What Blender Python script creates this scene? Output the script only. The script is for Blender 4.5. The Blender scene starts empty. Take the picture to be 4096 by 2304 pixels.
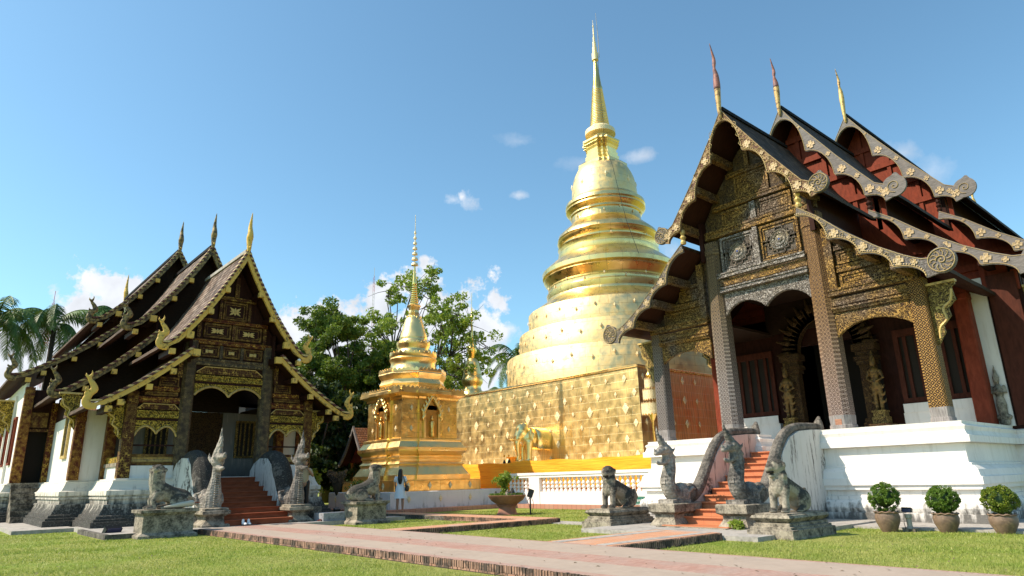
import bpy, bmesh, math, random
import numpy as np
from mathutils import Vector, Matrix, noise
random.seed(7); rng = np.random.default_rng(7)
C = bpy.context.scene.collection
PI = math.pi; rad = math.radians

# ---------------------------------------------------------------- camera
CAM = Vector((0, 0, 1.45))
CR = Vector((0.65271301, 0.75722663, -0.02394919))
CU = Vector((0.22327863, -0.16206137, 0.9611882))
CW = Vector((-0.72395606, 0.63272738, 0.27485209))
FPX = 2676.05
cam = bpy.data.cameras.new('camera'); camo = bpy.data.objects.new('camera', cam); C.objects.link(camo)
cam.sensor_width = 36; cam.lens = FPX / 4096 * 36; cam.clip_end = 3000; cam.clip_start = 0.1
camo.matrix_world = Matrix((( CR[0], CU[0], -CW[0], CAM[0]), (CR[1], CU[1], -CW[1], CAM[1]), (CR[2], CU[2], -CW[2], CAM[2]), (0, 0, 0, 1)))
bpy.context.scene.camera = camo
def at(px, py, dist):
    """real-world point seen at pixel (4096 scale) at horizontal distance dist"""
    d = (px - 2048) * CR - (py - 1152) * CU + FPX * CW
    return CAM + d * (dist / math.hypot(d.x, d.y))

# ---------------------------------------------------------------- light
S = bpy.context.scene
S.view_settings.view_transform = 'Standard'; S.view_settings.look = 'None'
S.view_settings.exposure = 0.5; S.view_settings.gamma = 1
SUN_DIR = Vector((-0.62, -1.0, 1.17)).normalized()      # towards the sun
sun = bpy.data.lights.new('sun', 'SUN'); sun.energy = 5.0; sun.angle = rad(0.53); sun.color = (1, .87, .70)
suno = bpy.data.objects.new('sun', sun); C.objects.link(suno)
suno.rotation_euler = SUN_DIR.to_track_quat('Z', 'Y').to_euler(); suno.location = (-20, -30, 40)
W = bpy.data.worlds.new('World'); S.world = W; W.use_nodes = True
wt = W.node_tree; wn = wt.nodes; wl = wt.links
for n in list(wn): wn.remove(n)
wout = wn.new('ShaderNodeOutputWorld'); bg = wn.new('ShaderNodeBackground'); wl.new(bg.outputs[0], wout.inputs[0])
bg.inputs[1].default_value = 0.105
sky = wn.new('ShaderNodeTexSky'); sky.sky_type = 'NISHITA'; sky.sun_disc = False
sky.sun_elevation = math.asin(SUN_DIR.z); sky.sun_rotation = math.atan2(SUN_DIR.x, SUN_DIR.y)
sky.altitude = 300; sky.air_density = 1.0; sky.dust_density = 0.9; sky.ozone_density = 1.0
wg = wn.new('ShaderNodeTexCoord')
def wmath(op, a, b=None, c=None, clamp=False):
    n = wn.new('ShaderNodeMath'); n.operation = op; n.use_clamp = clamp
    for i, v in enumerate((a, b, c)):
        if v is None: continue
        if hasattr(v, 'type') or hasattr(v, 'is_linked'): wl.new(v, n.inputs[i])
        else: n.inputs[i].default_value = v
    return n.outputs[0]
# clouds: placed by direction in the sky, shaped by noise
wsep = wn.new('ShaderNodeSeparateXYZ'); wl.new(wg.outputs['Generated'], wsep.inputs[0])
nz = wn.new('ShaderNodeTexNoise'); nz.inputs['Scale'].default_value = 17; nz.inputs['Detail'].default_value = 11; nz.inputs['Roughness'].default_value = .62
nz2 = wn.new('ShaderNodeTexNoise'); nz2.inputs['Scale'].default_value = 30; nz2.inputs['Detail'].default_value = 6
wl.new(wg.outputs['Generated'], nz.inputs['Vector']); wl.new(wg.outputs['Generated'], nz2.inputs['Vector'])
def cloud(px, py, rx, rz, k):
    d = at(px, py, 1.0) - CAM; d.normalize()
    side = Vector((d.y, -d.x, 0)).normalized(); upv = side.cross(d)
    out = []
    for v, r in ((side, rx), (upv, rz)):
        dp = wn.new('ShaderNodeVectorMath'); dp.operation = 'DOT_PRODUCT'; wl.new(wg.outputs['Generated'], dp.inputs[0]); dp.inputs[1].default_value = v
        q = wmath('DIVIDE', dp.outputs['Value'], r); out.append(wmath('MULTIPLY', q, q))
    fw = wn.new('ShaderNodeVectorMath'); fw.operation = 'DOT_PRODUCT'; wl.new(wg.outputs['Generated'], fw.inputs[0]); fw.inputs[1].default_value = d
    m = wmath('SUBTRACT', 1.0, wmath('SQRT', wmath('ADD', out[0], out[1])))
    m = wmath('ADD', m, wmath('MULTIPLY', wmath('SUBTRACT', nz.outputs[0], .52), 3.6))
    m = wmath('MULTIPLY', m, k, clamp=True)
    return wmath('MULTIPLY', m, wmath('GREATER_THAN', fw.outputs['Value'], .5))
mask = None
for a in ((1700, 1260, .105, .06, 4), (1870, 1440, .075, .09, 3.5), (1290, 1310, .07, .04, 4), (1440, 1390, .10, .07, 4), (470, 1150, .062, .032, 4), (410, 1260, .07, .05, 3), (110, 1470, .13, .08, 3), (1990, 1345, .045, .022, 1.5), (60, 1370, .05, .05, 2.5),
          (1815, 800, .036, .017, 1.0), (1845, 790, .012, .014, 1.6), (2565, 625, .028, .011, .5), (2080, 780, .018, .007, .6), (2080, 565, .035, .012, .25), (3600, 612, .026, .016, .45), (3740, 685, .035, .02, .3), (2320, 655, .025, .012, .2), (2690, 1000, .02, .02, .4)):
    c = cloud(*a); mask = c if mask is None else wmath('MAXIMUM', mask, c)
csh = wn.new('ShaderNodeMapRange'); wl.new(nz2.outputs[0], csh.inputs[0]); csh.inputs[1].default_value = .3; csh.inputs[2].default_value = .7; csh.inputs[3].default_value = 5.6; csh.inputs[4].default_value = 7.4
ccol = wn.new('ShaderNodeVectorMath'); ccol.operation = 'SCALE'; ccol.inputs[0].default_value = (.93, .97, 1.04); wl.new(csh.outputs[0], ccol.inputs['Scale'])
wmx = wn.new('ShaderNodeMix'); wmx.data_type = 'RGBA'; wl.new(mask, wmx.inputs[0]); wtint = wn.new('ShaderNodeMix'); wtint.data_type = 'RGBA'; wtint.blend_type = 'MULTIPLY'; wtint.inputs[0].default_value = 1; wl.new(sky.outputs[0], wtint.inputs[6]); wtint.inputs[7].default_value = (1.14, 1.52, 1.48, 1); wl.new(wtint.outputs[2], wmx.inputs[6]); wl.new(ccol.outputs[0], wmx.inputs[7])
wl.new(wmx.outputs[2], bg.inputs[0])

# ---------------------------------------------------------------- materials
class Mat:
    def __init__(s, name, col=(.5, .5, .5), rough=.7, metal=0.0, spec=.4):
        s.m = bpy.data.materials.new(name); s.m.use_nodes = True; s.nt = s.m.node_tree; s.b = s.nt.nodes['Principled BSDF']
        s.b.inputs['Base Color'].default_value = (*col, 1); s.b.inputs['Roughness'].default_value = rough
        s.b.inputs['Metallic'].default_value = metal; s.b.inputs['Specular IOR Level'].default_value = spec
        s.tc = s.nt.nodes.new('ShaderNodeTexCoord'); s.vec = s.tc.outputs['Object']; s.c = s.rgb(col); s.h = None
    def N(s, t, **k):
        n = s.nt.nodes.new(t)
        for a, v in k.items(): setattr(n, a, v)
        return n
    def L(s, a, b): s.nt.links.new(a, b)
    def inp(s, n, i, v):
        if isinstance(v, bpy.types.NodeSocket): s.L(v, n.inputs[i])
        elif v is not None: n.inputs[i].default_value = v
    def rgb(s, c): n = s.N('ShaderNodeRGB'); n.outputs[0].default_value = (*c, 1); return n.outputs[0]
    def math(s, op, a, b=None, clamp=False):
        n = s.N('ShaderNodeMath', operation=op, use_clamp=clamp); s.inp(n, 0, a); s.inp(n, 1, b); return n.outputs[0]
    def scaled(s, v, sc):
        n = s.N('ShaderNodeMapping'); s.L(v, n.inputs[0]); n.inputs['Scale'].default_value = sc; return n.outputs[0]
    def noise(s, scale, detail=5, rough=.55, vec=None, dist=0):
        n = s.N('ShaderNodeTexNoise'); s.L(vec or s.vec, n.inputs['Vector']); n.inputs['Scale'].default_value = scale
        n.inputs['Detail'].default_value = detail; n.inputs['Roughness'].default_value = rough; n.inputs['Distortion'].default_value = dist; return n.outputs[0]
    def voro(s, scale, feat='DISTANCE_TO_EDGE', vec=None, rnd=1.0, out=0):
        n = s.N('ShaderNodeTexVoronoi', feature=feat); s.L(vec or s.vec, n.inputs['Vector']); n.inputs['Scale'].default_value = scale
        n.inputs['Randomness'].default_value = rnd; return n.outputs[out]
    def ramp(s, f, a, b, lo=0.0, hi=1.0):
        n = s.N('ShaderNodeMapRange'); n.clamp = True; s.L(f, n.inputs[0]); n.inputs[1].default_value = a; n.inputs[2].default_value = b
        n.inputs[3].default_value = lo; n.inputs[4].default_value = hi; return n.outputs[0]
    def mix(s, f, a, b, mode='MIX'):
        n = s.N('ShaderNodeMix', data_type='RGBA', blend_type=mode)
        s.inp(n, 0, f)
        for i, v in ((6, a), (7, b)):
            if isinstance(v, tuple): n.inputs[i].default_value = (*v, 1)
            else: s.L(v, n.inputs[i])
        return n.outputs[2]
    def lay(s, f, col): s.c = s.mix(f, s.c, col); return s
    def bump(s, h, strength=.5, dist=.02):
        n = s.N('ShaderNodeBump'); s.L(h, n.inputs['Height']); n.inputs['Strength'].default_value = strength; n.inputs['Distance'].default_value = dist
        if s.h is not None: s.L(s.h, n.inputs['Normal'])
        s.h = n.outputs[0]; return s
    def xyz(s, v=None):
        n = s.N('ShaderNodeSeparateXYZ'); s.L(v or s.vec, n.inputs[0]); return n.outputs
    def comb(s, x, y, z=0.0):
        n = s.N('ShaderNodeCombineXYZ'); s.inp(n, 0, x); s.inp(n, 1, y); s.inp(n, 2, z); return n.outputs[0]
    def brick(s, vec, w, h, mortar=.02, off=.5, sq=1):
        n = s.N('ShaderNodeTexBrick'); s.L(vec, n.inputs['Vector']); n.inputs['Scale'].default_value = 1; n.inputs['Brick Width'].default_value = w
        n.inputs['Row Height'].default_value = h; n.inputs['Mortar Size'].default_value = mortar; n.offset = off; n.inputs['Mortar Smooth'].default_value = .3
        n.inputs['Color1'].default_value = (0, 0, 0, 1); n.inputs['Color2'].default_value = (1, 1, 1, 1); n.inputs['Mortar'].default_value = (.5, .5, .5, 1)
        return n.outputs['Color'], n.outputs['Fac']
    def done(s, rough=None):
        s.L(s.c, s.b.inputs['Base Color'])
        if s.h is not None: s.L(s.h, s.b.inputs['Normal'])
        if rough is not None: s.L(rough, s.b.inputs['Roughness'])
        return s.m

def plaster(name, base=(.80, .78, .74), z0=.1, z1=.7, amt=.9, patch=.25, pink=0, drip=0):
    """limewashed plaster; black mould climbing from the ground and in patches, drips"""
    M = Mat(name, base, .9, 0, .15)
    x, y, z = M.xyz()
    n1 = M.noise(.9, 6, .6); n2 = M.noise(7, 6, .65); n3 = M.noise(2.2, 5, .6, vec=M.scaled(M.vec, (3, 3, .35)))
    M.lay(M.ramp(n1, .35, .75, 0, .55), tuple(c * .86 for c in base))
    if pink: M.lay(M.ramp(M.noise(1.3, 4), .4, .65, 0, pink), (.62, .42, .36))
    M.lay(M.ramp(n3, .52, .72, 0, .45), (.50, .45, .38))
    if drip: dn = M.math('MULTIPLY', M.ramp(M.noise(2.6, 5, .7, vec=M.scaled(M.vec, (3.2, 3.2, .35))), .54, .66, 0, drip), M.ramp(M.noise(14, 4), .3, .5, .35, 1)); M.lay(dn, (.06, .045, .04))
    hgt = M.math('ADD', z, M.math('MULTIPLY', M.math('SUBTRACT', n3, .5), -1.6)); hgt = M.math('ADD', hgt, M.math('MULTIPLY', M.math('SUBTRACT', n2, .5), -.5))
    f = M.ramp(hgt, z0, z1, amt, 0)
    pt = M.math('MULTIPLY', M.ramp(n1, .55, .68, 0, 1), M.ramp(n2, .42, .6, 0, patch * 3), clamp=True)
    f2 = M.math('MAXIMUM', f, M.math('MULTIPLY', pt, patch * 2.4, clamp=True))
    M.lay(f2, (.035, .034, .032)); M.lay(M.math('MULTIPLY', f2, M.ramp(M.noise(18, 3), .52, .7, 0, .6)), (.30, .28, .25))
    M.bump(n2, .35, .015); M.bump(M.noise(40, 3), .15, .004)
    return M.done()
def oldstone(name, light=(.36, .33, .28), dark=(.03, .03, .028), thr=.5, scale=1.0, scales=False, up=0.0):
    M = Mat(name, light, .9, 0, .15)
    n1 = M.noise(2.6 * scale, 7, .66); n2 = M.noise(14 * scale, 5, .6)
    M.lay(M.ramp(n2, .4, .7, 0, .5), tuple(c * .55 for c in light))
    g = M.N('ShaderNodeNewGeometry'); gx = M.xyz(g.outputs['Normal'])
    f = M.math('ADD', n1, M.math('MULTIPLY', gx[2], up)); f = M.math('ADD', f, M.math('MULTIPLY', M.math('SUBTRACT', n2, .5), .35))
    M.lay(M.ramp(f, thr - .12, thr + .14, 0, .9), dark)
    M.lay(M.ramp(M.noise(30 * scale, 3), .60, .7, 0, .35), (.45, .43, .36))
    if scales:
        M.bump(M.voro(11, 'F1', M.scaled(M.vec, (1, 1, 1.0)), .45), .9, .03)
    M.bump(n2, .5, .02); M.bump(M.noise(60, 3), .3, .005)
    return M.done()
def wood(name, col=(.09, .05, .03), dark=.4, rough=.6, stretch=(1, 1, 6), worn=0, wcol=(.3, .27, .24)):
    M = Mat(name, col, max(rough, .65), 0, .12)
    n = M.noise(5, 6, .6, vec=M.scaled(M.vec, stretch), dist=.3)
    M.lay(M.ramp(n, .35, .65, 0, .8), tuple(c * dark for c in col))
    if worn: M.lay(M.ramp(M.noise(3, 5), .5, .7, 0, worn), wcol)
    M.bump(n, .3, .01)
    return M.done()
def carved(name, ground=(.05, .03, .02), gold=(.50, .36, .13), grey=(.38, .35, .33), greyamt=.5, scale=9.0, zs=1.0, kind='cells', metal=.25, line=.10, greyz=None, depth=.03):
    """shallow carved relief: gilded or weathered ridges over a dark ground"""
    M = Mat(name, gold, .62, metal, .15); metal = min(metal, .15)
    v = M.scaled(M.vec, (1, 1, zs))
    wob = M.N('ShaderNodeMixRGB'); wob.blend_type = 'ADD'; nn = M.N('ShaderNodeTexNoise'); nn.inputs['Scale'].default_value = 3 * scale / 6; M.L(v, nn.inputs['Vector'])
    wob.inputs[0].default_value = .06 if kind == 'cells' else .02; M.L(v, wob.inputs[1]); M.L(nn.outputs['Color'], wob.inputs[2]); v2 = wob.outputs[0]
    if kind == 'cells':
        e1 = M.voro(scale, 'DISTANCE_TO_EDGE', v2, .75); r1 = M.ramp(e1, line * .5, line * 1.1, 1, 0)
        d1 = M.voro(scale, 'F1', v2, .75); ring = M.ramp(M.math('ABSOLUTE', M.math('SUBTRACT', d1, .26)), .05, .10, 1, 0)
        dot = M.ramp(d1, .06, .12, 1, 0); r = M.math('MAXIMUM', M.math('MAXIMUM', r1, ring), dot)
    elif kind == 'scroll':
        n1 = M.noise(scale * .55, 1.5, .5, v, 1.4); n2 = M.noise(scale * 1.3, 1, .5, v, .8)
        r1 = M.ramp(M.math('ABSOLUTE', M.math('SUBTRACT', M.math('FRACT', M.math('MULTIPLY', n1, 5.0)), .5)), .12, .26, 1, 0)
        r2 = M.ramp(M.math('ABSOLUTE', M.math('SUBTRACT', n2, .5)), .015, .05, .8, 0); r = M.math('MAXIMUM', r1, r2)
    elif kind == 'chain':
        d1 = M.voro(scale, 'F1', v, .0); e1 = M.voro(scale, 'DISTANCE_TO_EDGE', v, .0)
        r = M.math('MAXIMUM', M.ramp(M.math('ABSOLUTE', M.math('SUBTRACT', d1, .40)), .05, .09, 1, 0), M.math('MAXIMUM', M.ramp(d1, .13, .18, 1, 0), M.ramp(e1, .03, .06, 1, 0)))
        r = M.math('MULTIPLY', r, M.ramp(M.noise(scale * 3, 2), .3, .45, .45, 1))
    elif kind == 'lattice':
        x, y, z = M.xyz(v2); h = M.math('ADD', x, y)
        a = M.math('ABSOLUTE', M.math('SINE', M.math('MULTIPLY', M.math('ADD', h, z), scale))); b = M.math('ABSOLUTE', M.math('SINE', M.math('MULTIPLY', M.math('SUBTRACT', h, z), scale)))
        r = M.math('MAXIMUM', M.ramp(M.math('MINIMUM', a, b), .15, .35, 1, 0), M.ramp(M.math('MINIMUM', a, b), .82, .92, 0, 1))
    M.lay(M.ramp(M.noise(14, 4), .4, .7, 0, .55), tuple(c * .45 for c in gold))
    gf = M.ramp(M.noise(.8, 4, .5), .5 - (greyamt - .5) * .6 - .08, .5 - (greyamt - .5) * .6 + .1, 0, .9)
    if greyz: gf = M.math('MAXIMUM', M.ramp(M.xyz()[2], greyz[0], greyz[1], 1, 0), M.math('MULTIPLY', gf, greyz[2]))
    M.lay(gf, grey)
    M.c = M.mix(M.ramp(r, .25, .6, 1, 0), M.c, ground)
    M.L(M.math('MULTIPLY', M.math('SUBTRACT', 1.0, gf), M.math('MULTIPLY', r, metal)), M.b.inputs['Metallic'])
    M.bump(r, .9, depth)
    return M.done()
def stencil(name, ground=(.07, .022, .015), gold=(.55, .38, .10), scale=9.0, worn=.4, metal=.5):
    """gold leaf stencilled on lacquer"""
    M = Mat(name, ground, .6, 0, .15); metal = min(metal, .12)
    M.lay(M.ramp(M.noise(3, 5), .45, .7, 0, .7), tuple(c * .5 for c in ground))
    d = M.voro(scale, 'F1', None, .25); e = M.voro(scale, 'DISTANCE_TO_EDGE', None, .25)
    r = M.math('MAXIMUM', M.ramp(M.math('ABSOLUTE', M.math('SUBTRACT', d, .3)), .03, .07, 1, 0), M.math('MAXIMUM', M.ramp(d, .1, .16, 1, 0), M.ramp(e, .03, .06, 1, 0)))
    r = M.math('MULTIPLY', r, M.ramp(M.noise(5, 5), .5 - .3 * (1 - worn), .62, 1, 0) if worn else 1.0)
    M.lay(r, gold); M.L(M.math('MULTIPLY', r, metal), M.b.inputs['Metallic']); M.bump(r, .3, .01)
    return M.done()
def goldmetal(name, col=(1.0, .70, .24), rough=.28, brick=None, cyl=False, var=.5, streak=.0, bumpy=.25, metal=1.0):
    M = Mat(name, col, rough, metal)
    x, y, z = M.xyz()
    M.lay(M.ramp(M.noise(1.4, 5), .4, .72, 0, var), tuple(c * k for c, k in zip(col, (.72, .62, .5))))
    rg = M.ramp(M.noise(2.2, 5), .3, .7, rough * .75, rough * 1.4)
    if brick:
        if cyl: u = M.math('MULTIPLY', M.math('ARCTAN2', y, x), cyl)
        else: u = M.math('ADD', x, y)
        bv = M.comb(u, z)
        col_, fac = M.brick(bv, brick[0], brick[1], .012)
        M.c = M.mix(M.ramp(M.math('MULTIPLY', M.xyz(col_)[0], 1.0), 0, 1, 0, .16), M.c, tuple(c * k for c, k in zip(col, (.62, .55, .42))))
        M.lay(M.math('MULTIPLY', fac, M.ramp(M.noise(2.5, 3), .35, .6, .3, .95)), (1, .88, .55) if streak else (.45, .30, .12))
        M.bump(M.math('MULTIPLY', fac, -1.0), .25, .02)
    if streak:
        st = M.noise(3.2, 4, .7, vec=M.scaled(M.vec, (3.6, 3.6, .05)))
        M.lay(M.ramp(st, .42, .66, 0, streak), (.36, .27, .13))
        rg = M.math('ADD', rg, M.ramp(st, .45, .65, 0, .15))
    if bumpy: M.bump(M.noise(1.7, 3), bumpy, .18); M.bump(M.noise(9, 3), bumpy * .5, .02)
    else: M.bump(M.noise(.6, 2), .04, .3)
    return M.done(rg)
def tiles(name, base=(.055, .035, .028), alt=(.16, .12, .10), w=.16, h=.12):
    M = Mat(name, base, .7)
    uv = M.tc.outputs['UV']
    M.b.inputs['Specular IOR Level'].default_value = .12; c, f = M.brick(uv, w, h, .012); cr = M.xyz(c)[0]
    M.lay(M.ramp(cr, .2, .9, 0, .7), alt); M.lay(M.ramp(M.noise(1.2, 6), .45, .7, 0, .7), (.03, .028, .025)); M.lay(f, (.012, .01, .01))
    wv = M.math('FRACT', M.math('DIVIDE', M.xyz(uv)[1], h)); M.lay(M.ramp(wv, .62, .95, 0, .85), tuple(c * .25 for c in base))
    M.bump(wv, .9, .03); M.bump(M.math('MULTIPLY', f, -1.0), .6, .02)
    return M.done()

m_white = plaster('white_plaster_clean', (.80, .755, .71), .18, .60, .85, .10)
m_whitewall = plaster('white_plaster_wall', (.76, .72, .68), -5, -4, 0, .05)
m_mossy = plaster('white_plaster_mossy', (.68, .63, .55), .75, 1.35, .97, .38)
m_pinkwall = plaster('pink_stained_plaster', (.66, .53, .47), -3, -2, 0, .55, .6, .95)
m_stain = plaster('black_stained_plaster', (.62, .60, .57), .1, .5, .9, .6, 0, .95)
m_chediwhite = plaster('chedi_plinth_plaster', (.72, .69, .68), .1, .3, .25, .03)
m_concrete = oldstone('concrete_slab', (.40, .37, .34), (.16, .15, .14), .62, .6)
m_slabdark = oldstone('dark_slab_edge', (.20, .18, .16), (.05, .045, .04), .45, 1)
m_lion = oldstone('lion_stone', (.38, .335, .27), (.03, .028, .025), .52, 1.1, up=.40)
m_liondark = oldstone('dark_lion_stone', (.36, .31, .25), (.024, .022, .02), .45, 1.1, up=.3)
m_naga = oldstone('naga_stone', (.38, .34, .295), (.06, .055, .05), .55, 1.0, scales=True, up=.10)
m_rail = oldstone('brown_stone_rail', (.20, .175, .15), (.055, .05, .045), .52, 1.6, scales=True, up=.0)
m_nagadark = oldstone('dark_naga_stone', (.30, .27, .24), (.045, .042, .04), .47, 1.0, scales=True, up=.10)
m_ped = oldstone('pedestal_stone', (.37, .32, .25), (.04, .036, .03), .50, 1.6, up=-.05)
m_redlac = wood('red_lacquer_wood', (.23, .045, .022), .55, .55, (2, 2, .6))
m_darkred = wood('dark_red_wood', (.038, .012, .008), .5, .6, (2, 2, .6))  # red wood, colour lowered further to deepen the shade inside the porch
m_soffit = wood('soffit_boards', (.05, .018, .010), .4, .7, (1, 7, 1))
m_black = wood('dark_timber', (.03, .016, .010), .5, .6)
m_winred = wood('shade_darkened_red_wood', (.085, .024, .014), .5, .6, (2, 2, .6))  # red wood with the shade of eaves and porch put into its colour
m_grey = wood('weathered_grey_timber', (.22, .20, .19), .45, .8, (1.2, 1.2, 7), .5, (.24, .20, .18))
m_porchwall = plaster('shade_darkened_plaster', (.19, .18, .17), 1.8, 2.4, .5, .2)  # plaster darkened in its colour to stand in for the porch's shade
m_greyplain = wood('grey_timber_foot', (.33, .30, .29), .35, .85, (9, 9, .7), .4, (.40, .27, .20))
m_carve = carved('carved_gilded_wood', kind='scroll', greyamt=.45, scale=13, gold=(.44, .26, .075), ground=(.035, .018, .010), grey=(.22, .17, .135), line=.13)
m_carvegrey = carved('carved_grey_wood', kind='scroll', greyamt=.8, scale=13, gold=(.34, .24, .10), ground=(.06, .048, .04), grey=(.38, .345, .325), line=.15)
m_pillar = carved('carved_pillar_wood', kind='chain', greyamt=.35, scale=9, zs=.8, line=.14, ground=(.065, .05, .044), gold=(.30, .21, .11), grey=(.33, .29, .275), greyz=(4.4, 7.6, .35))
m_pillarR = carved('carved_pillar_wood_gilded', kind='chain', greyamt=.3, scale=9, zs=.8, line=.14, gold=(.34, .20, .085), grey=(.38, .29, .26), ground=(.075, .042, .03), greyz=(3.0, 6.8, .3))
m_lattice = carved('lattice_carved_wood', kind='lattice', scale=19, ground=(.05, .027, .015), gold=(.44, .25, .075), greyamt=.1, grey=(.4, .36, .32))
m_board = carved('bargeboard_carved', kind='scroll', ground=(.11, .05, .038), gold=(.30, .20, .10), grey=(.17, .14, .13), greyamt=.3, scale=7, line=.05, metal=.1)
m_panel = carved('carved_panel_wood', kind='scroll', ground=(.045, .03, .022), gold=(.22, .14, .05), grey=(.14, .11, .095), greyamt=.5, scale=12)
m_dim = carved('carved_bracket_gilding', kind='scroll', ground=(.05, .03, .018), gold=(.45, .32, .10), greyamt=.1, scale=14)  # gilded scroll carving over a dark brown ground
m_inner = carved('shade_darkened_gilding', kind='scroll', ground=(.03, .015, .01), gold=(.13, .075, .028), greyamt=.0, scale=14, metal=.1)  # doorway gilding, darkened to carry the shade of the porch
m_goldtrim = Mat('old_gold_paint', (.58, .40, .14), .5, .35); m_goldtrim.lay(m_goldtrim.ramp(m_goldtrim.noise(9, 4), .5, .66, 0, .7), (.2, .14, .07)); m_goldtrim = m_goldtrim.done()
_M = Mat('cream_gilt_paint', (.68, .43, .10), .6, .05, .2); _M.lay(_M.ramp(_M.noise(7, 5), .55, .68, 0, .9), (.06, .045, .03)); _M.lay(_M.ramp(_M.noise(2, 4), .45, .7, 0, .4), (.42, .33, .14)); m_gilt = _M.done()
m_giltworn = Mat('worn_gilt_paint', (.30, .21, .08), .6, .15); m_giltworn.lay(m_giltworn.ramp(m_giltworn.noise(6, 6, .7), .42, .58, 0, .95), (.035, .028, .02)); m_giltworn = m_giltworn.done()
m_sten = stencil('stencilled_lacquer', (.085, .018, .009), (.68, .40, .07), 9)
m_sten2 = stencil('stencilled_lacquer_fine', (.06, .020, .009), (.66, .42, .09), 11, .2)
m_stengrey = stencil('worn_stencilled_grey', (.060, .042, .030), (.34, .24, .10), 11, .3, .2)
m_relief = carved('gold_relief', kind='scroll', ground=(.06, .04, .012), gold=(.62, .42, .07), greyamt=-.4, scale=9, metal=.4, line=.16)
m_tileR = tiles('dark_roof_tiles', (.045, .028, .02), (.13, .085, .065), .22, .24)
m_tileL = tiles('brown_roof_tiles', (.12, .075, .055), (.42, .32, .26), .24, .25)
m_tileedge = Mat('striped_tile_edge', (.10, .03, .025), .6); _x = m_tileedge.xyz(); _w = m_tileedge.math('FRACT', m_tileedge.math('MULTIPLY', _x[2], 5.0)); m_tileedge.lay(m_tileedge.ramp(_w, .55, .6, 0, 1), (.5, .37, .16)); m_tileedge = m_tileedge.done()
m_terra = Mat('orange_tile_steps', (.52, .19, .085), .55)
_x = m_terra.xyz(); _c, _f = m_terra.brick(m_terra.comb(m_terra.math('ADD', _x[0], m_terra.math('MULTIPLY', _x[1], .0)), _x[2]), .3, 3.0, .004, 0); m_terra.lay(m_terra.ramp(m_terra.noise(2, 5), .4, .7, 0, .5), (.36, .10, .04)); m_terra.lay(_f, (.25, .08, .04)); m_terra = m_terra.done()
m_terradark = wood('brown_red_steps', (.30, .085, .04), .6, .6, (.6, 3, 3))
def brickmat(name, w, h, mort, base=(.34, .16, .11), soot=.5, floor=False):
    M = Mat(name, base, .85); x, y, z = M.xyz()
    v = M.comb(M.math('ADD', x, y) if not floor else x, z if not floor else y)
    c, f = M.brick(v, w, h, mort); cr = M.xyz(c)[0]
    M.lay(M.ramp(cr, 0, 1, 0, .5), (.44, .27, .20)); M.lay(M.ramp(M.noise(2.6, 6, .7), .62 - soot * .3, .74 - soot * .3, 0, .9), (.05, .04, .033)); M.lay(f, (.06, .045, .035))
    M.bump(M.math('MULTIPLY', f, -1.0), .8, .015); M.bump(M.noise(25, 4), .3, .01); return M.done()
m_brickface = brickmat('brick_header_course', .24, 2.0, .012, (.34, .18, .12), .55)
m_soldier = brickmat('brick_soldier_course', .062, 2.0, .009, (.32, .18, .125), .55)
m_redtile = brickmat('terracotta_curb_tile', .31, 2.0, .006, (.44, .20, .14), -.3)
M = Mat('path_paving', (.37, .295, .24), .9, 0, .15); _x = M.xyz(); yy = _x[1]
n_ = M.noise(1.1, 6, .6); M.lay(M.ramp(n_, .4, .7, 0, .6), (.29, .235, .195)); M.lay(M.ramp(M.noise(9, 5), .45, .7, 0, .35), (.44, .36, .30))
band = M.math('MAXIMUM', M.ramp(M.math('ABSOLUTE', M.math('SUBTRACT', yy, 8.75)), .40, .43, 1, 0), M.math('MAXIMUM', M.ramp(yy, 7.42, 7.45, 1, 0), M.ramp(yy, 10.36, 10.39, 0, 1)))
c_, f_ = M.brick(M.comb(_x[1], _x[0]), .24, .07, .008); bc = M.mix(M.xyz(c_)[0], (.34, .19, .15), (.43, .27, .22)); bc = M.mix(M.ramp(n_, .4, .65, 0, .75), bc, (.37, .29, .25)); bc = M.mix(M.math('MULTIPLY', f_, .6), bc, (.25, .14, .11))
M.c = M.mix(band, M.c, bc); M.bump(M.noise(30, 4), .25, .006); M.bump(M.math('MULTIPLY', f_, M.math('MULTIPLY', band, -1.0)), .4, .006)
M.lay(M.ramp(M.voro(.55, 'DISTANCE_TO_EDGE'), .0, .012, .0, 0), (.2, .18, .16)); m_path = M.done()
M = Mat('side_path_paving', (.50, .24, .13), .85); _x = M.xyz(); c_, f_ = M.brick(M.comb(_x[0], _x[1]), .24, .07, .007); M.lay(M.ramp(M.xyz(c_)[0], 0, 1, 0, .6), (.62, .33, .20)); M.lay(M.ramp(M.noise(1.6, 5), .5, .7, 0, .7), (.44, .36, .31)); M.lay(M.math('MULTIPLY', f_, .7), (.22, .12, .08)); M.bump(M.noise(30, 3), .2, .005); m_sidepath = M.done()
M = Mat('lawn', (.20, .27, .035), .9, 0, .15); n1_ = M.noise(.55, 6, .62); n2_ = M.noise(6, 6, .7); n3_ = M.noise(45, 3, .7)
M.lay(M.ramp(n1_, .40, .58, 0, .85), (.34, .33, .09)); M.lay(M.ramp(M.noise(.23, 4), .5, .66, 0, .6), (.32, .31, .10)); M.lay(M.ramp(n2_, .42, .62, 0, .5), (.13, .20, .02)); M.lay(M.ramp(n3_, .5, .66, 0, .6), (.36, .36, .12)); M.lay(M.ramp(n3_, .32, .42, .5, 0), (.08, .13, .015))
M.bump(n3_, .9, .03); M.bump(n2_, .5, .04); m_lawn = M.done()
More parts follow.
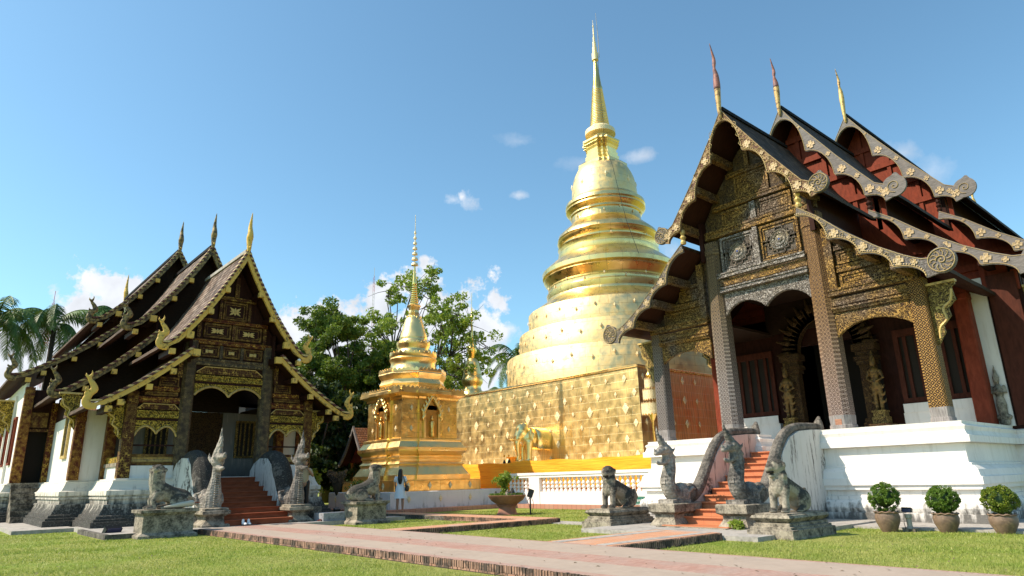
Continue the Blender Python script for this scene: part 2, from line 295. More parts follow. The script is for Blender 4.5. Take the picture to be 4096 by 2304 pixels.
def leafmat(name, a, b, c, trans=.25, dry=None):
    M = Mat(name, a, .5, 0, .35); oi = M.N('ShaderNodeNewGeometry')
    M.lay(M.ramp(oi.outputs['Random Per Island'], 0, 1, 0, 1), b); M.lay(M.ramp(M.noise(.7, 4), .45, .65, 0, .7), c)
    if dry: M.lay(M.ramp(M.noise(.23, 4), .50, .66, 0, .45), dry); M.lay(M.math('MULTIPLY', M.ramp(M.noise(1.9, 5), .52, .64, 0, .7), M.ramp(oi.outputs['Random Per Island'], .3, .7, 0, 1)), dry)
    M.done(); t = M.N('ShaderNodeBsdfTranslucent'); M.L(M.mix(.5, M.c, (.25, .35, .03)), t.inputs[0]); mx = M.N('ShaderNodeMixShader'); mx.inputs[0].default_value = trans
    o = M.nt.nodes['Material Output']; M.L(M.b.outputs[0], mx.inputs[1]); M.L(t.outputs[0], mx.inputs[2]); M.L(mx.outputs[0], o.inputs[0]); return M.m
m_blade = leafmat('grass_blades', (.25, .32, .045), (.42, .42, .12), (.17, .25, .03), .35, (.46, .42, .16))
m_leafA = leafmat('light_green_leaves', (.18, .28, .03), (.32, .38, .06), (.11, .19, .02), .4)
m_leafB = leafmat('mid_green_leaves', (.075, .15, .018), (.20, .26, .035), (.04, .09, .012), .3)
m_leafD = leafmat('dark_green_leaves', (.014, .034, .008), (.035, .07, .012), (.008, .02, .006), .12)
m_palmleaf = leafmat('palm_leaves', (.04, .10, .015), (.10, .17, .03), (.02, .055, .008), .15)
m_topiary = leafmat('clipped_shrub_leaves', (.06, .14, .015), (.16, .24, .03), (.03, .08, .01), .25)
m_topiaryY = leafmat('yellowing_shrub_leaves', (.08, .15, .015), (.22, .24, .02), (.03, .07, .01), .2)
m_dryleaf = leafmat('dry_brown_shrub_leaves', (.16, .10, .07), (.26, .17, .13), (.08, .06, .04), .2)
m_bark = wood('bark', (.10, .085, .07), .4, .9, (6, 6, 1))
m_gold = goldmetal('polished_gold', (1.0, .69, .22), .22, var=.3, bumpy=.12)
m_goldT = goldmetal('gold_drum_sheets', (.84, .65, .32), .50, brick=(1.3, .62), cyl=6.5, var=.3, bumpy=.12)
m_goldR = goldmetal('gold_mouldings', (.98, .70, .29), .30, brick=(.9, 3.0), cyl=4, var=.3, bumpy=.08)
m_goldW = goldmetal('gold_wall_sheets', (.93, .68, .28), .38, brick=(1.05, .46), var=.12, streak=.7, bumpy=.0)
m_goldS = goldmetal('small_chedi_gold', (1.0, .71, .29), .34, var=.2, bumpy=.18)
m_goldP = goldmetal('gold_plate', (.95, .63, .21), .33, var=.3, bumpy=.3, brick=(.8, .5))
_M = Mat('mirror_mosaic_ornament', (.95, .80, .50), .5, .2); _M.lay(_M.ramp(_M.voro(22, 'F1'), .3, .55, 0, .5), (.55, .36, .12)); _M.bump(_M.voro(22, 'F1'), .9, .02); m_diam = _M.done()
m_cloth = Mat('orange_cloth', (.95, .42, .02), .8); _n = m_cloth.noise(3, 4, .6, vec=m_cloth.scaled(m_cloth.vec, (.3, .3, 5))); m_cloth.lay(m_cloth.ramp(_n, .4, .65, 0, .45), (.72, .20, .01)); m_cloth.bump(_n, .7, .05); m_cloth = m_cloth.done()
m_paintwhite = Mat('white_paint', (.80, .78, .76), .6); m_paintwhite.lay(m_paintwhite.ramp(m_paintwhite.noise(3, 5), .5, .75, 0, .4), (.62, .55, .52)); m_paintwhite = m_paintwhite.done()
_M = Mat('glazed_clay_pot', (.20, .135, .095), .55); _M.lay(_M.ramp(_M.noise(4, 6, .65), .4, .65, 0, .8), (.09, .06, .045)); _M.lay(_M.ramp(_M.noise(9, 3), .55, .7, 0, .5), (.33, .22, .13)); _M.bump(_M.noise(3, 2, .5, vec=_M.scaled(_M.vec, (.2, .2, 14))), .4, .01); m_pot = _M.done()
_M = Mat('terracotta_planter', (.36, .16, .10), .7); _M.lay(_M.ramp(_M.noise(5, 6, .65), .4, .65, 0, .7), (.22, .10, .065)); _M.bump(_M.noise(30, 3), .2, .004); m_planter = _M.done()
m_metaldark = Mat('dark_metal', (.03, .03, .032), .45, .6).done()
m_glass = Mat('lamp_glass', (.06, .06, .12), .15).done()
m_green = Mat('green_sign', (.015, .14, .10), .5).done()
m_signwhite = Mat('sign_lettering', (.85, .87, .85), .6).done()
m_skin = Mat('skin', (.36, .20, .13), .55).done()
m_hair = Mat('black_hair', (.012, .01, .01), .45).done()
m_dress = Mat('white_dress', (.72, .75, .78), .8); m_dress.bump(m_dress.noise(14, 3), .4, .02); m_dress = m_dress.done()
m_khaki = Mat('khaki_shirt', (.42, .34, .22), .85).done()
m_leather = Mat('black_leather', (.015, .015, .016), .4).done()
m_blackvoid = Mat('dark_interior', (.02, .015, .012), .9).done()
m_blue = Mat('blue_glass_inlay', (.03, .08, .35), .2).done()
m_greystone = oldstone('grey_block_stone', (.34, .35, .37), (.12, .12, .13), .6, 1)
m_redroof = Mat('red_tin_roof', (.30, .045, .05), .6); _x = m_redroof.xyz(); m_redroof.bump(m_redroof.math('SINE', m_redroof.math('MULTIPLY', _x[1], 22.0)), .8, .05); m_redroof = m_redroof.done()
m_smalltile = tiles('terracotta_small_tiles', (.42, .19, .09), (.60, .32, .18), .2, .18)
m_shoe = Mat('sneaker_white', (.75, .76, .78), .6).done()

# ---------------------------------------------------------------- mesh helpers
class MB:
    def __init__(s): s.v = []; s.f = []; s.uv = {}
    def add(s, vs, fs, uvs=None):
        b = len(s.v); s.v += [tuple(v) for v in vs]
        for i, f in enumerate(fs):
            s.f.append(tuple(b + j for j in f))
            if uvs: s.uv[len(s.f) - 1] = uvs[i]
        return s
    def box(s, c, d, rz=0, taper=1.0, rx=0, ry=0):
        cx, cy, cz = c; dx, dy, dz = d[0] / 2, d[1] / 2, d[2] / 2
        R = Matrix.Rotation(rz, 3, 'Z') @ Matrix.Rotation(ry, 3, 'Y') @ Matrix.Rotation(rx, 3, 'X')
        vs = []
        for z, t in ((-dz, 1), (dz, taper)):
            for x, y in ((-dx, -dy), (dx, -dy), (dx, dy), (-dx, dy)): p = R @ Vector((x * t, y * t, z)); vs.append((cx + p.x, cy + p.y, cz + p.z))
        return s.add(vs, [(3, 2, 1, 0), (4, 5, 6, 7), (0, 1, 5, 4), (1, 2, 6, 5), (2, 3, 7, 6), (3, 0, 4, 7)])
    def b2(s, x0, x1, y0, y1, z0, z1): return s.box(((x0 + x1) / 2, (y0 + y1) / 2, (z0 + z1) / 2), (x1 - x0, y1 - y0, z1 - z0))
    def prism(s, pts, y0, y1):
        """polygon in (x,z) extruded along y"""
        n = len(pts); vs = [(p[0], y0, p[1]) for p in pts] + [(p[0], y1, p[1]) for p in pts]
        fs = [tuple(range(n)), tuple(range(2 * n - 1, n - 1, -1))] + [(i, i + n, (i + 1) % n + n, (i + 1) % n) for i in range(n)]
        return s.add(vs, fs)
    def strip(s, top, bot, y0, y1):
        """band between two equal-length polylines in (x,z), with thickness along y"""
        n = len(top); vs = [(p[0], y0, p[1]) for p in top] + [(p[0], y0, p[1]) for p in bot] + [(p[0], y1, p[1]) for p in top] + [(p[0], y1, p[1]) for p in bot]
        fs = []
        for i in range(n - 1):
            a, b, c, d = i, i + 1, n + i + 1, n + i
            fs += [(a, b, c, d), (a + 2 * n, d + 2 * n, c + 2 * n, b + 2 * n), (a, a + 2 * n, b + 2 * n, b), (d, c, c + 2 * n, d + 2 * n)]
        fs += [(0, n, 3 * n, 2 * n), (n - 1, 3 * n - 1, 4 * n - 1, 2 * n - 1)]
        return s.add(vs, fs)
    def lathe(s, prof, c=(0, 0), seg=32, z0=0, cap=True, sq=None, rot=0):
        vs = []; fs = []; n = len(prof)
        for r, z in prof:
            for k in range(seg):
                a = 2 * PI * k / seg + rot
                vs.append((c[0] + r * math.cos(a), c[1] + r * math.sin(a), z + z0))
        for i in range(n - 1):
            for k in range(seg):
                k2 = (k + 1) % seg; fs.append((i * seg + k, i * seg + k2, (i + 1) * seg + k2, (i + 1) * seg + k))
        if cap: fs.append(tuple(range(seg - 1, -1, -1))); fs.append(tuple(range((n - 1) * seg, n * seg)))
        return s.add(vs, fs)
    def tube(s, pts, rads, seg=8, cap=True, flat=1.0):
        pts = [Vector(p) for p in pts]; n = len(pts)
        if not hasattr(rads, '__len__'): rads = [rads] * n
        vs = []; up = Vector((0, 0, 1)); prev = None
        for i, p in enumerate(pts):
            t = (pts[min(i + 1, n - 1)] - pts[max(i - 1, 0)]).normalized()
            if prev is None: a = t.cross(up) if abs(t.z) < .95 else t.cross(Vector((0, 1, 0)))
            else: a = prev - t * prev.dot(t)
            a.normalize(); prev = a; b = t.cross(a)
            for k in range(seg):
                q = 2 * PI * k / seg; w = p + (a * math.cos(q) * flat + b * math.sin(q)) * rads[i]; vs.append(tuple(w))
        fs = [(i * seg + k, i * seg + (k + 1) % seg, (i + 1) * seg + (k + 1) % seg, (i + 1) * seg + k) for i in range(n - 1) for k in range(seg)]
        if cap: fs += [tuple(range(seg - 1, -1, -1)), tuple(range((n - 1) * seg, n * seg))]
        return s.add(vs, fs)
    def ell(s, c, r, rot=(0, 0, 0), seg=16, rings=10):
        R = Matrix.Rotation(rot[2], 3, 'Z') @ Matrix.Rotation(rot[1], 3, 'Y') @ Matrix.Rotation(rot[0], 3, 'X'); c = Vector(c)
        vs = [tuple(c + R @ Vector((0, 0, -r[2])))]
        for i in range(1, rings):
            t = PI * i / rings - PI / 2
            for k in range(seg):
                a = 2 * PI * k / seg; vs.append(tuple(c + R @ Vector((r[0] * math.cos(t) * math.cos(a), r[1] * math.cos(t) * math.sin(a), r[2] * math.sin(t)))))
        vs.append(tuple(c + R @ Vector((0, 0, r[2])))); e = len(vs) - 1
        fs = [(0, 1 + (k + 1) % seg, 1 + k) for k in range(seg)]
        fs += [(1 + i * seg + k, 1 + i * seg + (k + 1) % seg, 1 + (i + 1) * seg + (k + 1) % seg, 1 + (i + 1) * seg + k) for i in range(rings - 2) for k in range(seg)]
        fs += [(1 + (rings - 2) * seg + k, 1 + (rings - 2) * seg + (k + 1) % seg, e) for k in range(seg)]
        return s.add(vs, fs)
    def limb(s, pts, rads, flat=1.0, seg=12):
        """tapering closed limb with rounded ends"""
        P = [Vector(p) for p in pts]; R = list(rads)
        d0 = (P[0] - P[1]).normalized(); d1 = (P[-1] - P[-2]).normalized()
        P = [P[0] + d0 * R[0] * .9, P[0] + d0 * R[0] * .6] + P + [P[-1] + d1 * R[-1] * .6, P[-1] + d1 * R[-1] * .9]
        R = [R[0] * .35, R[0] * .8] + R + [R[-1] * .8, R[-1] * .35]
        return s.tube(P, R, seg, True, flat)
    def sweep(s, poly, prof, cap=True):
        """moulding profile [(outward offset, z)] carried round a plan polygon (counter-clockwise)"""
        n = len(poly); offs = []
        for i in range(n):
            p0, p1, p2 = Vector(poly[i - 1]), Vector(poly[i]), Vector(poly[(i + 1) % n])
            e1 = (p1 - p0).normalized(); e2 = (p2 - p1).normalized(); n1 = Vector((e1.y, -e1.x)); n2 = Vector((e2.y, -e2.x))
            offs.append((n1 + n2) / (1 + n1.dot(n2)))
        vs = [(poly[i][0] + offs[i].x * o, poly[i][1] + offs[i].y * o, z) for o, z in prof for i in range(n)]
        fs = [(j * n + i, j * n + (i + 1) % n, (j + 1) * n + (i + 1) % n, (j + 1) * n + i) for j in range(len(prof) - 1) for i in range(n)]
        if cap: fs += [tuple(range((len(prof) - 1) * n, len(prof) * n)), tuple(range(n - 1, -1, -1))]
        return s.add(vs, fs)
    def build(s, name, mat, parent=None, smooth=False, loc=None):
        me = bpy.data.meshes.new(name); me.from_pydata(s.v, [], s.f)
        if s.uv:
            l = me.uv_layers.new(name='UVMap')
            for p in me.polygons:
                u = s.uv.get(p.index)
                if u:
                    for li, c in zip(p.loop_indices, u): l.data[li].uv = c
        me.materials.append(mat)
        if smooth is True:
            for p in me.polygons: p.use_smooth = True
        elif smooth: me.polygons.foreach_set('use_smooth', [True] * len(me.polygons)); me.set_sharp_from_angle(angle=rad(smooth))
        o = bpy.data.objects.new(name, me); C.objects.link(o); o.parent = parent
        if loc: o.location = loc
        return o
def organic(o, voxel=.02, smooth=6, disp=0.0, size=.1):
    r = o.modifiers.new('remesh', 'REMESH'); r.mode = 'VOXEL'; r.voxel_size = voxel; r.use_smooth_shade = True
    m = o.modifiers.new('smooth', 'SMOOTH'); m.iterations = smooth; m.factor = .5
    if disp:
        t = bpy.data.textures.new(o.name + '_wear', 'CLOUDS'); t.noise_scale = size
        d = o.modifiers.new('wear', 'DISPLACE'); d.texture = t; d.strength = disp; d.mid_level = .5
    return o
def thing(name, label, cat, loc=(0, 0, 0), rz=0, group=None):
    o = bpy.data.objects.new(name, None); C.objects.link(o); o.location = loc; o.rotation_euler = (0, 0, rz); o.empty_display_size = .2
    return tag(o, label, cat, group)
def tag(o, label=None, cat=None, group=None, kind=None):
    if label: o['label'] = label
    if cat: o['category'] = cat
    if group: o['group'] = group
    if kind: o['kind'] = kind
    return o
def struct(o): o['kind'] = 'structure'; return o
def dup(root, loc, rz=None, label=None, parent=None):
    def rec(o, par):
        c = o.copy(); C.objects.link(c)
        if par: c.parent = par
        for ch in [x for x in KIDS.get(o.name, [])]: rec(ch, c)
        return c
    KIDS = {}
    for x in bpy.data.objects:
        if x.parent: KIDS.setdefault(x.parent.name, []).append(x)
    r = rec(root, parent); r.location = loc
    if rz is not None: r.rotation_euler = (0, 0, rz)
    if label: r['label'] = label
    return r
def copyto(o, loc, parent=None, rot=None, sc=None):
    c = o.copy(); C.objects.link(c); c.location = loc; c.parent = parent if parent else o.parent
    if rot: c.rotation_euler = rot
    if sc: c.scale = sc
    return c
def mir(pts): return [(-x, z) for x, z in pts]
def spline(pts, n=6):
    out = []
    for i in range(len(pts) - 1):
        p0 = Vector(pts[max(i - 1, 0)]); p1 = Vector(pts[i]); p2 = Vector(pts[i + 1]); p3 = Vector(pts[min(i + 2, len(pts) - 1)])
        for k in range(n):
            t = k / n; out.append(tuple(.5 * ((2 * p1) + (p2 - p0) * t + (2 * p0 - 5 * p1 + 4 * p2 - p3) * t * t + (3 * p1 - p0 - 3 * p2 + p3) * t ** 3)))
    out.append(tuple(pts[-1])); return out
def resample(pts, n):
    P = np.array(pts, float); d = np.r_[0, np.cumsum(np.linalg.norm(np.diff(P, axis=0), axis=1))]; t = np.linspace(0, d[-1], n)
    return [tuple(np.interp(x, d, P[:, k]) for k in range(P.shape[1])) for x in t]
def scallop(cusps, n=8):
    out = []
    for (x0, z0), (x1, z1) in zip(cusps[:-1], cusps[1:]):
        for k in range(n):
            a = k / n * PI / 2; out.append((x0 + (x1 - x0) * math.sin(a), z1 + (z0 - z1) * math.cos(a)))
    out.append(cusps[-1]); return out

# ================================================================ GROUND
g = MB(); g.add([(-400, -300, 0), (300, -300, 0), (300, 400, 0), (-400, 400, 0)], [(0, 1, 2, 3)]); struct(g.build('lawn_ground', m_lawn))
PATHS = [(-23.9, 16, 7.22, 10.48)]
def slab(name, x0, x1, y0, y1, z, mtop, mside=None, edges=''):
    m = MB(); m.b2(x0, x1, y0, y1, -.1, z); struct(m.build(name, mtop))
def brick_edge(name, x0, y0, x1, y1, z):
    """soldier bricks over a header course along a path edge: each soldier a little out of line"""
    L = math.hypot(x1 - x0, y1 - y0); ux, uy = (x1 - x0) / L, (y1 - y0) / L; nx, ny = uy, -ux; a = math.atan2(uy, ux)
    m = MB(); n = int(L / .068)
    for i in range(n):
        t = (i + .5) * L / n; o = .012 + random.uniform(-.008, .01); h = random.uniform(-.006, .004)
        m.box((x0 + ux * t + nx * o, y0 + uy * t + ny * o, z - .055 + h), (.053, .06, .108), a)
    struct(m.build(name + '_soldier_bricks', m_soldier))
    m = MB(); n = int(L / .25)
    for i in range(n):
        t = (i + .5) * L / n; o = .01 + random.uniform(-.006, .008)
        m.box((x0 + ux * t + nx * o, y0 + uy * t + ny * o, z - .142), (.237, .06, .058), a)
    struct(m.build(name + '_header_bricks', m_brickface))
slab('main_path', -23.9, 16, 7.26, 10.48, .16, m_path); brick_edge('main_path_edge', -23.9, 7.26, 16, 7.26, .158)
slab('side_path', -11.05, -9.23, 10.484, 14.2, .164, m_sidepath); brick_edge('side_path_edge', -9.21, 10.5, -9.21, 14.2, .16)
m = MB(); m.b2(-9.23 - .42, -9.23 - .16, 10.48, 14.1, .1, .169).b2(-10.9, -10.6, 10.48, 14.0, .1, .169); struct(m.build('side_path_screed', m_concrete))
slab('narrow_path', -17.85, -17.0, 10.484, 16.7, .164, m_sidepath); brick_edge('narrow_path_edge', -16.98, 10.5, -16.98, 16.7, .16)
slab('cross_path', -27.2, -17.0, 15.7, 16.72, .168, m_sidepath); brick_edge('cross_path_edge', -22.2, 15.68, -17.85, 15.68, .162)
m = MB(); m.b2(-28.6, -22.2, 15.64, 15.74, -.05, .16); struct(m.build('cross_path_kerb', m_slabdark))
slab('forecourt_slab', -13.6, -8.3, 14.2, 21.0, .10, m_concrete)
slab('hall_apron', -17.6, 2.0, 18.95, 24, .06, m_concrete)
slab('narrow_apron', -20.5, -15.2, 16.3, 17.2, .03, m_concrete)
# tiled kerb round the chedi terrace
slab('chedi_apron', -37.5, -28.6, 16.72, 24.6, .175, m_redtile); slab('terrace_apron', -28.6, -16.9, 24.05, 25.0, .2, m_redtile)
m = MB(); m.b2(-28.64, -28.56, 16.72, 24.05, 0, .19).b2(-28.6, -16.9, 24.0, 24.06, 0, .215); struct(m.build('terracotta_kerb', m_redtile))
# slabs along the left hall
slab('left_hall_slab', -30.5, -23.9, 4.75, 6.3, .15, m_concrete); slab('left_hall_slab_edge', -24.9, -23.92, 6.3, 15.0, .14, m_concrete)
slab('left_hall_slab_back', -60, -30.0, 2.9, 4.8, .13, m_concrete)
m = MB(); m.b2(-28.3, -24.0, 4.60, 4.75, -.05, .146).b2(-24.0, -23.88, 4.6, 7.2, -.05, .146); struct(m.build('left_hall_slab_kerb', m_slabdark))
# grass blades in front
def grass_blades():
    rects = [(-24.0, 16, 7.1, 10.5), (-11.2, -9.1, 10, 14.3), (-17.9, -16.9, 10, 16.8), (-28, -17, 15.6, 16.8), (-13.7, -8.2, 14.1, 21), (-17.7, 2, 18.9, 30), (-40, -28.5, 16, 30), (-29, -16, 24, 30), (-31, -23.8, 4.5, 16), (-60, -29.9, 2.8, 20), (-14.7, -13.4, 15.1, 17.7), (-9.2, -7.2, 14.9, 17.6)]
    N = 420000
    ang = rng.uniform(-math.atan2(.76, .65) - .72, -math.atan2(.76, .65) + .72, N); r = 8.6 + (34 - 8.6) * rng.uniform(0, 1, N) ** 1.7
    x = r * np.sin(ang); y = r * np.cos(ang); keep = np.ones(N, bool)
    for a, b, c, d in rects: keep &= ~((x > a) & (x < b) & (y > c) & (y < d))
    bare = ((x + 10.3) / .95) ** 2 + ((y - 4.75) / .38) ** 2 + rng.uniform(-.4, .4, N)
    keep &= bare > 1
    thin = (np.sin(x * .9 + 1.3) * np.cos(y * 1.3 - .4) + np.sin(x * 2.3 - y * 1.1)) * .5; keep &= rng.uniform(0, 1, N) > .25 + .45 * thin
    x, y, r = x[keep], y[keep], r[keep]; n = len(x)
    h = rng.uniform(.018, .052, n) * (1 + .25 * np.sin(x * 2.1) * np.cos(y * 1.7)); w = .0035 * (r / 10) ** .9 * rng.uniform(.8, 1.6, n); a = rng.uniform(0, 2 * PI, n)
    lx, ly = rng.normal(0, .022, n), rng.normal(0, .022, n)
    v = np.zeros((n, 3, 3)); v[:, 0] = np.c_[x - w * np.cos(a), y - w * np.sin(a), np.zeros(n)]; v[:, 1] = np.c_[x + w * np.cos(a), y + w * np.sin(a), np.zeros(n)]; v[:, 2] = np.c_[x + lx, y + ly, h]
    me = bpy.data.meshes.new('grass_blades'); me.vertices.add(n * 3); me.vertices.foreach_set('co', v.ravel()); me.loops.add(n * 3); me.loops.foreach_set('vertex_index', np.arange(n * 3))
    me.polygons.add(n); me.polygons.foreach_set('loop_start', np.arange(0, n * 3, 3)); me.update(); me.validate()
    me.materials.append(m_blade); o = bpy.data.objects.new('grass', me); C.objects.link(o); tag(o, 'short sunlit lawn grass between the brick paths', 'grass', kind='stuff')
grass_blades()
m = MB(); m.ell((-10.3, 4.75, -.04), (1.0, .42, .05)); M = Mat('bare_earth', (.30, .22, .15), .95); M.lay(M.ramp(M.noise(6, 5), .4, .7, 0, .7), (.20, .15, .10)); M.bump(M.noise(20, 4), .5, .02)
struct(m.build('bare_earth_patch', M.done()))

# ================================================================ RIGHT HALL
HR = thing('temple_hall', 'large carved wooden temple hall with scalloped bargeboards and white podium, on the right', 'temple', (-11.3, 21.4, 0))
plan = [(-5.2, 0), (5.2, 0), (5.2, 4.95), (6.9, 4.95), (6.9, 11.8), (8.2, 11.8), (8.2, 32), (-8.2, 32), (-8.2, 11.8), (-6.9, 11.8), (-6.9, 4.95), (-5.2, 4.95)]
prof = [(.50, 0), (.50, .28), (.42, .29), (.46, .42), (.42, .56), (.34, .63), (.30, .64), (.30, .73), (.24, .75), (.24, .90), (.36, .91), (.36, 1.03), (.42, 1.035), (.42, 1.23), (.37, 1.245), (.33, 1.42), (.22, 1.52), (.16, 1.53), (.16, 1.585), (.08, 1.60), (.06, 2.12), (.27, 2.13), (.27, 2.31), (.21, 2.325), (.16, 2.45), (.20, 2.56), (.10, 2.62), (.12, 2.70), (.0, 2.705)]
MB().sweep(plan, prof[:-9] + [(.06, 2.12)]).build('podium', m_white, HR)
for pts in ([(1.12, 0), (5.2, 0), (5.2, 4.95), (6.9, 4.95), (6.9, 31), (6.3, 31), (6.3, 5.5), (4.6, 5.5), (4.6, .6), (1.12, .6)],): 
    for sx in (1, -1):
        pp = pts if sx > 0 else [(-x + .35 if x < 2 else -x, y) for x, y in pts][::-1]
        MB().sweep(pp, [(.05, 2.125)] + prof[-8:]).build('podium_rim', m_white, HR)
# pillars
def pillar_mesh(w, z0, z1, ch=.28, taper=.9):
    m = MB(); k = w / 2; c = k * ch; prof = [(z0, 1.0), (z0 + .02, 1.0), (z0 + .55 * (z1 - z0), .96), (z1 - .5, taper), (z1 - .48, taper + .08), (z1 - .3, taper + .08), (z1 - .28, taper), (z1 - .02, taper + .04), (z1, taper + .04)]
    pts = [(-k + c, -k), (k - c, -k), (k, -k + c), (k, k - c), (k - c, k), (-k + c, k), (-k, k - c), (-k, -k + c)]
    vs = [(x * t, y * t, z) for z, t in prof for x, y in pts]; n = 8
    fs = [(j * n + i, j * n + (i + 1) % n, (j + 1) * n + (i + 1) % n, (j + 1) * n + i) for j in range(len(prof) - 1) for i in range(n)] + [tuple(range((len(prof) - 1) * n, len(prof) * n)), tuple(range(7, -1, -1))]
    return m.add(vs, fs)
def pillar(parent, x, y, w, z0, z1, mat, foot=None, ch=.45):
    o = pillar_mesh(w, z0 + (.42 if foot else 0), z1, ch).build('pillar', mat, parent, loc=(x, y, 0))
    if foot: pillar_mesh(w * .99, z0, z0 + .418, ch, .99).build('pillar_foot', foot, o)
    return o
pillar(HR, -1.86, .36, .66, 2.7, 9.9, m_pillar, m_greyplain); pillar(HR, 1.98, .36, .66, 2.7, 9.9, m_pillarR, m_greyplain)
MB().b2(-.1, .1, -.34, -.30, 2.72, 3.0).build('repair_plank', wood('pink_plank', (.45, .22, .14)), HR, loc=(1.98, .36, 0))
pillar(HR, -4.72, .36, .50, 2.7, 6.9, m_pillar, m_greyplain, .2); pillar(HR, 4.76, .36, .50, 2.7, 6.9, m_lattice, m_greyplain, .2)
for sx in (-1, 1): pillar(HR, sx * 4.75, 4.5, .5, 2.7, 7.4, m_redlac, None, .2)
# roofs
T1u = [(0, 14.30), (.46, 13.52), (.92, 12.83), (1.56, 11.87), (2.18, 11.02), (2.53, 10.55), (2.80, 10.40)]
T1l = [(2.23, 9.70), (2.84, 9.19), (3.53, 8.48), (4.41, 7.73), (5.04, 7.30), (5.44, 7.08), (5.68, 7.05)]
C1u = [(0, 13.80), (.64, 12.34), (1.43, 11.18), (2.20, 10.19), (2.74, 9.86)]
C1l = [(2.16, 9.36), (3.04, 8.32), (3.88, 7.61), (4.71, 6.97), (5.50, 6.50)]
def tr(pts, ku, a, b, z): return [(x * ku, a + b * (q - z)) for x, q in pts]
tiersR = [dict(d0=-1.2, d1=3.9, u=T1u, l=T1l, cu=C1u, cl=C1l, wu=(3.04, 10.25, .33), wl=(5.93, 6.90, .36)),
          dict(d0=3.6, d1=10.9, ku=1.21), dict(d0=10.6, d1=31, ku=1.38)]
for t, (zu, bu, zl, bl) in ((1, (11.31, 1.21, 10.62, 1.085)), (2, (13.02, 1.33, 12.2, 1.2))):
    k = tiersR[t]['ku']; T = tiersR[t]
    T['u'] = tr(T1u, k, zu, bu, 10.29); T['cu'] = tr(C1u, k, zu, bu, 10.29); T['l'] = tr(T1l, k, zl, bl, 9.65); T['cl'] = tr(C1l, k, zl, bl, 9.65)
    T['wu'] = (3.04 * k, zu + bu * (10.25 - 10.29), .36 * (1.12 if t == 1 else 1.2)); T['wl'] = (5.93 * k, zl + bl * (6.90 - 9.65), .40)
def rosette_mesh(s=.2):
    m = MB()
    for a in range(4):
        q = a * PI / 2 + PI / 4; cx, cz = math.cos(q) * s * .46, math.sin(q) * s * .46
        ring = [(cx + math.cos(PI / 4 + k * PI / 2 - PI / 4) * s * .46, cz + math.sin(PI / 4 + k * PI / 2 - PI / 4) * s * .46) for k in range(4)]
        inn = [(cx + math.cos(k * PI / 2) * s * .26, cz + math.sin(k * PI / 2) * s * .26) for k in range(4)]
        vs = [(x, -.035, z) for x, z in ring] + [(x, -.035, z) for x, z in inn] + [(x, .0, z) for x, z in ring] + [(x, -.012, z) for x, z in inn]
        m.add(vs, [(k, (k + 1) % 4, (k + 1) % 4 + 4, k + 4) for k in range(4)] + [(k, k + 8, (k + 1) % 4 + 8, (k + 1) % 4) for k in range(4)] + [(k + 4, (k + 1) % 4 + 4, (k + 1) % 4 + 12, k + 12) for k in range(4)] + [(12, 13, 14, 15)])
    return m.ell((0, -.03, 0), (s * .2, .03, s * .2), seg=8, rings=5)
def spiral(cx, cz, r, turns, n=40, grow=1, a0=0, w=.014, y=-.02):
    return [(cx + (r * k / n) * math.cos(a0 + turns * 2 * PI * k / n * grow), y, cz + (r * k / n) * math.sin(a0 + turns * 2 * PI * k / n * grow)) for k in range(2, n + 1)]
m_rim = Mat('gilded_edge_beads', (.50, .36, .17), .5, .2).done()
m_petal = Mat('rosette_inlay', (.44, .33, .20), .5, .1); m_petal.lay(m_petal.ramp(m_petal.noise(14, 2), .45, .6, 0, .8), (.45, .30, .12)); m_petal = m_petal.done()
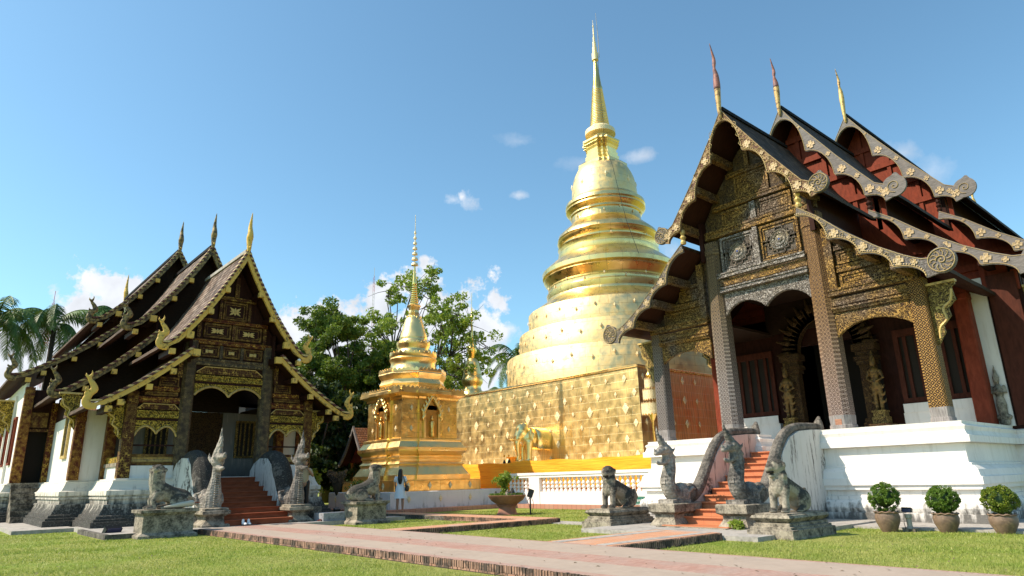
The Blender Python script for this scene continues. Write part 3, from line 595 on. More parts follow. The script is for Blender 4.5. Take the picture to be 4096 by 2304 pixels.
def bargeboard(parent, T, which, sx, front):
    d = T['d0']; top = T[which]; cus = T['c' + which]; W_ = T['wu' if which == 'u' else 'wl']
    low = scallop(cus, 9); low = resample([(x, 0, z) for x, z in low], 61); topr = resample([(x, 0, z) for x, z in top], 61)
    wx, wz, wr = W_
    m = MB(); tp = [(sx * p[0], p[2]) for p in topr] + [(sx * (wx - wr * .2), wz + wr * .55)]; bt = [(sx * p[0], p[2]) for p in low] + [(sx * (wx - wr * .0), wz - wr * .9)]
    m.strip(tp, bt, d, d + .09)
    b = m.build('bargeboard', m_board if front and which == 'u' else (m_board2 if front else m_grey), parent)
    # wheel / leaf end
    m = MB(); n = 40; pts = []
    for k in range(n):
        a = 2 * PI * k / n; r = wr * (1 + .0 * math.cos(a)); ex = 0
        if .16 < k / n < .26: ex = wr * .28 * (1 - abs(k / n - .21) / .05)
        pts.append((wx + (r + ex) * math.cos(a), wz + (r + ex * 1.1) * math.sin(a)))
    pts = [(sx * x, z) for x, z in pts]
    if sx < 0: pts = pts[::-1]
    m.prism(pts, d - .012, d + .088); wv = m.build('scroll_end', m_board2 if front else m_grey, b)
    # raised lines
    m = MB()
    inner = [(sx * p[0], d - .012, p[2] + .035) for p in low]; m.tube([(x, y, z) for x, y, z in inner], .012, 4)
    for k, p in enumerate(resample([(p[0], d - .02, p[2] + .085) for p in low], 70)):
        if front: m.ell((sx * p[0], p[1] + .004, p[2]), (.02, .014, .02), seg=5, rings=4)
    m.tube([(sx * p[0], d - .012, p[2] - .03) for p in topr], .010, 4)
    if front:
        m.tube(spiral(sx * wx, wz, wr * .38, 1.5, y=d - .03), .014, 4)
        m.tube([(sx * wx + wr * .9 * math.cos(a * PI / 12), d - .03, wz + wr * .9 * math.sin(a * PI / 12)) for a in range(25)], .013, 4)
        for k in range(11):
            a = 2 * PI * k / 11; p0 = .45; q = [(sx * wx + wr * r_ * math.cos(a + t_), d - .03, wz + wr * r_ * math.sin(a + t_)) for r_, t_ in ((.4, 0), (.6, .08), (.74, .22), (.76, .36), (.68, .34))]
            m.tube(q, .011, 4)
    else: m.tube(spiral(sx * wx, wz, wr * .62, 1.6, a0=1, y=d - .03), .013, 4)
    if front:   # scrolling tendrils along the board
        for k in range(9, 58, 5):
            a = Vector((topr[k][0], topr[k][2])); q = Vector((low[k][0], low[k][2])); c_ = (a + q) / 2; w_ = (a - q).length * .26
            m.tube([(sx * (c_.x + w_ * r_ * math.cos(t_ + k)), d - .022, c_.y + w_ * r_ * math.sin(t_ + k)) for r_, t_ in ((.2, 0), (.5, 1), (.8, 2), (1, 3), (1, 4), (1.15, 5))], .011, 4)
    m.build('gilded_beading', m_rim, b)
    # rosettes: large ones above each cusp, small between
    n = len(low)
    seg = (n - 1) // (len(cus) - 1)
    cum = np.array([[p[0], p[2]] for p in low])
    spots = []
    for ci in range(1, len(cus)):
        i = int(np.argmin(np.hypot(cum[:, 0] - cus[ci][0], cum[:, 1] - cus[ci][1])))
        j = min(range(61), key=lambda q: math.hypot(topr[q][0] - cus[ci][0] , topr[q][2] - cus[ci][1] ))
        if ci < len(cus) - 1 or which == 'u': spots.append((i, 1.0, .52 if ci < len(cus) - 1 else .5))
        i0 = int(np.argmin(np.hypot(cum[:, 0] - cus[ci - 1][0], cum[:, 1] - cus[ci - 1][1]))); spots.append(((i + i0) // 2, .62, .5))
    for i, sc, f in spots:
        pt = Vector((low[i][0], low[i][2])); j = min(range(61), key=lambda q: (Vector((topr[q][0], topr[q][2])) - pt).length); tp_ = Vector((topr[j][0], topr[j][2])); w_ = (tp_ - pt).length
        c_ = pt.lerp(tp_, f + .02); dirv = (tp_ - pt).normalized()
        ks = T.get('ku', 1.0); ro = ROS.copy(); C.objects.link(ro); ro.parent = b; ro.location = (sx * c_.x, d - .012, c_.y); ro.rotation_euler = (0, -sx * math.atan2(dirv.x, dirv.y) + 0, 0); s_ = min(.80 * sc * ks ** .6, w_ / .54); ro.scale = (s_, .45, s_)
    return b
_ros = rosette_mesh(.22); ROS = _ros.build('rosette', m_petal); C.objects.unlink(ROS)
m_board2 = carved('grey_bargeboard_carved', kind='scroll', ground=(.13, .11, .105), gold=(.26, .21, .14), grey=(.17, .155, .15), greyamt=.6, scale=7, line=.03, metal=.1)
def roof_sheet(parent, pts, d0, d1, mat, name='roof', th=.13, off=.0, under=m_soffit):
    """the two slopes of a curved roof, tiled above, boarded below, each slope its own part"""
    P = resample([(x, 0, z) for x, z in spline(pts, 5)], 26); L = np.r_[0, np.cumsum([math.hypot(P[i + 1][0] - P[i][0], P[i + 1][2] - P[i][2]) for i in range(25)])]
    for sx in (-1, 1):
        m = MB(); n = 26; ny = 24; vs = []; fs = []; uv = []; D = [d0 + (d1 - d0) * q / ny for q in range(ny + 1)]
        for d in D:
            for i, (x, _, z) in enumerate(P): vs.append((sx * x, d, z - .03 + .022 * noise.noise((x * 1.3, d * .9, sx * 3.1)) * min(1, i / 4)))
        for j in range(ny):
            for i in range(n - 1):
                f = (j * n + i, j * n + i + 1, (j + 1) * n + i + 1, (j + 1) * n + i); q = [(D[j], L[i]), (D[j], L[i + 1]), (D[j + 1], L[i + 1]), (D[j + 1], L[i])]
                if sx > 0: f = f[::-1]; q = q[::-1]
                fs.append(f); uv.append(q)
        b = len(vs); m.add(vs, fs, uv)
        top = [j * n + n - 1 for j in range(ny + 1)]; e = [(vs[t][0], vs[t][1], vs[t][2] - th) for t in top]; m.v += e
        for j in range(ny): m.f.append((top[j], top[j + 1], b + j + 1, b + j)); m.uv[len(m.f) - 1] = [(0, 0), (0, .1), (.1, .1), (.1, 0)]
        r = m.build(name, mat, parent, smooth=50)
        mu = MB(); vs = [(sx * x, d, z - .03 - th) for d in (d0, d1) for x, _, z in P]
        mu.add(vs, [(i, n + i, n + i + 1, i + 1) if sx < 0 else (i + 1, n + i + 1, n + i, i) for i in range(n - 1)]); mu.build('soffit', under, r)
def roof_z(T, x, key='u'):
    P = spline(T[key], 5); return float(np.interp(abs(x), [p[0] for p in P], [p[1] for p in P]))
def chofa(parent, x, d, z, h, mat1, mat2, fat=1.0, tipf=.3):
    p = [(x, d, z - .38 * fat), (x, d - .04, z - .12), (x, d - .03, z + .12 * h), (x, d - .0, z + .32 * h), (x, d + .02, z + .50 * h), (x, d - .0, z + .57 * h), (x, d - .04, z + .62 * h), (x, d - .03, z + .68 * h), (x, d + .01, z + .78 * h), (x, d - .07, z + .89 * h), (x, d - .16, z + h)]
    r = [.05, .15, .135, .085, .06, .055, .085, .05, .034, .03, .008]; P = spline(p, 5); R = resample([(a,) for a in r], len(P))
    o = MB().tube(P, [q[0] * fat for q in R], 10).build('ridge_finial', mat1, parent, smooth=True)
    k = int(len(P) * tipf); MB().tube(P[k:], [q[0] * fat + .003 for q in R[k:]], 10).build('finial_tip', mat2, o, smooth=True)
    m = MB(); [m.ell((x, d + .07 * fat, z + h * t), (.03 * fat, .05 * fat, .05 * fat), seg=6, rings=4) for t in (.34, .4, .46, .52)]; m.ell((x, d + .02, z + h * .585), (.085 * fat, .085 * fat, .05 * fat), seg=10, rings=6); m.build('finial_scales', mat1, o)
    return o
m_finbase = Mat('weathered_gold_finial', (.50, .33, .12), .55, .1); m_finbase.lay(m_finbase.ramp(m_finbase.noise(8, 6, .65), .48, .60, 0, .9), (.09, .045, .035)); m_finbase = m_finbase.done()
m_finialred = Mat('weathered_red_finial', (.30, .12, .09), .6); m_finialred.lay(m_finialred.ramp(m_finialred.noise(7, 5), .45, .62, 0, .9), (.10, .06, .08)); m_finialred = m_finialred.done()
for t, T in enumerate(tiersR):
    roof_sheet(HR, T['u'], T['d0'] + .08, T['d1'], m_tileR); roof_sheet(HR, T['l'], T['d0'] + .08, T['d1'] + (.85 if t < 2 else 0), m_tileR, 'lower_roof')
    for sx in (-1, 1):
        bargeboard(HR, T, 'u', sx, t == 0); bargeboard(HR, T, 'l', sx, t == 0)
    z = T['u'][0][1]; chofa(HR, 0, T['d0'] - .02, z - .1, (2.8, 2.4, 2.65)[t], m_finbase if t < 2 else m_goldtrim, m_finialred if t < 2 else m_finbase, fat=.82, tipf=(.3, .36, .6)[t])
    m = MB(); n = int((T['d1'] - T['d0']) / .32); [m.box((0, T['d0'] + .2 + i * .32, z + .02), (.16, .30, .13)) for i in range(n)]; m.build('ridge_tiles', m_tileR, HR)
    # neck wall between upper and lower roof
    xu = T['l'][0][0]; zl = T['l'][0][1]; zu = T['cu'][-2][1]
    for sx in (-1, 1): MB().b2(min(sx * (xu - .18), sx * (xu - .02)), max(sx * (xu - .18), sx * (xu - .02)), T['d0'] + 1.2, T['d1'], zl - .5, roof_z(T, xu) - .2).build('neck_wall', m_darkred, HR)
    for sx in (-1, 1):   # turned post and beam ends where the two roofs meet at the front
        m = MB().lathe([(.09, 0), (.11, .08), (.07, .16), (.12, .26), (.06, .36), (.1, .44), (.08, .56)], (sx * (xu + .0), T['d0'] + .18), 10, zl + .02); m.build('turned_post', m_goldtrim if t == 0 else m_darkred, HR)
chofa(HR, 0, 31, tiersR[2]['u'][0][1] - .6, 2.6, m_goldtrim, m_goldtrim)
# gable walls
def gable_poly(T, dz=.16):
    up = [(x, z - dz) for x, z in T['u'][:-1]]; lo = [(x, z - dz) for x, z in T['l']]
    xn = T['l'][0][0] - .03; right = [p for p in up if p[0] < xn] + [(xn, up[-2][1])] + lo
    return right
def gable(parent, T, d, zbot, mat, name='gable_wall', xmax=None, dz=.2):
    rt = gable_poly(T, dz); rt = [p for p in rt if xmax is None or p[0] <= xmax]; rt.append((rt[-1][0], zbot))
    poly = [(-x, z) for x, z in rt[1:]][::-1] + rt[:1] + rt[1:]
    return MB().prism(poly[::-1], d, d + .14).build(name, mat, parent)
# front gable of the porch: boarded back, carved beams and panels laid on it
rt = [(x, z) for x, z in [(0, 13.4), (.35, 13.2), (.8, 12.6), (1.5, 11.7), (2.1, 10.7), (2.2, 9.6), (3.0, 8.8), (3.8, 7.9), (4.6, 7.3), (4.9, 7.15), (4.9, 6.9)]]
MB().prism([(-x, z) for x, z in rt[::-1]][:-1] + rt + [(1.7, 6.9), (1.7, 7.9), (-1.7, 7.9), (-1.7, 6.9)], .30, .40).build('gable_boarding', m_panel, HR)
def carved_panel(parent, x0, x1, z0, z1, d, mat, frame, deep=.05, medallion=None, steps=False, fw=.09):
    m = MB(); 
    for a, b, c, e in ((x0, x1, z0, z0 + fw), (x0, x1, z1 - fw, z1), (x0, x0 + fw, z0 + fw, z1 - fw), (x1 - fw, x1, z0 + fw, z1 - fw)): m.b2(a, b, d - deep, d + .02, c, e)
    g2 = fw * .55; i0, i1, j0, j1 = x0 + fw + .04, x1 - fw - .04, z0 + fw + .04, z1 - fw - .04
    for a, b, c, e in ((i0, i1, j0, j0 + g2), (i0, i1, j1 - g2, j1), (i0, i0 + g2, j0 + g2, j1 - g2), (i1 - g2, i1, j0 + g2, j1 - g2)): m.b2(a, b, d - deep * .45, d + .02, c, e)
    f = m.build('panel_frame', frame, parent)
    MB().b2(x0 + fw, x1 - fw, d - .004, d + .03, z0 + fw, z1 - fw).build('panel', mat, f)
    cx, cz = (x0 + x1) / 2, (z0 + z1) / 2; hw, hh = (x1 - x0) / 2 - fw, (z1 - z0) / 2 - fw
    if steps:
        m = MB(); n = 4
        for sx in (-1, 1):
            for sz in (-1, 1):
                for k in range(n):
                    for q, off in ((.94, 0), (.66, 1)):
                        a = hw * q * (k + .5) / n * 1.0; b_ = hh * q * (n - k - .5) / n
                        m.box((cx + sx * a, d - .03, cz + sz * b_), (hw * .24 * q, .05, hh * .08)); m.box((cx + sx * (a + hw * q * .115), d - .03, cz + sz * (b_ - hh * .1 * q)), (hw * .08, .05, hh * .24 * q))
        m.build('stepped_fret', m_fret, f)
    if medallion:
        r = medallion; m = MB().lathe([(r, 0), (r, .05), (r * .92, .075), (r * .85, .05), (r * .8, .045), (r * .62, .05), (r * .58, .08), (r * .5, .05), (r * .3, .055), (r * .26, .085), (r * .14, .09)], (0, 0), 28)
        for k in range(16): a = 2 * PI * k / 16; m.ell((math.cos(a) * r * .7, math.sin(a) * r * .7, .055), (.02, .02, .02), seg=5, rings=4)
        o = m.build('medallion', m_panelgrey, f); o.location = (cx, d, cz); o.rotation_euler = (PI / 2, 0, 0)
        e = MB().ell((0, 0, .09), (.035, .035, .02), seg=8, rings=5).build('glass_boss', m_blue, f); e.location = (cx, d, cz); e.rotation_euler = (PI / 2, 0, 0)
    return f
m_fret = carved('dark_stepped_fretwork', ground=(.05, .04, .035), gold=(.30, .22, .10), grey=(.17, .14, .12), greyamt=.7, scale=12)
m_panelgrey = carved('medallion_carving', kind='scroll', ground=(.10, .09, .08), gold=(.45, .36, .22), grey=(.42, .40, .38), greyamt=.6, scale=14)
def beam(parent, x0, x1, z0, z1, d, proj, mat, name='beam', slope=0):
    m = MB(); h = z1 - z0
    pr_ = [(0, 0), (-proj, h * .08), (-proj, h * .32), (-proj * .7, h * .38), (-proj * .7, h * .62), (-proj, h * .7), (-proj, h * .95), (0, h)] if not slope else [(0, 0), (-proj * .3, h * .1), (-proj * .6, h * .35), (-proj, h * .6), (-proj, h * .95), (0, h)]
    n = len(pr_); vs = [(x, d + p, z0 + q) for x in (x0, x1) for p, q in pr_]
    m.add(vs, [(i, i + n, i + n + 1, i + 1) for i in range(n - 1)] + [(n - 1, 2 * n - 1, n, 0)] + [tuple(range(n)), tuple(range(2 * n - 1, n - 1, -1))]); return m.build(name, mat, parent)
def arch(parent, x0, x1, ztop, cusps, d, th, mat, name='arch_panel', rimmat=None, rim=.05):
    """hanging arch panel; lower edge = lobes between cusps [(x,z) spring/cusp..., peak height]"""
    low = []
    for (xa, za, zb, xb, zpk) in cusps:
        for k in range(13):
            t = k / 12; low.append((xa + (xb - xa) * t, (za * (1 - t) + zb * t) + (zpk - (za * (1 - t) + zb * t)) * (math.sin(PI * t) ** .75)))
    m = MB().strip([(x, ztop) for x, z in low], low, d, d + th); o = m.build(name, mat, parent)
    MB().tube([(x, d - .005, z + .01) for x, z in low], rim * .5, 5).build('arch_rim', rimmat or mat, o)
    return o
# centre bay
arch(HR, -1.56, 1.68, 7.84, [(-1.52, 7.02, 7.06, .05, 7.44), (.05, 7.06, 7.02, 1.66, 7.46)], .20, .12, m_carvegrey)
beam(HR, -1.58, 1.72, 7.84, 8.06, .16, .14, m_carvegrey, 'moulding'); beam(HR, -1.58, 1.72, 8.08, 8.36, .16, .06, m_carve, 'frieze'); beam(HR, -1.62, 1.72, 8.38, 8.60, .10, .10, m_carvegrey)
carved_panel(HR, -1.48, -.10, 8.64, 9.98, .28, m_fret, m_carvegrey, .07, .36, True); carved_panel(HR, .12, 1.56, 8.64, 9.98, .28, m_fret, m_carve, .07, .36, True)
MB().b2(-.08, .10, .12, .30, 8.62, 10.0).build('mullion', m_carvegrey, HR)
beam(HR, -2.15, 2.3, 10.02, 10.36, .24, .1, m_carve); carved_panel(HR, -1.3, -.12, 10.4, 11.0, .28, m_carve, m_carve); carved_panel(HR, .14, 1.45, 10.4, 11.0, .28, m_carve, m_carve)
MB().b2(-.1, .12, .18, .30, 10.38, 11.02).build('mullion', m_carvegrey, HR); beam(HR, -1.6, 1.75, 11.06, 11.28, .24, .08, m_carve)
carved_panel(HR, -.62, .72, 11.32, 12.2, .28, m_carve, m_carve); beam(HR, -.9, .95, 12.22, 12.4, .24, .07, m_carve); MB().b2(-.08, .08, .2, .3, 12.42, 13.2).build('mullion', m_carve, HR)
for sx in (-1, 1):
    q = lambda a, b: (min(sx * a, sx * b), max(sx * a, sx * b)); mm = m_carve if sx > 0 else m_carvegrey
    MB().b2(*q(2.3, 2.56), .12, .3, 6.95, 9.2).build('side_post', m_carve, HR)
    beam(HR, *q(2.28, 4.55), 6.32, 6.50, .16, .10, m_carve, 'moulding', 1); beam(HR, *q(2.28, 4.55), 6.52, 6.80, .16, .05, m_carve, 'frieze'); beam(HR, *q(2.28, 4.9), 6.84, 7.10, .12, .1, m_carve)
    x0, x1 = q(2.3, 4.52); arch(HR, x0, x1, 6.32, [(x0, 5.55, 5.62, x1, 5.98)] if sx > 0 else [(x0, 5.62, 5.55, x1, 5.98)], .20, .12, m_carve, rimmat=m_carve, rim=.04)
    carved_panel(HR, *q(2.62, 4.3), 7.14, 7.58, .28, m_carve, m_carve); beam(HR, *q(2.6, 4.2), 7.6, 7.86, .24, .06, m_carve); carved_panel(HR, *q(2.64, 3.5), 7.9, 8.34, .28, m_carve, m_carve); beam(HR, *q(2.6, 3.4), 8.36, 8.52, .24, .06, m_carve)
# purlins carrying the overhang
for t, T in enumerate(tiersR[:2]):
    for key, lst in (('u', (.28, .55, .85)), ('l', (.25, .5, .75))):
        P = resample([(x, 0, z) for x, z in T[key]], 41)
        for f in lst:
            x, _, z = P[int(f * 40)]; z = min(z, roof_z(T, x + .11, key)) - .18
            for sx in (-1, 1): MB().b2(sx * x - .11, sx * x + .11, T['d0'] + .12, T['d0'] + 1.5, z - .28, z).build('purlin', m_carve if t == 0 else m_darkred, HR)
def bracket(parent, sx, x, d, ztop, h, w, mat, th=.1):
    pts = [(0, 0), (w, 0), (w, -.08), (w * .86, -.14), (w * .92, -.3 * h), (w * .62, -.42 * h), (w * .66, -.55 * h), (w * .34, -.7 * h), (w * .36, -.8 * h), (.04, -h), (0, -h)]
    pts = [(sx * (x + a), ztop + b) for a, b in pts]; pts = pts[::-1] if sx > 0 else pts
    o = MB().prism(pts, d - th / 2, d + th / 2).build('eave_bracket', mat, parent)
    cv = spline([(w * .85, -.12 * h), (w * .75, -.3 * h), (w * .45, -.42 * h), (w * .5, -.6 * h), (w * .22, -.72 * h), (w * .15, -.9 * h)], 4)
    m = MB().tube([(sx * (x + a), d - th / 2, ztop + b) for a, b in cv], .035, 5); m.box((sx * (x + w / 2), d, ztop + .03), (w + .06, th + .08, .07)); m.build('bracket_scroll', m_goldtrim, o)
for sx in (-1, 1):
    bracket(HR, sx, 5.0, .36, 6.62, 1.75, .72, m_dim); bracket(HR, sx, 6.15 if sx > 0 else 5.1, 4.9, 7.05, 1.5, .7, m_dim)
# main body, second tier: red gable, front wall with windows and guardian doorway
def wallbox(parent, x0, x1, y0, y1, z0, z1, mat, name='wall'): return MB().b2(x0, x1, y0, y1, z0, z1).build(name, mat, parent)
gable(HR, tiersR[1], 4.8, 7.3, m_redlac, xmax=6.2); gable(HR, tiersR[2], 11.9, 3, m_redlac)
for T, d in ((tiersR[1], 4.8), (tiersR[2], 11.9)):
    m = MB(); k = T['ku']; zb = T['u'][-1][1]; xx = np.linspace(0, 3.2 * k, 60); zz = [roof_z(T, x) for x in xx]
    for z in (zb + .25, zb + 1.35, zb + 2.5, zb + 3.6):
        w_ = float(np.interp(-(z + .35), [-q for q in zz], xx)); m.b2(-w_, w_, d - .12, d, z - .12, z + .12)
    for x in (-2.35, -1.55, -.8, 0, .8, 1.55, 2.35): m.b2(x * k - .08, x * k + .08, d - .08, d, T['l'][0][1] - .3, roof_z(T, x * k) - .3)
    for x in (3.7, 4.5, 5.2):
        for sx in (-1, 1): m.b2(sx * x * k - .08, sx * x * k + .08, d - .08, d, T['l'][-1][1] - .8, roof_z(T, x * k, 'l') - .3)
    xl = np.linspace(T['l'][0][0], T['l'][-1][0], 60); zl_ = [roof_z(T, x, 'l') for x in xl]
    for z0 in (T['l'][-1][1] + .2, T['l'][-1][1] + 1.2):
        w_ = float(np.interp(-(z0 + .3), [-q for q in zl_], xl)); m.b2(-w_, w_, d - .1, d, z0 - .12, z0 + .12)
    m.build('gable_framing', m_redlac, HR)
W0 = 4.8
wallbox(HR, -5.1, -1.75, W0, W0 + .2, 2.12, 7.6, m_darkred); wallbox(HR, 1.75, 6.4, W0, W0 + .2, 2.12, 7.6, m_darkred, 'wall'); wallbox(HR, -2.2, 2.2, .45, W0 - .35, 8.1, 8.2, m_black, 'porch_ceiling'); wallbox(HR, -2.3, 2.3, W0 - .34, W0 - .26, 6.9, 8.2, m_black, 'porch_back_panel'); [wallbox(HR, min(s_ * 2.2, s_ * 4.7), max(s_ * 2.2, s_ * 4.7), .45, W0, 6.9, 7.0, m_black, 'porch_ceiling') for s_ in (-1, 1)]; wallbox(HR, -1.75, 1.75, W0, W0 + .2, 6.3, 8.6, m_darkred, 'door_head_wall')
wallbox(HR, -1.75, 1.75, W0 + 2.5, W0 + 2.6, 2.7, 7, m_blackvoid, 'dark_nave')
for sx in (-1, 1):
    q = lambda a, b: (min(sx * a, sx * b), max(sx * a, sx * b))
    wallbox(HR, *q(2.3, 4.65), W0 - .22, W0 - .002, 2.125, 3.35, m_whitewall, 'dado'); wallbox(HR, *q(2.34, 4.60), W0 - .26, W0 - .222, 3.35, 3.66, m_whitewall, 'dado_ledge')
    fr = MB().b2(*q(2.34, 4.6), W0 - .14, W0 - .004, 3.68, 3.86).b2(*q(2.34, 4.6), W0 - .14, W0 - .004, 6.05, 6.3).b2(*q(2.34, 2.5), W0 - .14, W0 - .004, 3.86, 6.05).b2(*q(4.44, 4.6), W0 - .14, W0 - .004, 3.86, 6.05).build('window', m_winred, HR)
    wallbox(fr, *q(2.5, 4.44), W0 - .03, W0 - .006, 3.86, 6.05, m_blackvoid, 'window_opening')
    for k in range(5): x = 2.5 + (k + .5) * 1.94 / 5; wallbox(fr, *q(x - .055, x + .055), W0 - .12, W0 - .05, 3.86, 6.05, m_winred, 'window_bar')
    wallbox(HR, *q(4.95, 5.42 if sx > 0 else 5.1), W0 - .06, W0 - .004, 2.7, 7.6, m_whitewall if sx > 0 else m_redlac, 'white_pilaster' if sx > 0 else 'red_pilaster'); wallbox(HR, *q(4.68, 4.94), W0 - .12, W0 - .002, 2.705, 7.6, m_winred, 'red_post')
    if sx > 0: wallbox(HR, *q(5.5, 6.3), W0 - .12, W0 - .002, 2.705, 7.6, m_winred, 'red_post')
    # relief of a praying deity on the pilaster
    m = MB(); x = sx * 5.18; y = W0 - .12
    m.limb([(x, y, 3.02), (x, y, 3.4), (x, y, 3.62)], [.12, .15, .10]).limb([(x, y, 3.62), (x, y - .02, 3.85), (x, y, 4.02)], [.10, .15, .07]).ell((x, y - .03, 4.15), (.09, .09, .12)).limb([(x, y, 4.24), (x, y, 4.4), (x, y, 4.66)], [.10, .05, .012])
    for s_ in (-1, 1): m.limb([(x + s_ * .16, y, 3.95), (x + s_ * .21, y - .05, 3.74), (x + s_ * .03, y - .14, 3.78)], [.05, .045, .035])
    m.ell((x, y - .15, 3.84), (.03, .04, .08)).limb([(x - .12, y, 2.98), (x + .12, y, 2.98)], [.1, .1]).ell((x, y, 2.82), (.16, .1, .12))
    if sx > 0: organic(m.build('praying_deity_relief', m_ped, HR, True), .022, 2, .02, .06)
    # door pilaster
    m = MB(); xc = sx * 1.42
    for z0, z1, w_ in ((2.125, 2.7, .46), (2.7, 2.95, .42), (2.95, 3.1, .50), (3.1, 3.25, .44), (3.25, 5.2, .34), (5.2, 5.35, .42), (5.35, 5.5, .50), (5.5, 5.7, .42), (5.7, 5.95, .54)): m.box((xc, W0 - .3, (z0 + z1) / 2), (w_ * 1.5, w_, z1 - z0 - .004))
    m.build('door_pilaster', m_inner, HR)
    # side walls
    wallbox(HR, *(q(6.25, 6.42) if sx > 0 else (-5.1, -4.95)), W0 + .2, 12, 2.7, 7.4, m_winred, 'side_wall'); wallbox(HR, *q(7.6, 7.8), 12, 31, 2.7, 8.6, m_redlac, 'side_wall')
wallbox(HR, -7.8, 7.8, 11.9, 12.04, 2.7, 8.6, m_redlac, 'wall')
# door arch and guardians
m = MB()
for k in range(26):
    a = PI * k / 25; r1, r2 = 1.05, 1.7; m.box((math.cos(a) * 1.38, W0 - .3, 6.0 + math.sin(a) * 1.5), (.3, .3, .62), ry=-(a - PI / 2) * 1.0)
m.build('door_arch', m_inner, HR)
m = MB(); [m.limb([(math.cos(PI * k / 12) * 1.5, W0 - .45, 6.0 + math.sin(PI * k / 12) * 1.62), (math.cos(PI * k / 12) * 1.95, W0 - .45, 6.0 + math.sin(PI * k / 12) * 2.1)], [.12, .03]) for k in range(13)]; m.build('arch_flames', m_inner, HR)
m_figgold = Mat('shade_darkened_figure_gilding', (.20, .115, .03), .5, .3); m_figgold.lay(m_figgold.ramp(m_figgold.noise(12, 5), .45, .6, 0, .9), (.05, .03, .012)); m_figgold.bump(m_figgold.noise(25, 3), .8, .02); m_figgold = m_figgold.done()  # guardian gilding, porch shade painted in as a darker gold
GU = thing('guardian_statue', 'gilded standing guardian left of the dark hall doorway', 'statue', (-11.3 - 1.62, 21.4 + W0 - .62, 3.02), 0, 'gilded guardians beside the hall doorway')
m = MB(); m.limb([(-.08, 0, .55), (-.09, 0, .95), (-.08, 0, 1.35)], [.06, .07, .11]).limb([(.08, 0, .55), (.09, 0, .95), (.08, 0, 1.35)], [.06, .07, .11]).limb([(0, 0, 1.3), (0, 0, 1.55), (0, -.01, 1.85)], [.15, .12, .18]).limb([(0, 0, 1.9), (0, 0, 2.05)], [.07, .06]).ell((0, -.02, 2.15), (.1, .1, .13))
m.limb([(0, 0, 2.25), (0, 0, 2.4), (0, 0, 2.62)], [.1, .06, .012]).limb([(-.2, 0, 1.85), (-.27, -.02, 1.6), (-.1, -.14, 1.5)], [.06, .05, .04]).limb([(.2, 0, 1.85), (.27, -.02, 1.6), (.1, -.14, 1.5)], [.06, .05, .04])
for s_ in (-1, 1):
    for z in (.75, 1.0, 1.25): m.limb([(s_ * .1, 0, z), (s_ * .22, 0, z + .02), (s_ * .27, 0, z + .12)], [.07, .04, .012])
m.limb([(-.1, 0, .52), (-.1, -.1, .48)], [.06, .04]).limb([(.1, 0, .52), (.1, -.1, .48)], [.06, .04])
organic(m.build('figure', m_figgold, GU, True), .022, 2); MB().box((0, 0, .12), (.5, .4, .24)).box((0, 0, .32), (.4, .34, .16)).box((0, 0, .43), (.46, .38, .06)).build('pedestal', m_dim, GU)
MB().b2(-.3, .3, -.26, .26, -.895, -.1).b2(-.36, .36, -.3, .3, -.1, -.002).build('base_block', m_inner, GU)
dup(GU, (-11.3 + 1.7, 21.4 + W0 - .62, 3.02), 0, 'gilded standing guardian right of the hall doorway, behind the gilded corner pillar')
# stairs
m = MB(); NS = 11; y0s, y1s = -4.75, -.25; xL, xR = -.70, 1.07
for k in range(NS):
    zt = .16 + (k + 1) * (2.12 - .16) / NS - .0; ya = y0s + k * (y1s - y0s) / NS
    m.b2(xL, xR, ya, .0, zt - .19 if k else 0, zt - .03); m.b2(xL - .001, xR + .001, ya - .06, ya + .45, zt - .035, zt)
m.b2(xL - .15, xR + .15, y0s - .75, y0s, .0, .14); m.build('stairs', m_terra, HR)
MB().b2(xL - .2, xR + .2, y0s - .95, y0s - .752, .0, .12).build('stair_foot', m_ped, HR)

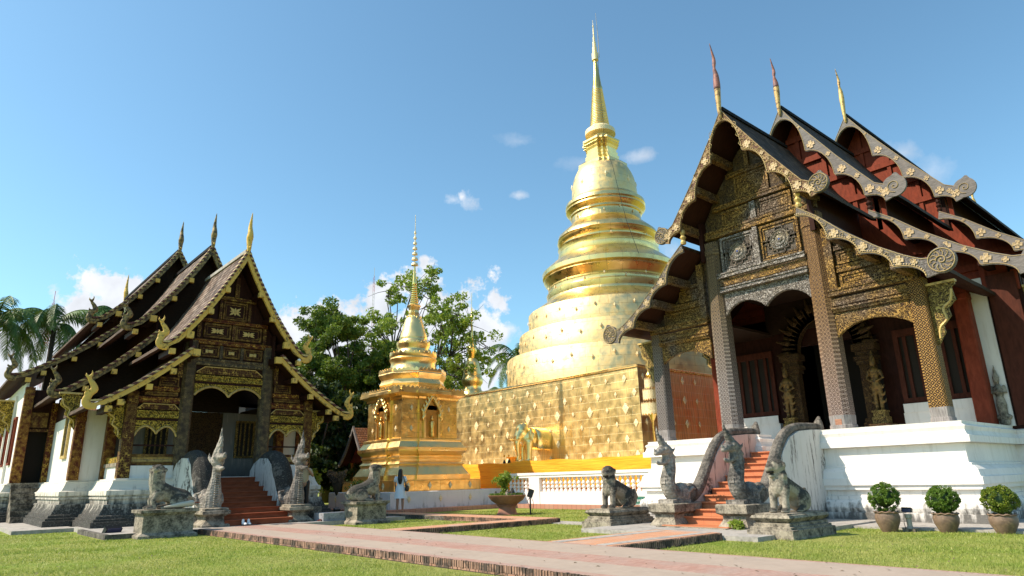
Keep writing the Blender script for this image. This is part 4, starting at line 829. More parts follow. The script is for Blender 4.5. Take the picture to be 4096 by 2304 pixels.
# ---------------------------------------------------------------- serpent balustrades of the right hall
def naga_right(x, label, mat, wallmat, flip):
    N = thing('serpent_balustrade', label, 'balustrade', (x, 0, 0), 0, 'serpent balustrades of the right hall')
    top = [(21.6, 2.82), (20.7, 2.80), (19.9, 2.74), (19.3, 2.55), (18.85, 2.2), (18.5, 1.78), (18.15, 1.35), (17.8, 1.0), (17.3, .78)]
    wl = [(y, z - .10) for y, z in top]; poly = [(21.38, 0.05)] + [(min(y, 21.38), z) for y, z in wl] + [(17.2, .05)]
    m = MB(); n = len(poly); h = .17
    m.add([(-h, y, z) for y, z in poly] + [(h, y, z) for y, z in poly], [tuple(range(n)), tuple(range(2 * n - 1, n - 1, -1))] + [(i, i + n, (i + 1) % n + n, (i + 1) % n) for i in range(n)])
    m.build('side_wall', wallmat, N)
    m = MB()
    body = spline([(0, y, z) for y, z in top] + [(0, 16.95, .80)], 4); m.limb(body, resample([(.15,), (.20,), (.22,), (.23,), (.25,), (.27,), (.24,)], len(body)) and [q[0] for q in resample([(.11,), (.15,), (.17,), (.18,), (.19,), (.21,), (.20,)], len(body))])
    for s_ in (-1, 1): m.ell((s_ * .1, 17.35, .95), (.16, .3, .28))
    organic(m.build('serpent_tail', m_rail, N, True), .022, 2, .006, .05); m = MB()
    m.ell((0, 17.0, .95), (.26, .34, .3))
    neck = spline([(0, 17.0, .85), (0, 16.62, .95), (0, 16.42, 1.25), (0, 16.55, 1.62), (0, 16.58, 1.92), (0, 16.45, 2.12)], 4); m.limb(neck, [q[0] for q in resample([(.27,), (.25,), (.21,), (.17,), (.15,), (.16,)], len(neck))])
    m.limb([(0, 16.50, 2.12), (0, 16.30, 2.16), (0, 16.08, 2.10), (0, 15.98, 2.06)], [.19, .14, .10, .07]).limb([(0, 15.98, 2.08), (0, 15.92, 2.20)], [.06, .02])      # upper jaw, curled snout
    m.limb([(0, 16.46, 1.93), (0, 16.26, 1.80), (0, 16.06, 1.78)], [.14, .075, .05]).ell((0, 16.02, 1.82), (.045, .05, .05))
    for s_ in (-1, 1):
        m.ell((s_ * .13, 16.36, 2.2), (.055, .07, .07)); m.limb([(s_ * .14, 16.52, 2.12), (s_ * .17, 16.62, 2.16), (s_ * .17, 16.68, 2.24)], [.06, .035, .01]); m.limb([(s_ * .12, 16.6, 2.0), (s_ * .15, 16.7, 1.95)], [.06, .02])
    m.limb([(0, 16.44, 2.2), (0, 16.24, 2.42), (0, 16.12, 2.62), (0, 16.10, 2.84)], [.15, .09, .045, .012])
    for a, b, c in ((16.36, 2.36, .16), (16.27, 2.44, .17), (16.5, 2.26, .14), (16.58, 2.14, .1)): m.limb([(0, a, b), (0, a + .03, b + c)], [.06, .012])
    for s_ in (-1, 1): m.limb([(s_ * .16, 17.0, .9), (s_ * .24, 17.1, 1.0), (s_ * .27, 17.25, 1.1), (s_ * .26, 17.35, 1.05)], [.05, .05, .045, .03])
    o = organic(m.build('serpent_body', mat, N, True), .022, 2, .008, .05)
    m = MB()
    for t in range(10): z = .98 + t * .085; yy = np.interp(z, [.9, 1.25, 1.62, 2.0], [16.40, 16.20, 16.36, 16.42]); m.box((0, yy, z), (.20 - t * .006, .05, .05), rx=.3)
    organic(m.build('belly_scutes', mat, N, True), .02, 2)
    MB().limb([(0, 21.55, 2.80), (0, 21.6, 2.98), (0, 21.66, 3.1)], [.17, .12, .06]).build('tail_curl', m_rail, N, True)
    m = MB(); p_ = [(-.36, 16.12), (.36, 16.12), (.36, 17.25), (-.36, 17.25)]
    m.sweep(p_, [(.08, .02), (.08, .13), (.02, .22), (-.03, .30), (-.03, .40), (.06, .45), (.09, .47), (.09, .67), (.06, .69)]); m.build('pedestal', m_ped, N, 30)
    MB().sweep([(-.26, 16.25), (.26, 16.25), (.26, 17.1), (-.26, 17.1)], [(0, .69), (0, .78), (-.04, .8)]).build('plinth_cap', mat, N)
    return N
naga_right(-12.22, 'grey scaled serpent with pink-stained wall on the left of the orange tiled stairs', m_naga, m_pinkwall, 0)
naga_right(-10.03, 'dark serpent with black-streaked white wall on the right of the orange tiled stairs', m_nagadark, m_stain, 0)

# ---------------------------------------------------------------- lions
def lion_sitting(name, label, loc, rz, mat, head=0.0, group='stone lions in front of the halls'):
    L_ = thing(name, label, 'statue', loc, rz, group)
    m = MB()
    m.sweep([(-.95, -.46), (.95, -.46), (.95, .46), (-.95, .46)], [(.1, -.05), (.1, .20), (.04, .21), (.04, .26), (-.02, .27), (-.02, .33), (-.08, .35), (-.02, .40), (.03, .45), (.0, .51), (-.06, .515), (-.06, .545)])
    m.build('pedestal', m_ped, L_, 40)
    m = MB(); z = .545
    m.ell((-.42, 0, z + .30), (.32, .27, .29)).limb([(-.45, 0, z + .34), (-.1, 0, z + .50), (.22, 0, z + .62), (.34, 0, z + .66)], [.25, .23, .24, .22]).limb([(.32, 0, z + .58), (.34, 0, z + .82), (.36, 0, z + .98)], [.24, .20, .19])
    for s_ in (-1, 1):
        m.limb([(.36, s_ * .14, z + .55), (.42, s_ * .15, z + .28), (.42, s_ * .15, z + .07)], [.12, .085, .085]).ell((.49, s_ * .15, z + .045), (.13, .085, .055))
        m.ell((-.32, s_ * .24, z + .26), (.25, .12, .25)).limb([(-.2, s_ * .26, z + .1), (.02, s_ * .28, z + .05)], [.08, .06]).ell((.02, s_ * .28, z + .04), (.12, .075, .045))
    m.limb([(-.72, 0, z + .1), (-.78, .08, z + .3), (-.66, .1, z + .5)], [.06, .05, .05])
    H = Matrix.Rotation(head, 3, 'Z'); c0 = Vector((.38, 0, z + 1.02))
    def hp(x, y, zz): v = H @ Vector((x, y, zz)); return (c0.x + v.x, c0.y + v.y, c0.z + v.z)
    m.ell(hp(0, 0, .02), (.22, .20, .20)); m.limb([hp(.08, 0, .02), hp(.20, 0, .0), hp(.26, 0, -.01)], [.14, .10, .085]); m.limb([hp(.06, 0, -.15), hp(.20, 0, -.18)], [.09, .06])
    for s_ in (-1, 1): m.ell(hp(.14, s_ * .08, .12), (.055, .05, .045)); m.ell(hp(-.06, s_ * .19, .06), (.04, .045, .075)); m.ell(hp(.2, s_ * .06, -.0), (.06, .05, .05)); m.ell(hp(.26, s_ * .035, .05), (.03, .03, .03))
    for a in range(7): q = a * .5 - 1.5; m.ell((c0.x - .02 + math.cos(q) * .19 * .6, math.sin(q) * .19, z + .84), (.05, .06, .09))
    organic(m.build('lion_body', mat, L_, True), .018, 2, .008, .05)
    o = MB().ell(hp(.22, 0, -.095), (.08, .095, .035)).build('open_mouth', m_blackvoid, L_)
    return L_
lion_sitting('lion_statue', 'dark sitting stone lion on a low stepped pedestal left of the orange tiled stairs', (-14.05, 16.35, 0), -PI / 2, m_liondark, .35)
lion_sitting('lion_statue', 'pale-chested sitting stone lion on a low stepped pedestal, nearest the three clipped shrubs', (-8.42, 15.98, 0), -PI / 2, m_lion, -.25)
def lion_tall(label, loc, rz, head, ph, crouch, w=.52, l=.72):
    L_ = thing('lion_statue', label, 'statue', loc, rz, 'stone lions in front of the halls')
    m = MB().sweep([(-l, -w), (l, -w), (l, w), (-l, w)], [(.12, -.05), (.12, .08), (0, .16), (-.0, ph - .16), (.03, ph - .14), (.04, ph - .10), (.10, ph - .09), (.10, ph)]); m.build('pedestal', m_ped, L_)
    m = MB(); z = ph
    m.ell((-.42, 0, z + .28), (.34, .27, .28)).limb([(-.45, 0, z + .32), (-.1, 0, z + .42), (.2, 0, z + .55)], [.26, .25, .27])
    m.limb([(.22, 0, z + .45), (.32, 0, z + .75), (.33, 0, z + 1.00), (.34, 0, z + 1.14)], [.27, .235, .18, .16])
    for s_ in (-1, 1):
        m.limb([(.32, s_ * .16, z + .5), (.42, s_ * .17, z + .26), (.38, s_ * .18, z + .06)], [.11, .09, .08]).ell((.48, s_ * .18, z + .05), (.14, .08, .06))
        m.ell((-.3, s_ * .22, z + .22), (.27, .13, .22)).limb([(-.1, s_ * .24, z + .07), (.16, s_ * .25, z + .05)], [.08, .06])
    m.limb([(-.72, 0, z + .12), (-.78, .12, z + .26), (-.6, .26, z + .36)], [.06, .05, .04])
    H = Matrix.Rotation(head, 3, 'Z'); c0 = Vector((.34, 0, z + 1.18))
    def hp(x, y, zz): v = H @ Vector((x, y, zz)); return (c0.x + v.x, c0.y + v.y, c0.z + v.z)
    m.ell(hp(0, 0, .0), (.21, .22, .17)); m.limb([hp(.08, 0, .03), hp(.2, 0, .01)], [.13, .10]); m.limb([hp(.06, 0, -.10), hp(.16, 0, -.11)], [.10, .07])
    for s_ in (-1, 1): m.ell(hp(.13, s_ * .09, .10), (.06, .055, .05)); m.ell(hp(-.02, s_ * .23, -.01), (.045, .04, .07)); m.ell(hp(.19, s_ * .06, .02), (.06, .05, .045))
    for a in range(8): q = a / 7 * PI - PI / 2; v = H @ Vector((math.cos(q) * .17, math.sin(q) * .18, 0)); m.limb([(c0.x + v.x, c0.y + v.y, c0.z - .1), (c0.x + v.x * 1.1, c0.y + v.y * 1.1, c0.z - .42)], [.06, .03])
    organic(m.build('lion_body', m_lion, L_, True), .018, 2, .008, .05)
    return L_
lion_tall('stone lion on a tall tapered pedestal in the grass, a folded umbrella at its feet', (-23.75, 6.15, 0), -PI / 2, 1.05, .82, 0)
lion_tall('black-backed white stone lion on a tall blotched pedestal beside the small chedi', (-23.6, 13.05, 0), PI / 2, -.75, .80, 0, .50, .60)
m_umb = Mat('cream_canvas', (.50, .46, .38), .85, 0, .1).done()
UM = thing('folded_umbrella', 'folded white umbrella with a wooden handle, lying on the lion pedestal', 'umbrella', (-23.3, 6.35, .87))
MB().limb([(0, -.35, .02), (0, .05, .06), (0, .42, .1)], [.02, .07, .095]).build('canopy', m_umb, UM, True); MB().tube([(0, .42, .1), (0, .68, .12)], [.014, .016], 6).build('handle', m_pink if 'm_pink' in globals() else m_redlac, UM)

# ================================================================ LEFT HALL (local x = along the facade, local y = depth)
HL = thing('temple_hall', 'brown and gold lacquered temple hall with three stepped tiled roofs, on the left', 'temple', (-29, 9.5, 0), PI / 2)
plan = [(-3.78, 0), (3.78, 0), (3.78, 3.5), (4.75, 3.5), (4.75, 10.8), (6.1, 10.8), (6.1, 30), (-6.1, 30), (-6.1, 10.8), (-4.75, 10.8), (-4.75, 3.5), (-3.78, 3.5)]
prof = [(.78, .13), (.78, .34), (.70, .35), (.70, .43), (.62, .44), (.60, .54), (.52, .56), (.40, .80), (.38, .92), (.26, .93), (.26, 1.09), (.31, 1.10), (.31, 1.17), (.25, 1.18), (.25, 1.23), (.34, 1.235), (.34, 1.40), (.27, 1.42), (.24, 1.46), (.17, 1.60), (.13, 1.72), (.13, 1.77), (.05, 1.78), (.05, 1.83), (0, 1.832)]
MB().sweep(plan, prof).build('podium', m_mossy, HL)
for sx in (-1, 1):
    pillar(HL, sx * 1.62, .32, .52, 1.8, 7.3, m_stengrey, None, .42); pillar(HL, sx * 3.56, .3, .42, 1.83, 5.1, m_sten2, None, .12)
    pillar(HL, sx * 3.56, 3.3, .40, 1.83, 5.2, m_sten, None, .12)
U1 = [(0, 11.30), (.5, 10.24), (1.0, 9.33), (1.5, 8.50), (2.05, 7.72), (2.5, 7.16), (2.78, 6.93), (2.95, 6.92)]
L1 = [(1.80, 6.86), (2.45, 6.26), (3.24, 5.60), (4.0, 5.06), (4.65, 4.66), (4.95, 4.52), (5.1, 4.52)]
tiersL = [dict(d0=-.75, d1=4.9, k=1.0, u=U1, l=L1), dict(d0=4.5, d1=11.1, k=1.12, u=tr(U1, 1.12, 8.62, 1.0, 6.93), l=tr(L1, 1.10, 8.45, 1.28, 6.86)), dict(d0=10.7, d1=24, k=1.28, u=tr(U1, 1.28, 10.05, 1.02, 6.93), l=tr(L1, 1.32, 9.9, 1.30, 6.86))]
def hook(parent, sx, x, d, z, h, mat):
    """flame-like hooked end rising from a bargeboard"""
    P = spline([(-.22, -.12), (0.02, -.10), (.12, .06), (.02, .28), (-.08, .42), (.0, .60), (.10, .74), (.04, .92), (.09, 1.08)], 5); R = resample([(.10,), (.14,), (.13,), (.10,), (.12,), (.10,), (.07,), (.05,), (.01,)], len(P))
    pts = [(sx * (x + p[0] * h * .95), d, z + p[1] * h) for p in P]; m = MB().tube(pts, [r[0] * h for r in R], 10, flat=.5)
    for a, b, c in ((.0, .34, .16), (.03, .2, .14), (-.02, .62, .12), (.12, .78, .08)): m.limb([(sx * (x + a * h), d, z + b * h), (sx * (x + (a + c) * h), d, z + (b + .06) * h), (sx * (x + (a + c) * h), d, z + (b + .16) * h)], [.06 * h, .035 * h, .01])
    return organic(m.build('flame_finial', mat, parent, True), .03, 1)
for t, T in enumerate(tiersL):
    gm = (m_gilt, m_giltworn, m_giltworn)[t]
    roof_sheet(HL, T['u'], T['d0'] + .06, T['d1'], m_tileL); roof_sheet(HL, T['l'], T['d0'] + .06, T['d1'], m_tileL, 'lower_roof')
    for key in ('u', 'l'):
        P = resample([(x, 0, z) for x, z in spline(T[key], 5)], 31); w_ = .20
        Nn = []
        for i in range(31):
            a, b = P[max(i - 1, 0)], P[min(i + 1, 30)]; tx, tz = b[0] - a[0], b[2] - a[2]; l_ = math.hypot(tx, tz); Nn.append((tz / l_, -tx / l_))
        for sx in (-1, 1):
            top = [(sx * P[i][0], P[i][2] - .05) for i in range(31)]; wi = [w_ * (.85 if i < 28 else .6) for i in range(31)]
            bot = [(sx * max(P[i][0] + Nn[i][0] * wi[i], 0.0 if key == 'u' else 0), P[i][2] - .05 + Nn[i][1] * wi[i]) for i in range(31)]
            b = MB().strip(top, bot, T['d0'] - .02, T['d0'] + .10).build('bargeboard', m_gilt if t == 0 else m_giltworn, HL)
            m = MB(); n = 46; q = resample([(p[0], 0, p[2]) for p in P], n)
            for i in range(n - 1):
                a, c = Vector(q[i]), Vector(q[i + 1]); mid = (a + c) / 2; m.box((sx * mid.x, T['d0'] + .06, mid.z + .02), ((c - a).length * .95, .30, .10 if i % 2 else .075), ry=sx * math.atan2(a.z - c.z, c.x - a.x))
            m.build('edge_tiles', m_tileedge, HL)
            ex, ez = P[-1][0], P[-1][2]; hook(b, sx, ex, T['d0'] + .05, ez - .04, (1.12, 1.15, 1.2)[t] if key == 'u' else 1.15, gm if not (t == 2) else m_giltworn)
    z = T['u'][0][1]
    P = spline([(0, T['d0'] + .02, z - .28), (0, T['d0'] - .03, z + .05), (0, T['d0'] + .0, z + .45), (0, T['d0'] - .05, z + .75), (0, T['d0'] + .03, z + 1.1), (0, T['d0'] - .03, z + 1.45), (0, T['d0'] - .1, z + 1.75)], 5); R = resample([(.05,), (.15,), (.075,), (.06,), (.04,), (.028,), (.008,)], len(P))
    f = MB().tube(P, [r[0] for r in R], 10).build('ridge_finial', m_gilt if t == 0 else m_giltworn, HL, True); MB().ell((.0, T['d0'] - .06, z + .72), (.09, .1, .06)).ell((0, T['d0'] - .16, z + .12), (.05, .05, .05)).build('finial_knob', m_gilt, f, True)
    MB().b2(-.09, .09, T['d0'] + .1, T['d1'], z - .06, z + .08).build('ridge_cap', m_concrete if t == 0 else m_tileL, HL)
    # purlins with pale square ends
    for key, lst in (('u', (.30, .52, .76, .985)), ('l', (.0, .22, .48, .74, .93))):
        P = resample([(x, 0, z) for x, z in T[key]], 61)
        for f in lst:
            x, _, z2 = P[int(f * 60)]
            if key == 'l' and f == 0: x -= .12; z2 -= -.25
            if f > .9: x -= .28; z2 += .12
            for sx in (-1, 1):
                s_ = .13 if f in (.76, 0) else .10
                pu = MB().b2(sx * x - s_, sx * x + s_, T['d0'] + .02, T['d0'] + 1.6, z2 - .34 - 2 * s_, z2 - .34).build('purlin', m_darkred, HL)
                MB().b2(sx * x - s_ - .006, sx * x + s_ + .006, T['d0'] - .06, T['d0'] + .12, z2 - .346 - 2 * s_, z2 - .334).build('purlin_end', m_cream, pu) if 'm_cream' in globals() else MB().b2(sx * x - s_ - .006, sx * x + s_ + .006, T['d0'] - .06, T['d0'] + .12, z2 - .346 - 2 * s_, z2 - .334).build('purlin_end', m_gilt, pu)
    xu = T['l'][0][0]
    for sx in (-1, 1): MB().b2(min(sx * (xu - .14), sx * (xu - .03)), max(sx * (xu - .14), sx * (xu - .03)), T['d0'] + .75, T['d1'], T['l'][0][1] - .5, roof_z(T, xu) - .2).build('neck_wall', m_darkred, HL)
# rear finial of the left hall and hidden end
P = spline([(0, 24.2, 14.2), (0, 24.1, 14.9), (0, 24.2, 15.5), (0, 24.0, 16.4)], 5); MB().tube(P, [q[0] for q in resample([(.06,), (.16,), (.08,), (.01,)], len(P))], 8).build('ridge_finial', m_gilt, HL, True)
rt = [(0, 10.9), (.45, 10.0), (.95, 9.1), (1.45, 8.25), (1.9, 7.6), (1.95, 6.6), (2.6, 5.95), (3.3, 5.35), (3.75, 5.05), (3.75, 4.7)]
MB().prism([(-x, z) for x, z in rt[::-1]][:-1] + rt + [(1.4, 4.7), (1.4, 5.62), (-1.4, 5.62), (-1.4, 4.7)], .26, .36).build('gable_boarding', m_darkred, HL)
gable(HL, tiersL[1], 5.4, 5.4, m_black); gable(HL, tiersL[2], 11.6, 6.3, m_black, xmax=5.9)
wallbox(HL, -1.4, 1.4, .27, .31, 5.5, 6.35, m_darkred, 'frieze_backing'); wallbox(HL, -1.7, 1.7, .4, 3.66, 5.95, 6.02, m_black, 'porch_ceiling')
for sx in (-1, 1):
    a_, b_ = sorted((sx * 1.8, sx * 3.5)); wallbox(HL, a_, b_, .27, .31, 3.95, 4.8, m_darkred, 'frieze_backing'); wallbox(HL, a_ - .1, b_ + .1, .4, 3.5, 4.72, 4.78, m_black, 'porch_ceiling')
def lac_panel(x0, x1, z0, z1, d=.24, star=True):
    f = carved_panel(HL, x0, x1, z0, z1, d, m_darkred, m_sten2, .06, None, False, .07)
    if star:
        m = MB(); cx, cz = (x0 + x1) / 2, (z0 + z1) / 2; hw, hh = (x1 - x0) / 2 - .17, (z1 - z0) / 2 - .15
        for a in range(8):
            q = a * PI / 4; L_ = 1.0 if a % 2 else .72; ex, ez = cx + math.cos(q) * hw * L_, cz + math.sin(q) * hh * L_; nx, nz = -math.sin(q), math.cos(q)
            m.add([(cx, d - .02, cz), ((cx + ex) / 2 + nx * .05, d - .012, (cz + ez) / 2 + nz * .05), (ex, d - .02, ez), ((cx + ex) / 2 - nx * .05, d - .012, (cz + ez) / 2 - nz * .05)], [(0, 3, 2, 1)])
        m.ell((cx, d - .01, cz), (.06, .03, .06), seg=8, rings=5); m.build('gilded_star', m_goldtrim, f)
    return f
lac_panel(-.52, .50, 8.35, 9.16); lac_panel(-1.22, -.12, 7.5, 8.12); lac_panel(.10, 1.2, 7.5, 8.12); lac_panel(-1.32, -.52, 6.68, 7.16); lac_panel(-.36, .34, 6.68, 7.16); lac_panel(.5, 1.3, 6.68, 7.16)
for x0, x1, z0, z1, mt in ((-.9, .85, 9.2, 9.38, m_sten2), (-1.5, 1.45, 8.16, 8.32, m_sten), (-1.9, 1.85, 7.2, 7.42, m_sten), (-1.4, 1.36, 6.3, 6.62, m_stengrey)): beam(HL, x0, x1, z0, z1, .22, .07, mt)
for x in (-1.42, -.0, 1.34): MB().b2(x - .07, x + .07, .16, .26, 7.45, 8.14).build('mullion', m_sten2, HL)
for x in (-.62, .60): MB().b2(x - .06, x + .06, .16, .26, 8.34, 9.18).build('mullion', m_sten2, HL)
for x in (-.44, .42): MB().b2(x - .06, x + .06, .16, .26, 6.64, 7.18).build('mullion', m_stengrey, HL)
MB().b2(-.09, .09, .16, .26, 9.4, 10.3).build('mullion', m_sten2, HL)
lz = MB().prism([(-1.36, 5.96), (1.36, 5.96), (1.36, 6.02), (1.05, 6.24), (-1.05, 6.24), (-1.36, 6.02)], .14, .26).build('lozenge_panel', m_sten2, HL); MB().tube([(-1.34, .13, 5.98), (-1.34, .13, 6.03), (-1.04, .13, 6.25), (1.04, .13, 6.25), (1.34, .13, 6.03), (1.34, .13, 5.98)], .022, 5).build('gilded_border', m_goldtrim, lz)
beam(HL, -1.38, 1.38, 5.64, 5.92, .20, .08, m_relief, 'gold_frieze'); MB().b2(-1.38, 1.38, .14, .26, 5.56, 5.63).build('rail', m_darkred, HL)
arch(HL, -1.36, 1.36, 5.55, [(-1.36, 5.06, 5.04, 0, 5.42), (0, 5.04, 5.06, 1.36, 5.42)], .16, .08, m_relief, rimmat=m_goldtrim, rim=.09)
for sx in (-1, 1):
    q = lambda a, b: (min(sx * a, sx * b), max(sx * a, sx * b))
    x0, x1 = q(1.86, 3.36); xm = (x0 + x1) / 2
    beam(HL, x0, x1, 4.66, 4.92, .22, .06, m_sten); lac_panel(*q(1.95, 2.7), 5.36, 5.72, star=False); lac_panel(*q(1.95, 3.15), 4.96, 5.12, star=False); beam(HL, *q(1.9, 3.1), 5.14, 5.34, .22, .05, m_sten); MB().b2(*q(1.88, 2.06), .14, .26, 5.74, 6.7).build('side_post', m_sten2, HL)
    lz = MB().prism([(x0, 4.42), (x1, 4.42), (x1, 4.46), (x1 - .2, 4.62), (x0 + .2, 4.62), (x0, 4.46)], .14, .26).build('lozenge_panel', m_sten2, HL); MB().tube([(x0, .13, 4.44), (x0 + .2, .13, 4.63), (x1 - .2, .13, 4.63), (x1, .13, 4.44)], .02, 5).build('gilded_border', m_goldtrim, lz)
    beam(HL, x0, x1, 4.08, 4.38, .20, .07, m_relief, 'gold_frieze'); MB().b2(x0, x1, .14, .26, 4.0, 4.07).build('rail', m_darkred, HL)
    arch(HL, x0, x1, 3.99, [(x0, 3.38, 3.48, xm, 3.76), (xm, 3.48, 3.38, x1, 3.76)], .16, .08, m_relief, rimmat=m_goldtrim, rim=.08)
    r_ = MB().b2(x0, x1, .18, .36, 2.62, 2.72).b2(x0, x1, .2, .34, 2.30, 2.42).build('porch_railing', m_sten2, HL)
    m = MB(); n = 30
    for k in range(n): m.lathe([(.018, 2.42), (.028, 2.47), (.014, 2.52), (.028, 2.57), (.018, 2.62)], (x0 + (k + .5) * (x1 - x0) / n, .26), 6)
    bl = m.build('gilded_balusters', m_goldtrim, r_); bl['kind'] = 'stuff'
    wallbox(HL, x0 - .05, x1 + .05, .14, .42, 1.83, 2.29, m_whitewall, 'parapet'); MB().b2(x0, x1, .24, .3, 3.02, 3.08).build('handrail', m_darkred, HL)
    bracket(HL, sx, 3.78, .3, 4.62, 1.35, .68, m_relief); bracket(HL, sx, 4.75, 3.7, 5.25, 1.5, .75, m_relief)
    # side of the porch: parapet with gilded ledge
    wallbox(HL, *q(3.44, 3.64), .55, 3.1, 1.83, 2.28, m_whitewall, 'parapet'); wallbox(HL, *q(3.40, 3.70), .52, 3.1, 2.282, 2.42, m_redstucco, 'parapet_coping') if 'm_redstucco' in globals() else wallbox(HL, *q(3.40, 3.70), .52, 3.1, 2.282, 2.42, m_ped, 'parapet_coping')
    wallbox(HL, *q(3.46, 3.62), .55, 3.1, 2.422, 2.66, m_relief, 'porch_ledge')
    # second and third tier walls
    wallbox(HL, *q(3.7, 4.6), 3.5, 3.66, 1.83, 4.62, m_whitewall); wallbox(HL, *q(4.5, 4.62), 3.66, 10.8, 1.83, 4.62, m_whitewall, 'side_wall'); wallbox(HL, *q(4.5, 4.62), 5.4, 10.8, 4.62, 5.75, m_darkred, 'upper_side_wall')
    pillar(HL, sx * 4.66, 3.55, .38, 1.83, 4.62, m_sten, None, .1)
    fr = MB().b2(*q(4.6, 4.72), 6.0, 6.12, 2.9, 4.9).b2(*q(4.6, 4.72), 7.0, 7.12, 2.9, 4.9).b2(*q(4.6, 4.72), 6.0, 7.12, 4.9, 5.02).b2(*q(4.6, 4.72), 5.95, 7.17, 2.78, 2.9).build('window', m_goldtrim, HL); wallbox(fr, *q(4.62, 4.64), 6.12, 7.0, 2.9, 4.9, m_blackvoid, 'window_opening')
    wallbox(HL, *q(4.75, 6.0), 10.9, 11.0, 4.2, 6.2, m_darkred, 'door_head_wall'); lac = MB().b2(*q(4.85, 5.75), 10.8, 10.9, 4.2, 4.32).build('door_lintel', m_sten2, HL); MB().b2(*q(4.95, 5.65), 10.82, 10.9, 4.4, 5.1).build('door_head_panel', m_sten2, HL)
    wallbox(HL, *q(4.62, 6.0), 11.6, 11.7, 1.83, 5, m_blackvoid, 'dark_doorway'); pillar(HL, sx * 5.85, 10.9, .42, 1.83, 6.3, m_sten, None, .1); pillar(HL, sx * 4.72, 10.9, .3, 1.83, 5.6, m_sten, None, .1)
    wallbox(HL, *q(5.9, 6.02), 11.1, 30, 1.83, 6.6, m_whitewall, 'side_wall')
    for k in range(5):
        y = 12.2 + k * 3.0; fr = MB().b2(*q(6.0, 6.12), y, y + .12, 2.8, 4.9).b2(*q(6.0, 6.12), y + .9, y + 1.02, 2.8, 4.9).b2(*q(6.0, 6.12), y, y + 1.02, 4.9, 5.0).b2(*q(6.0, 6.12), y, y + 1.02, 2.7, 2.8).build('window', m_redlac, HL); wallbox(fr, *q(6.02, 6.05), y + .12, y + .9, 2.8, 4.9, m_blackvoid, 'window_opening')
        MB().b2(*q(6.0, 6.14), y + 1.7, y + 1.95, 1.83, 6.2).build('pilaster', m_whitewall, HL); bracket(HL, sx, 6.1, y + 1.8, 5.9, 1.6, .8, m_relief)
    m = MB()
    for k in range(7): m.b2(*q(4.95, 6.0), 8.5 + k * .33, 10.95, .13 + k * .243, .13 + (k + 1) * .243 - .002)
    m.build('side_steps', m_liondark, HL)
# inner porch: door wall, white piers, gilded door, windows
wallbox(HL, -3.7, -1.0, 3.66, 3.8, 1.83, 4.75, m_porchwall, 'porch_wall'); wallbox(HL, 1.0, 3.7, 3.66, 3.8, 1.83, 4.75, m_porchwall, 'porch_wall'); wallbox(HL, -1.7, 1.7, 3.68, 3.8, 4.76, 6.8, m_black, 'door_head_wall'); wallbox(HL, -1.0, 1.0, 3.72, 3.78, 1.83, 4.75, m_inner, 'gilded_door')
for x in (-2.2, 1.6):
    fr = MB().b2(x, x + .1, 3.56, 3.66, 2.8, 4.3).b2(x + .8, x + .9, 3.56, 3.66, 2.8, 4.3).b2(x, x + .9, 3.56, 3.66, 4.3, 4.4).b2(x, x + .9, 3.56, 3.66, 2.7, 2.8).build('window', m_dim, HL); wallbox(fr, x + .1, x + .8, 3.62, 3.655, 2.8, 4.3, m_blackvoid, 'window_opening')
    for k in range(3): wallbox(fr, x + .2 + k * .2, x + .26 + k * .2, 3.58, 3.62, 2.8, 4.3, m_dim, 'window_bar')
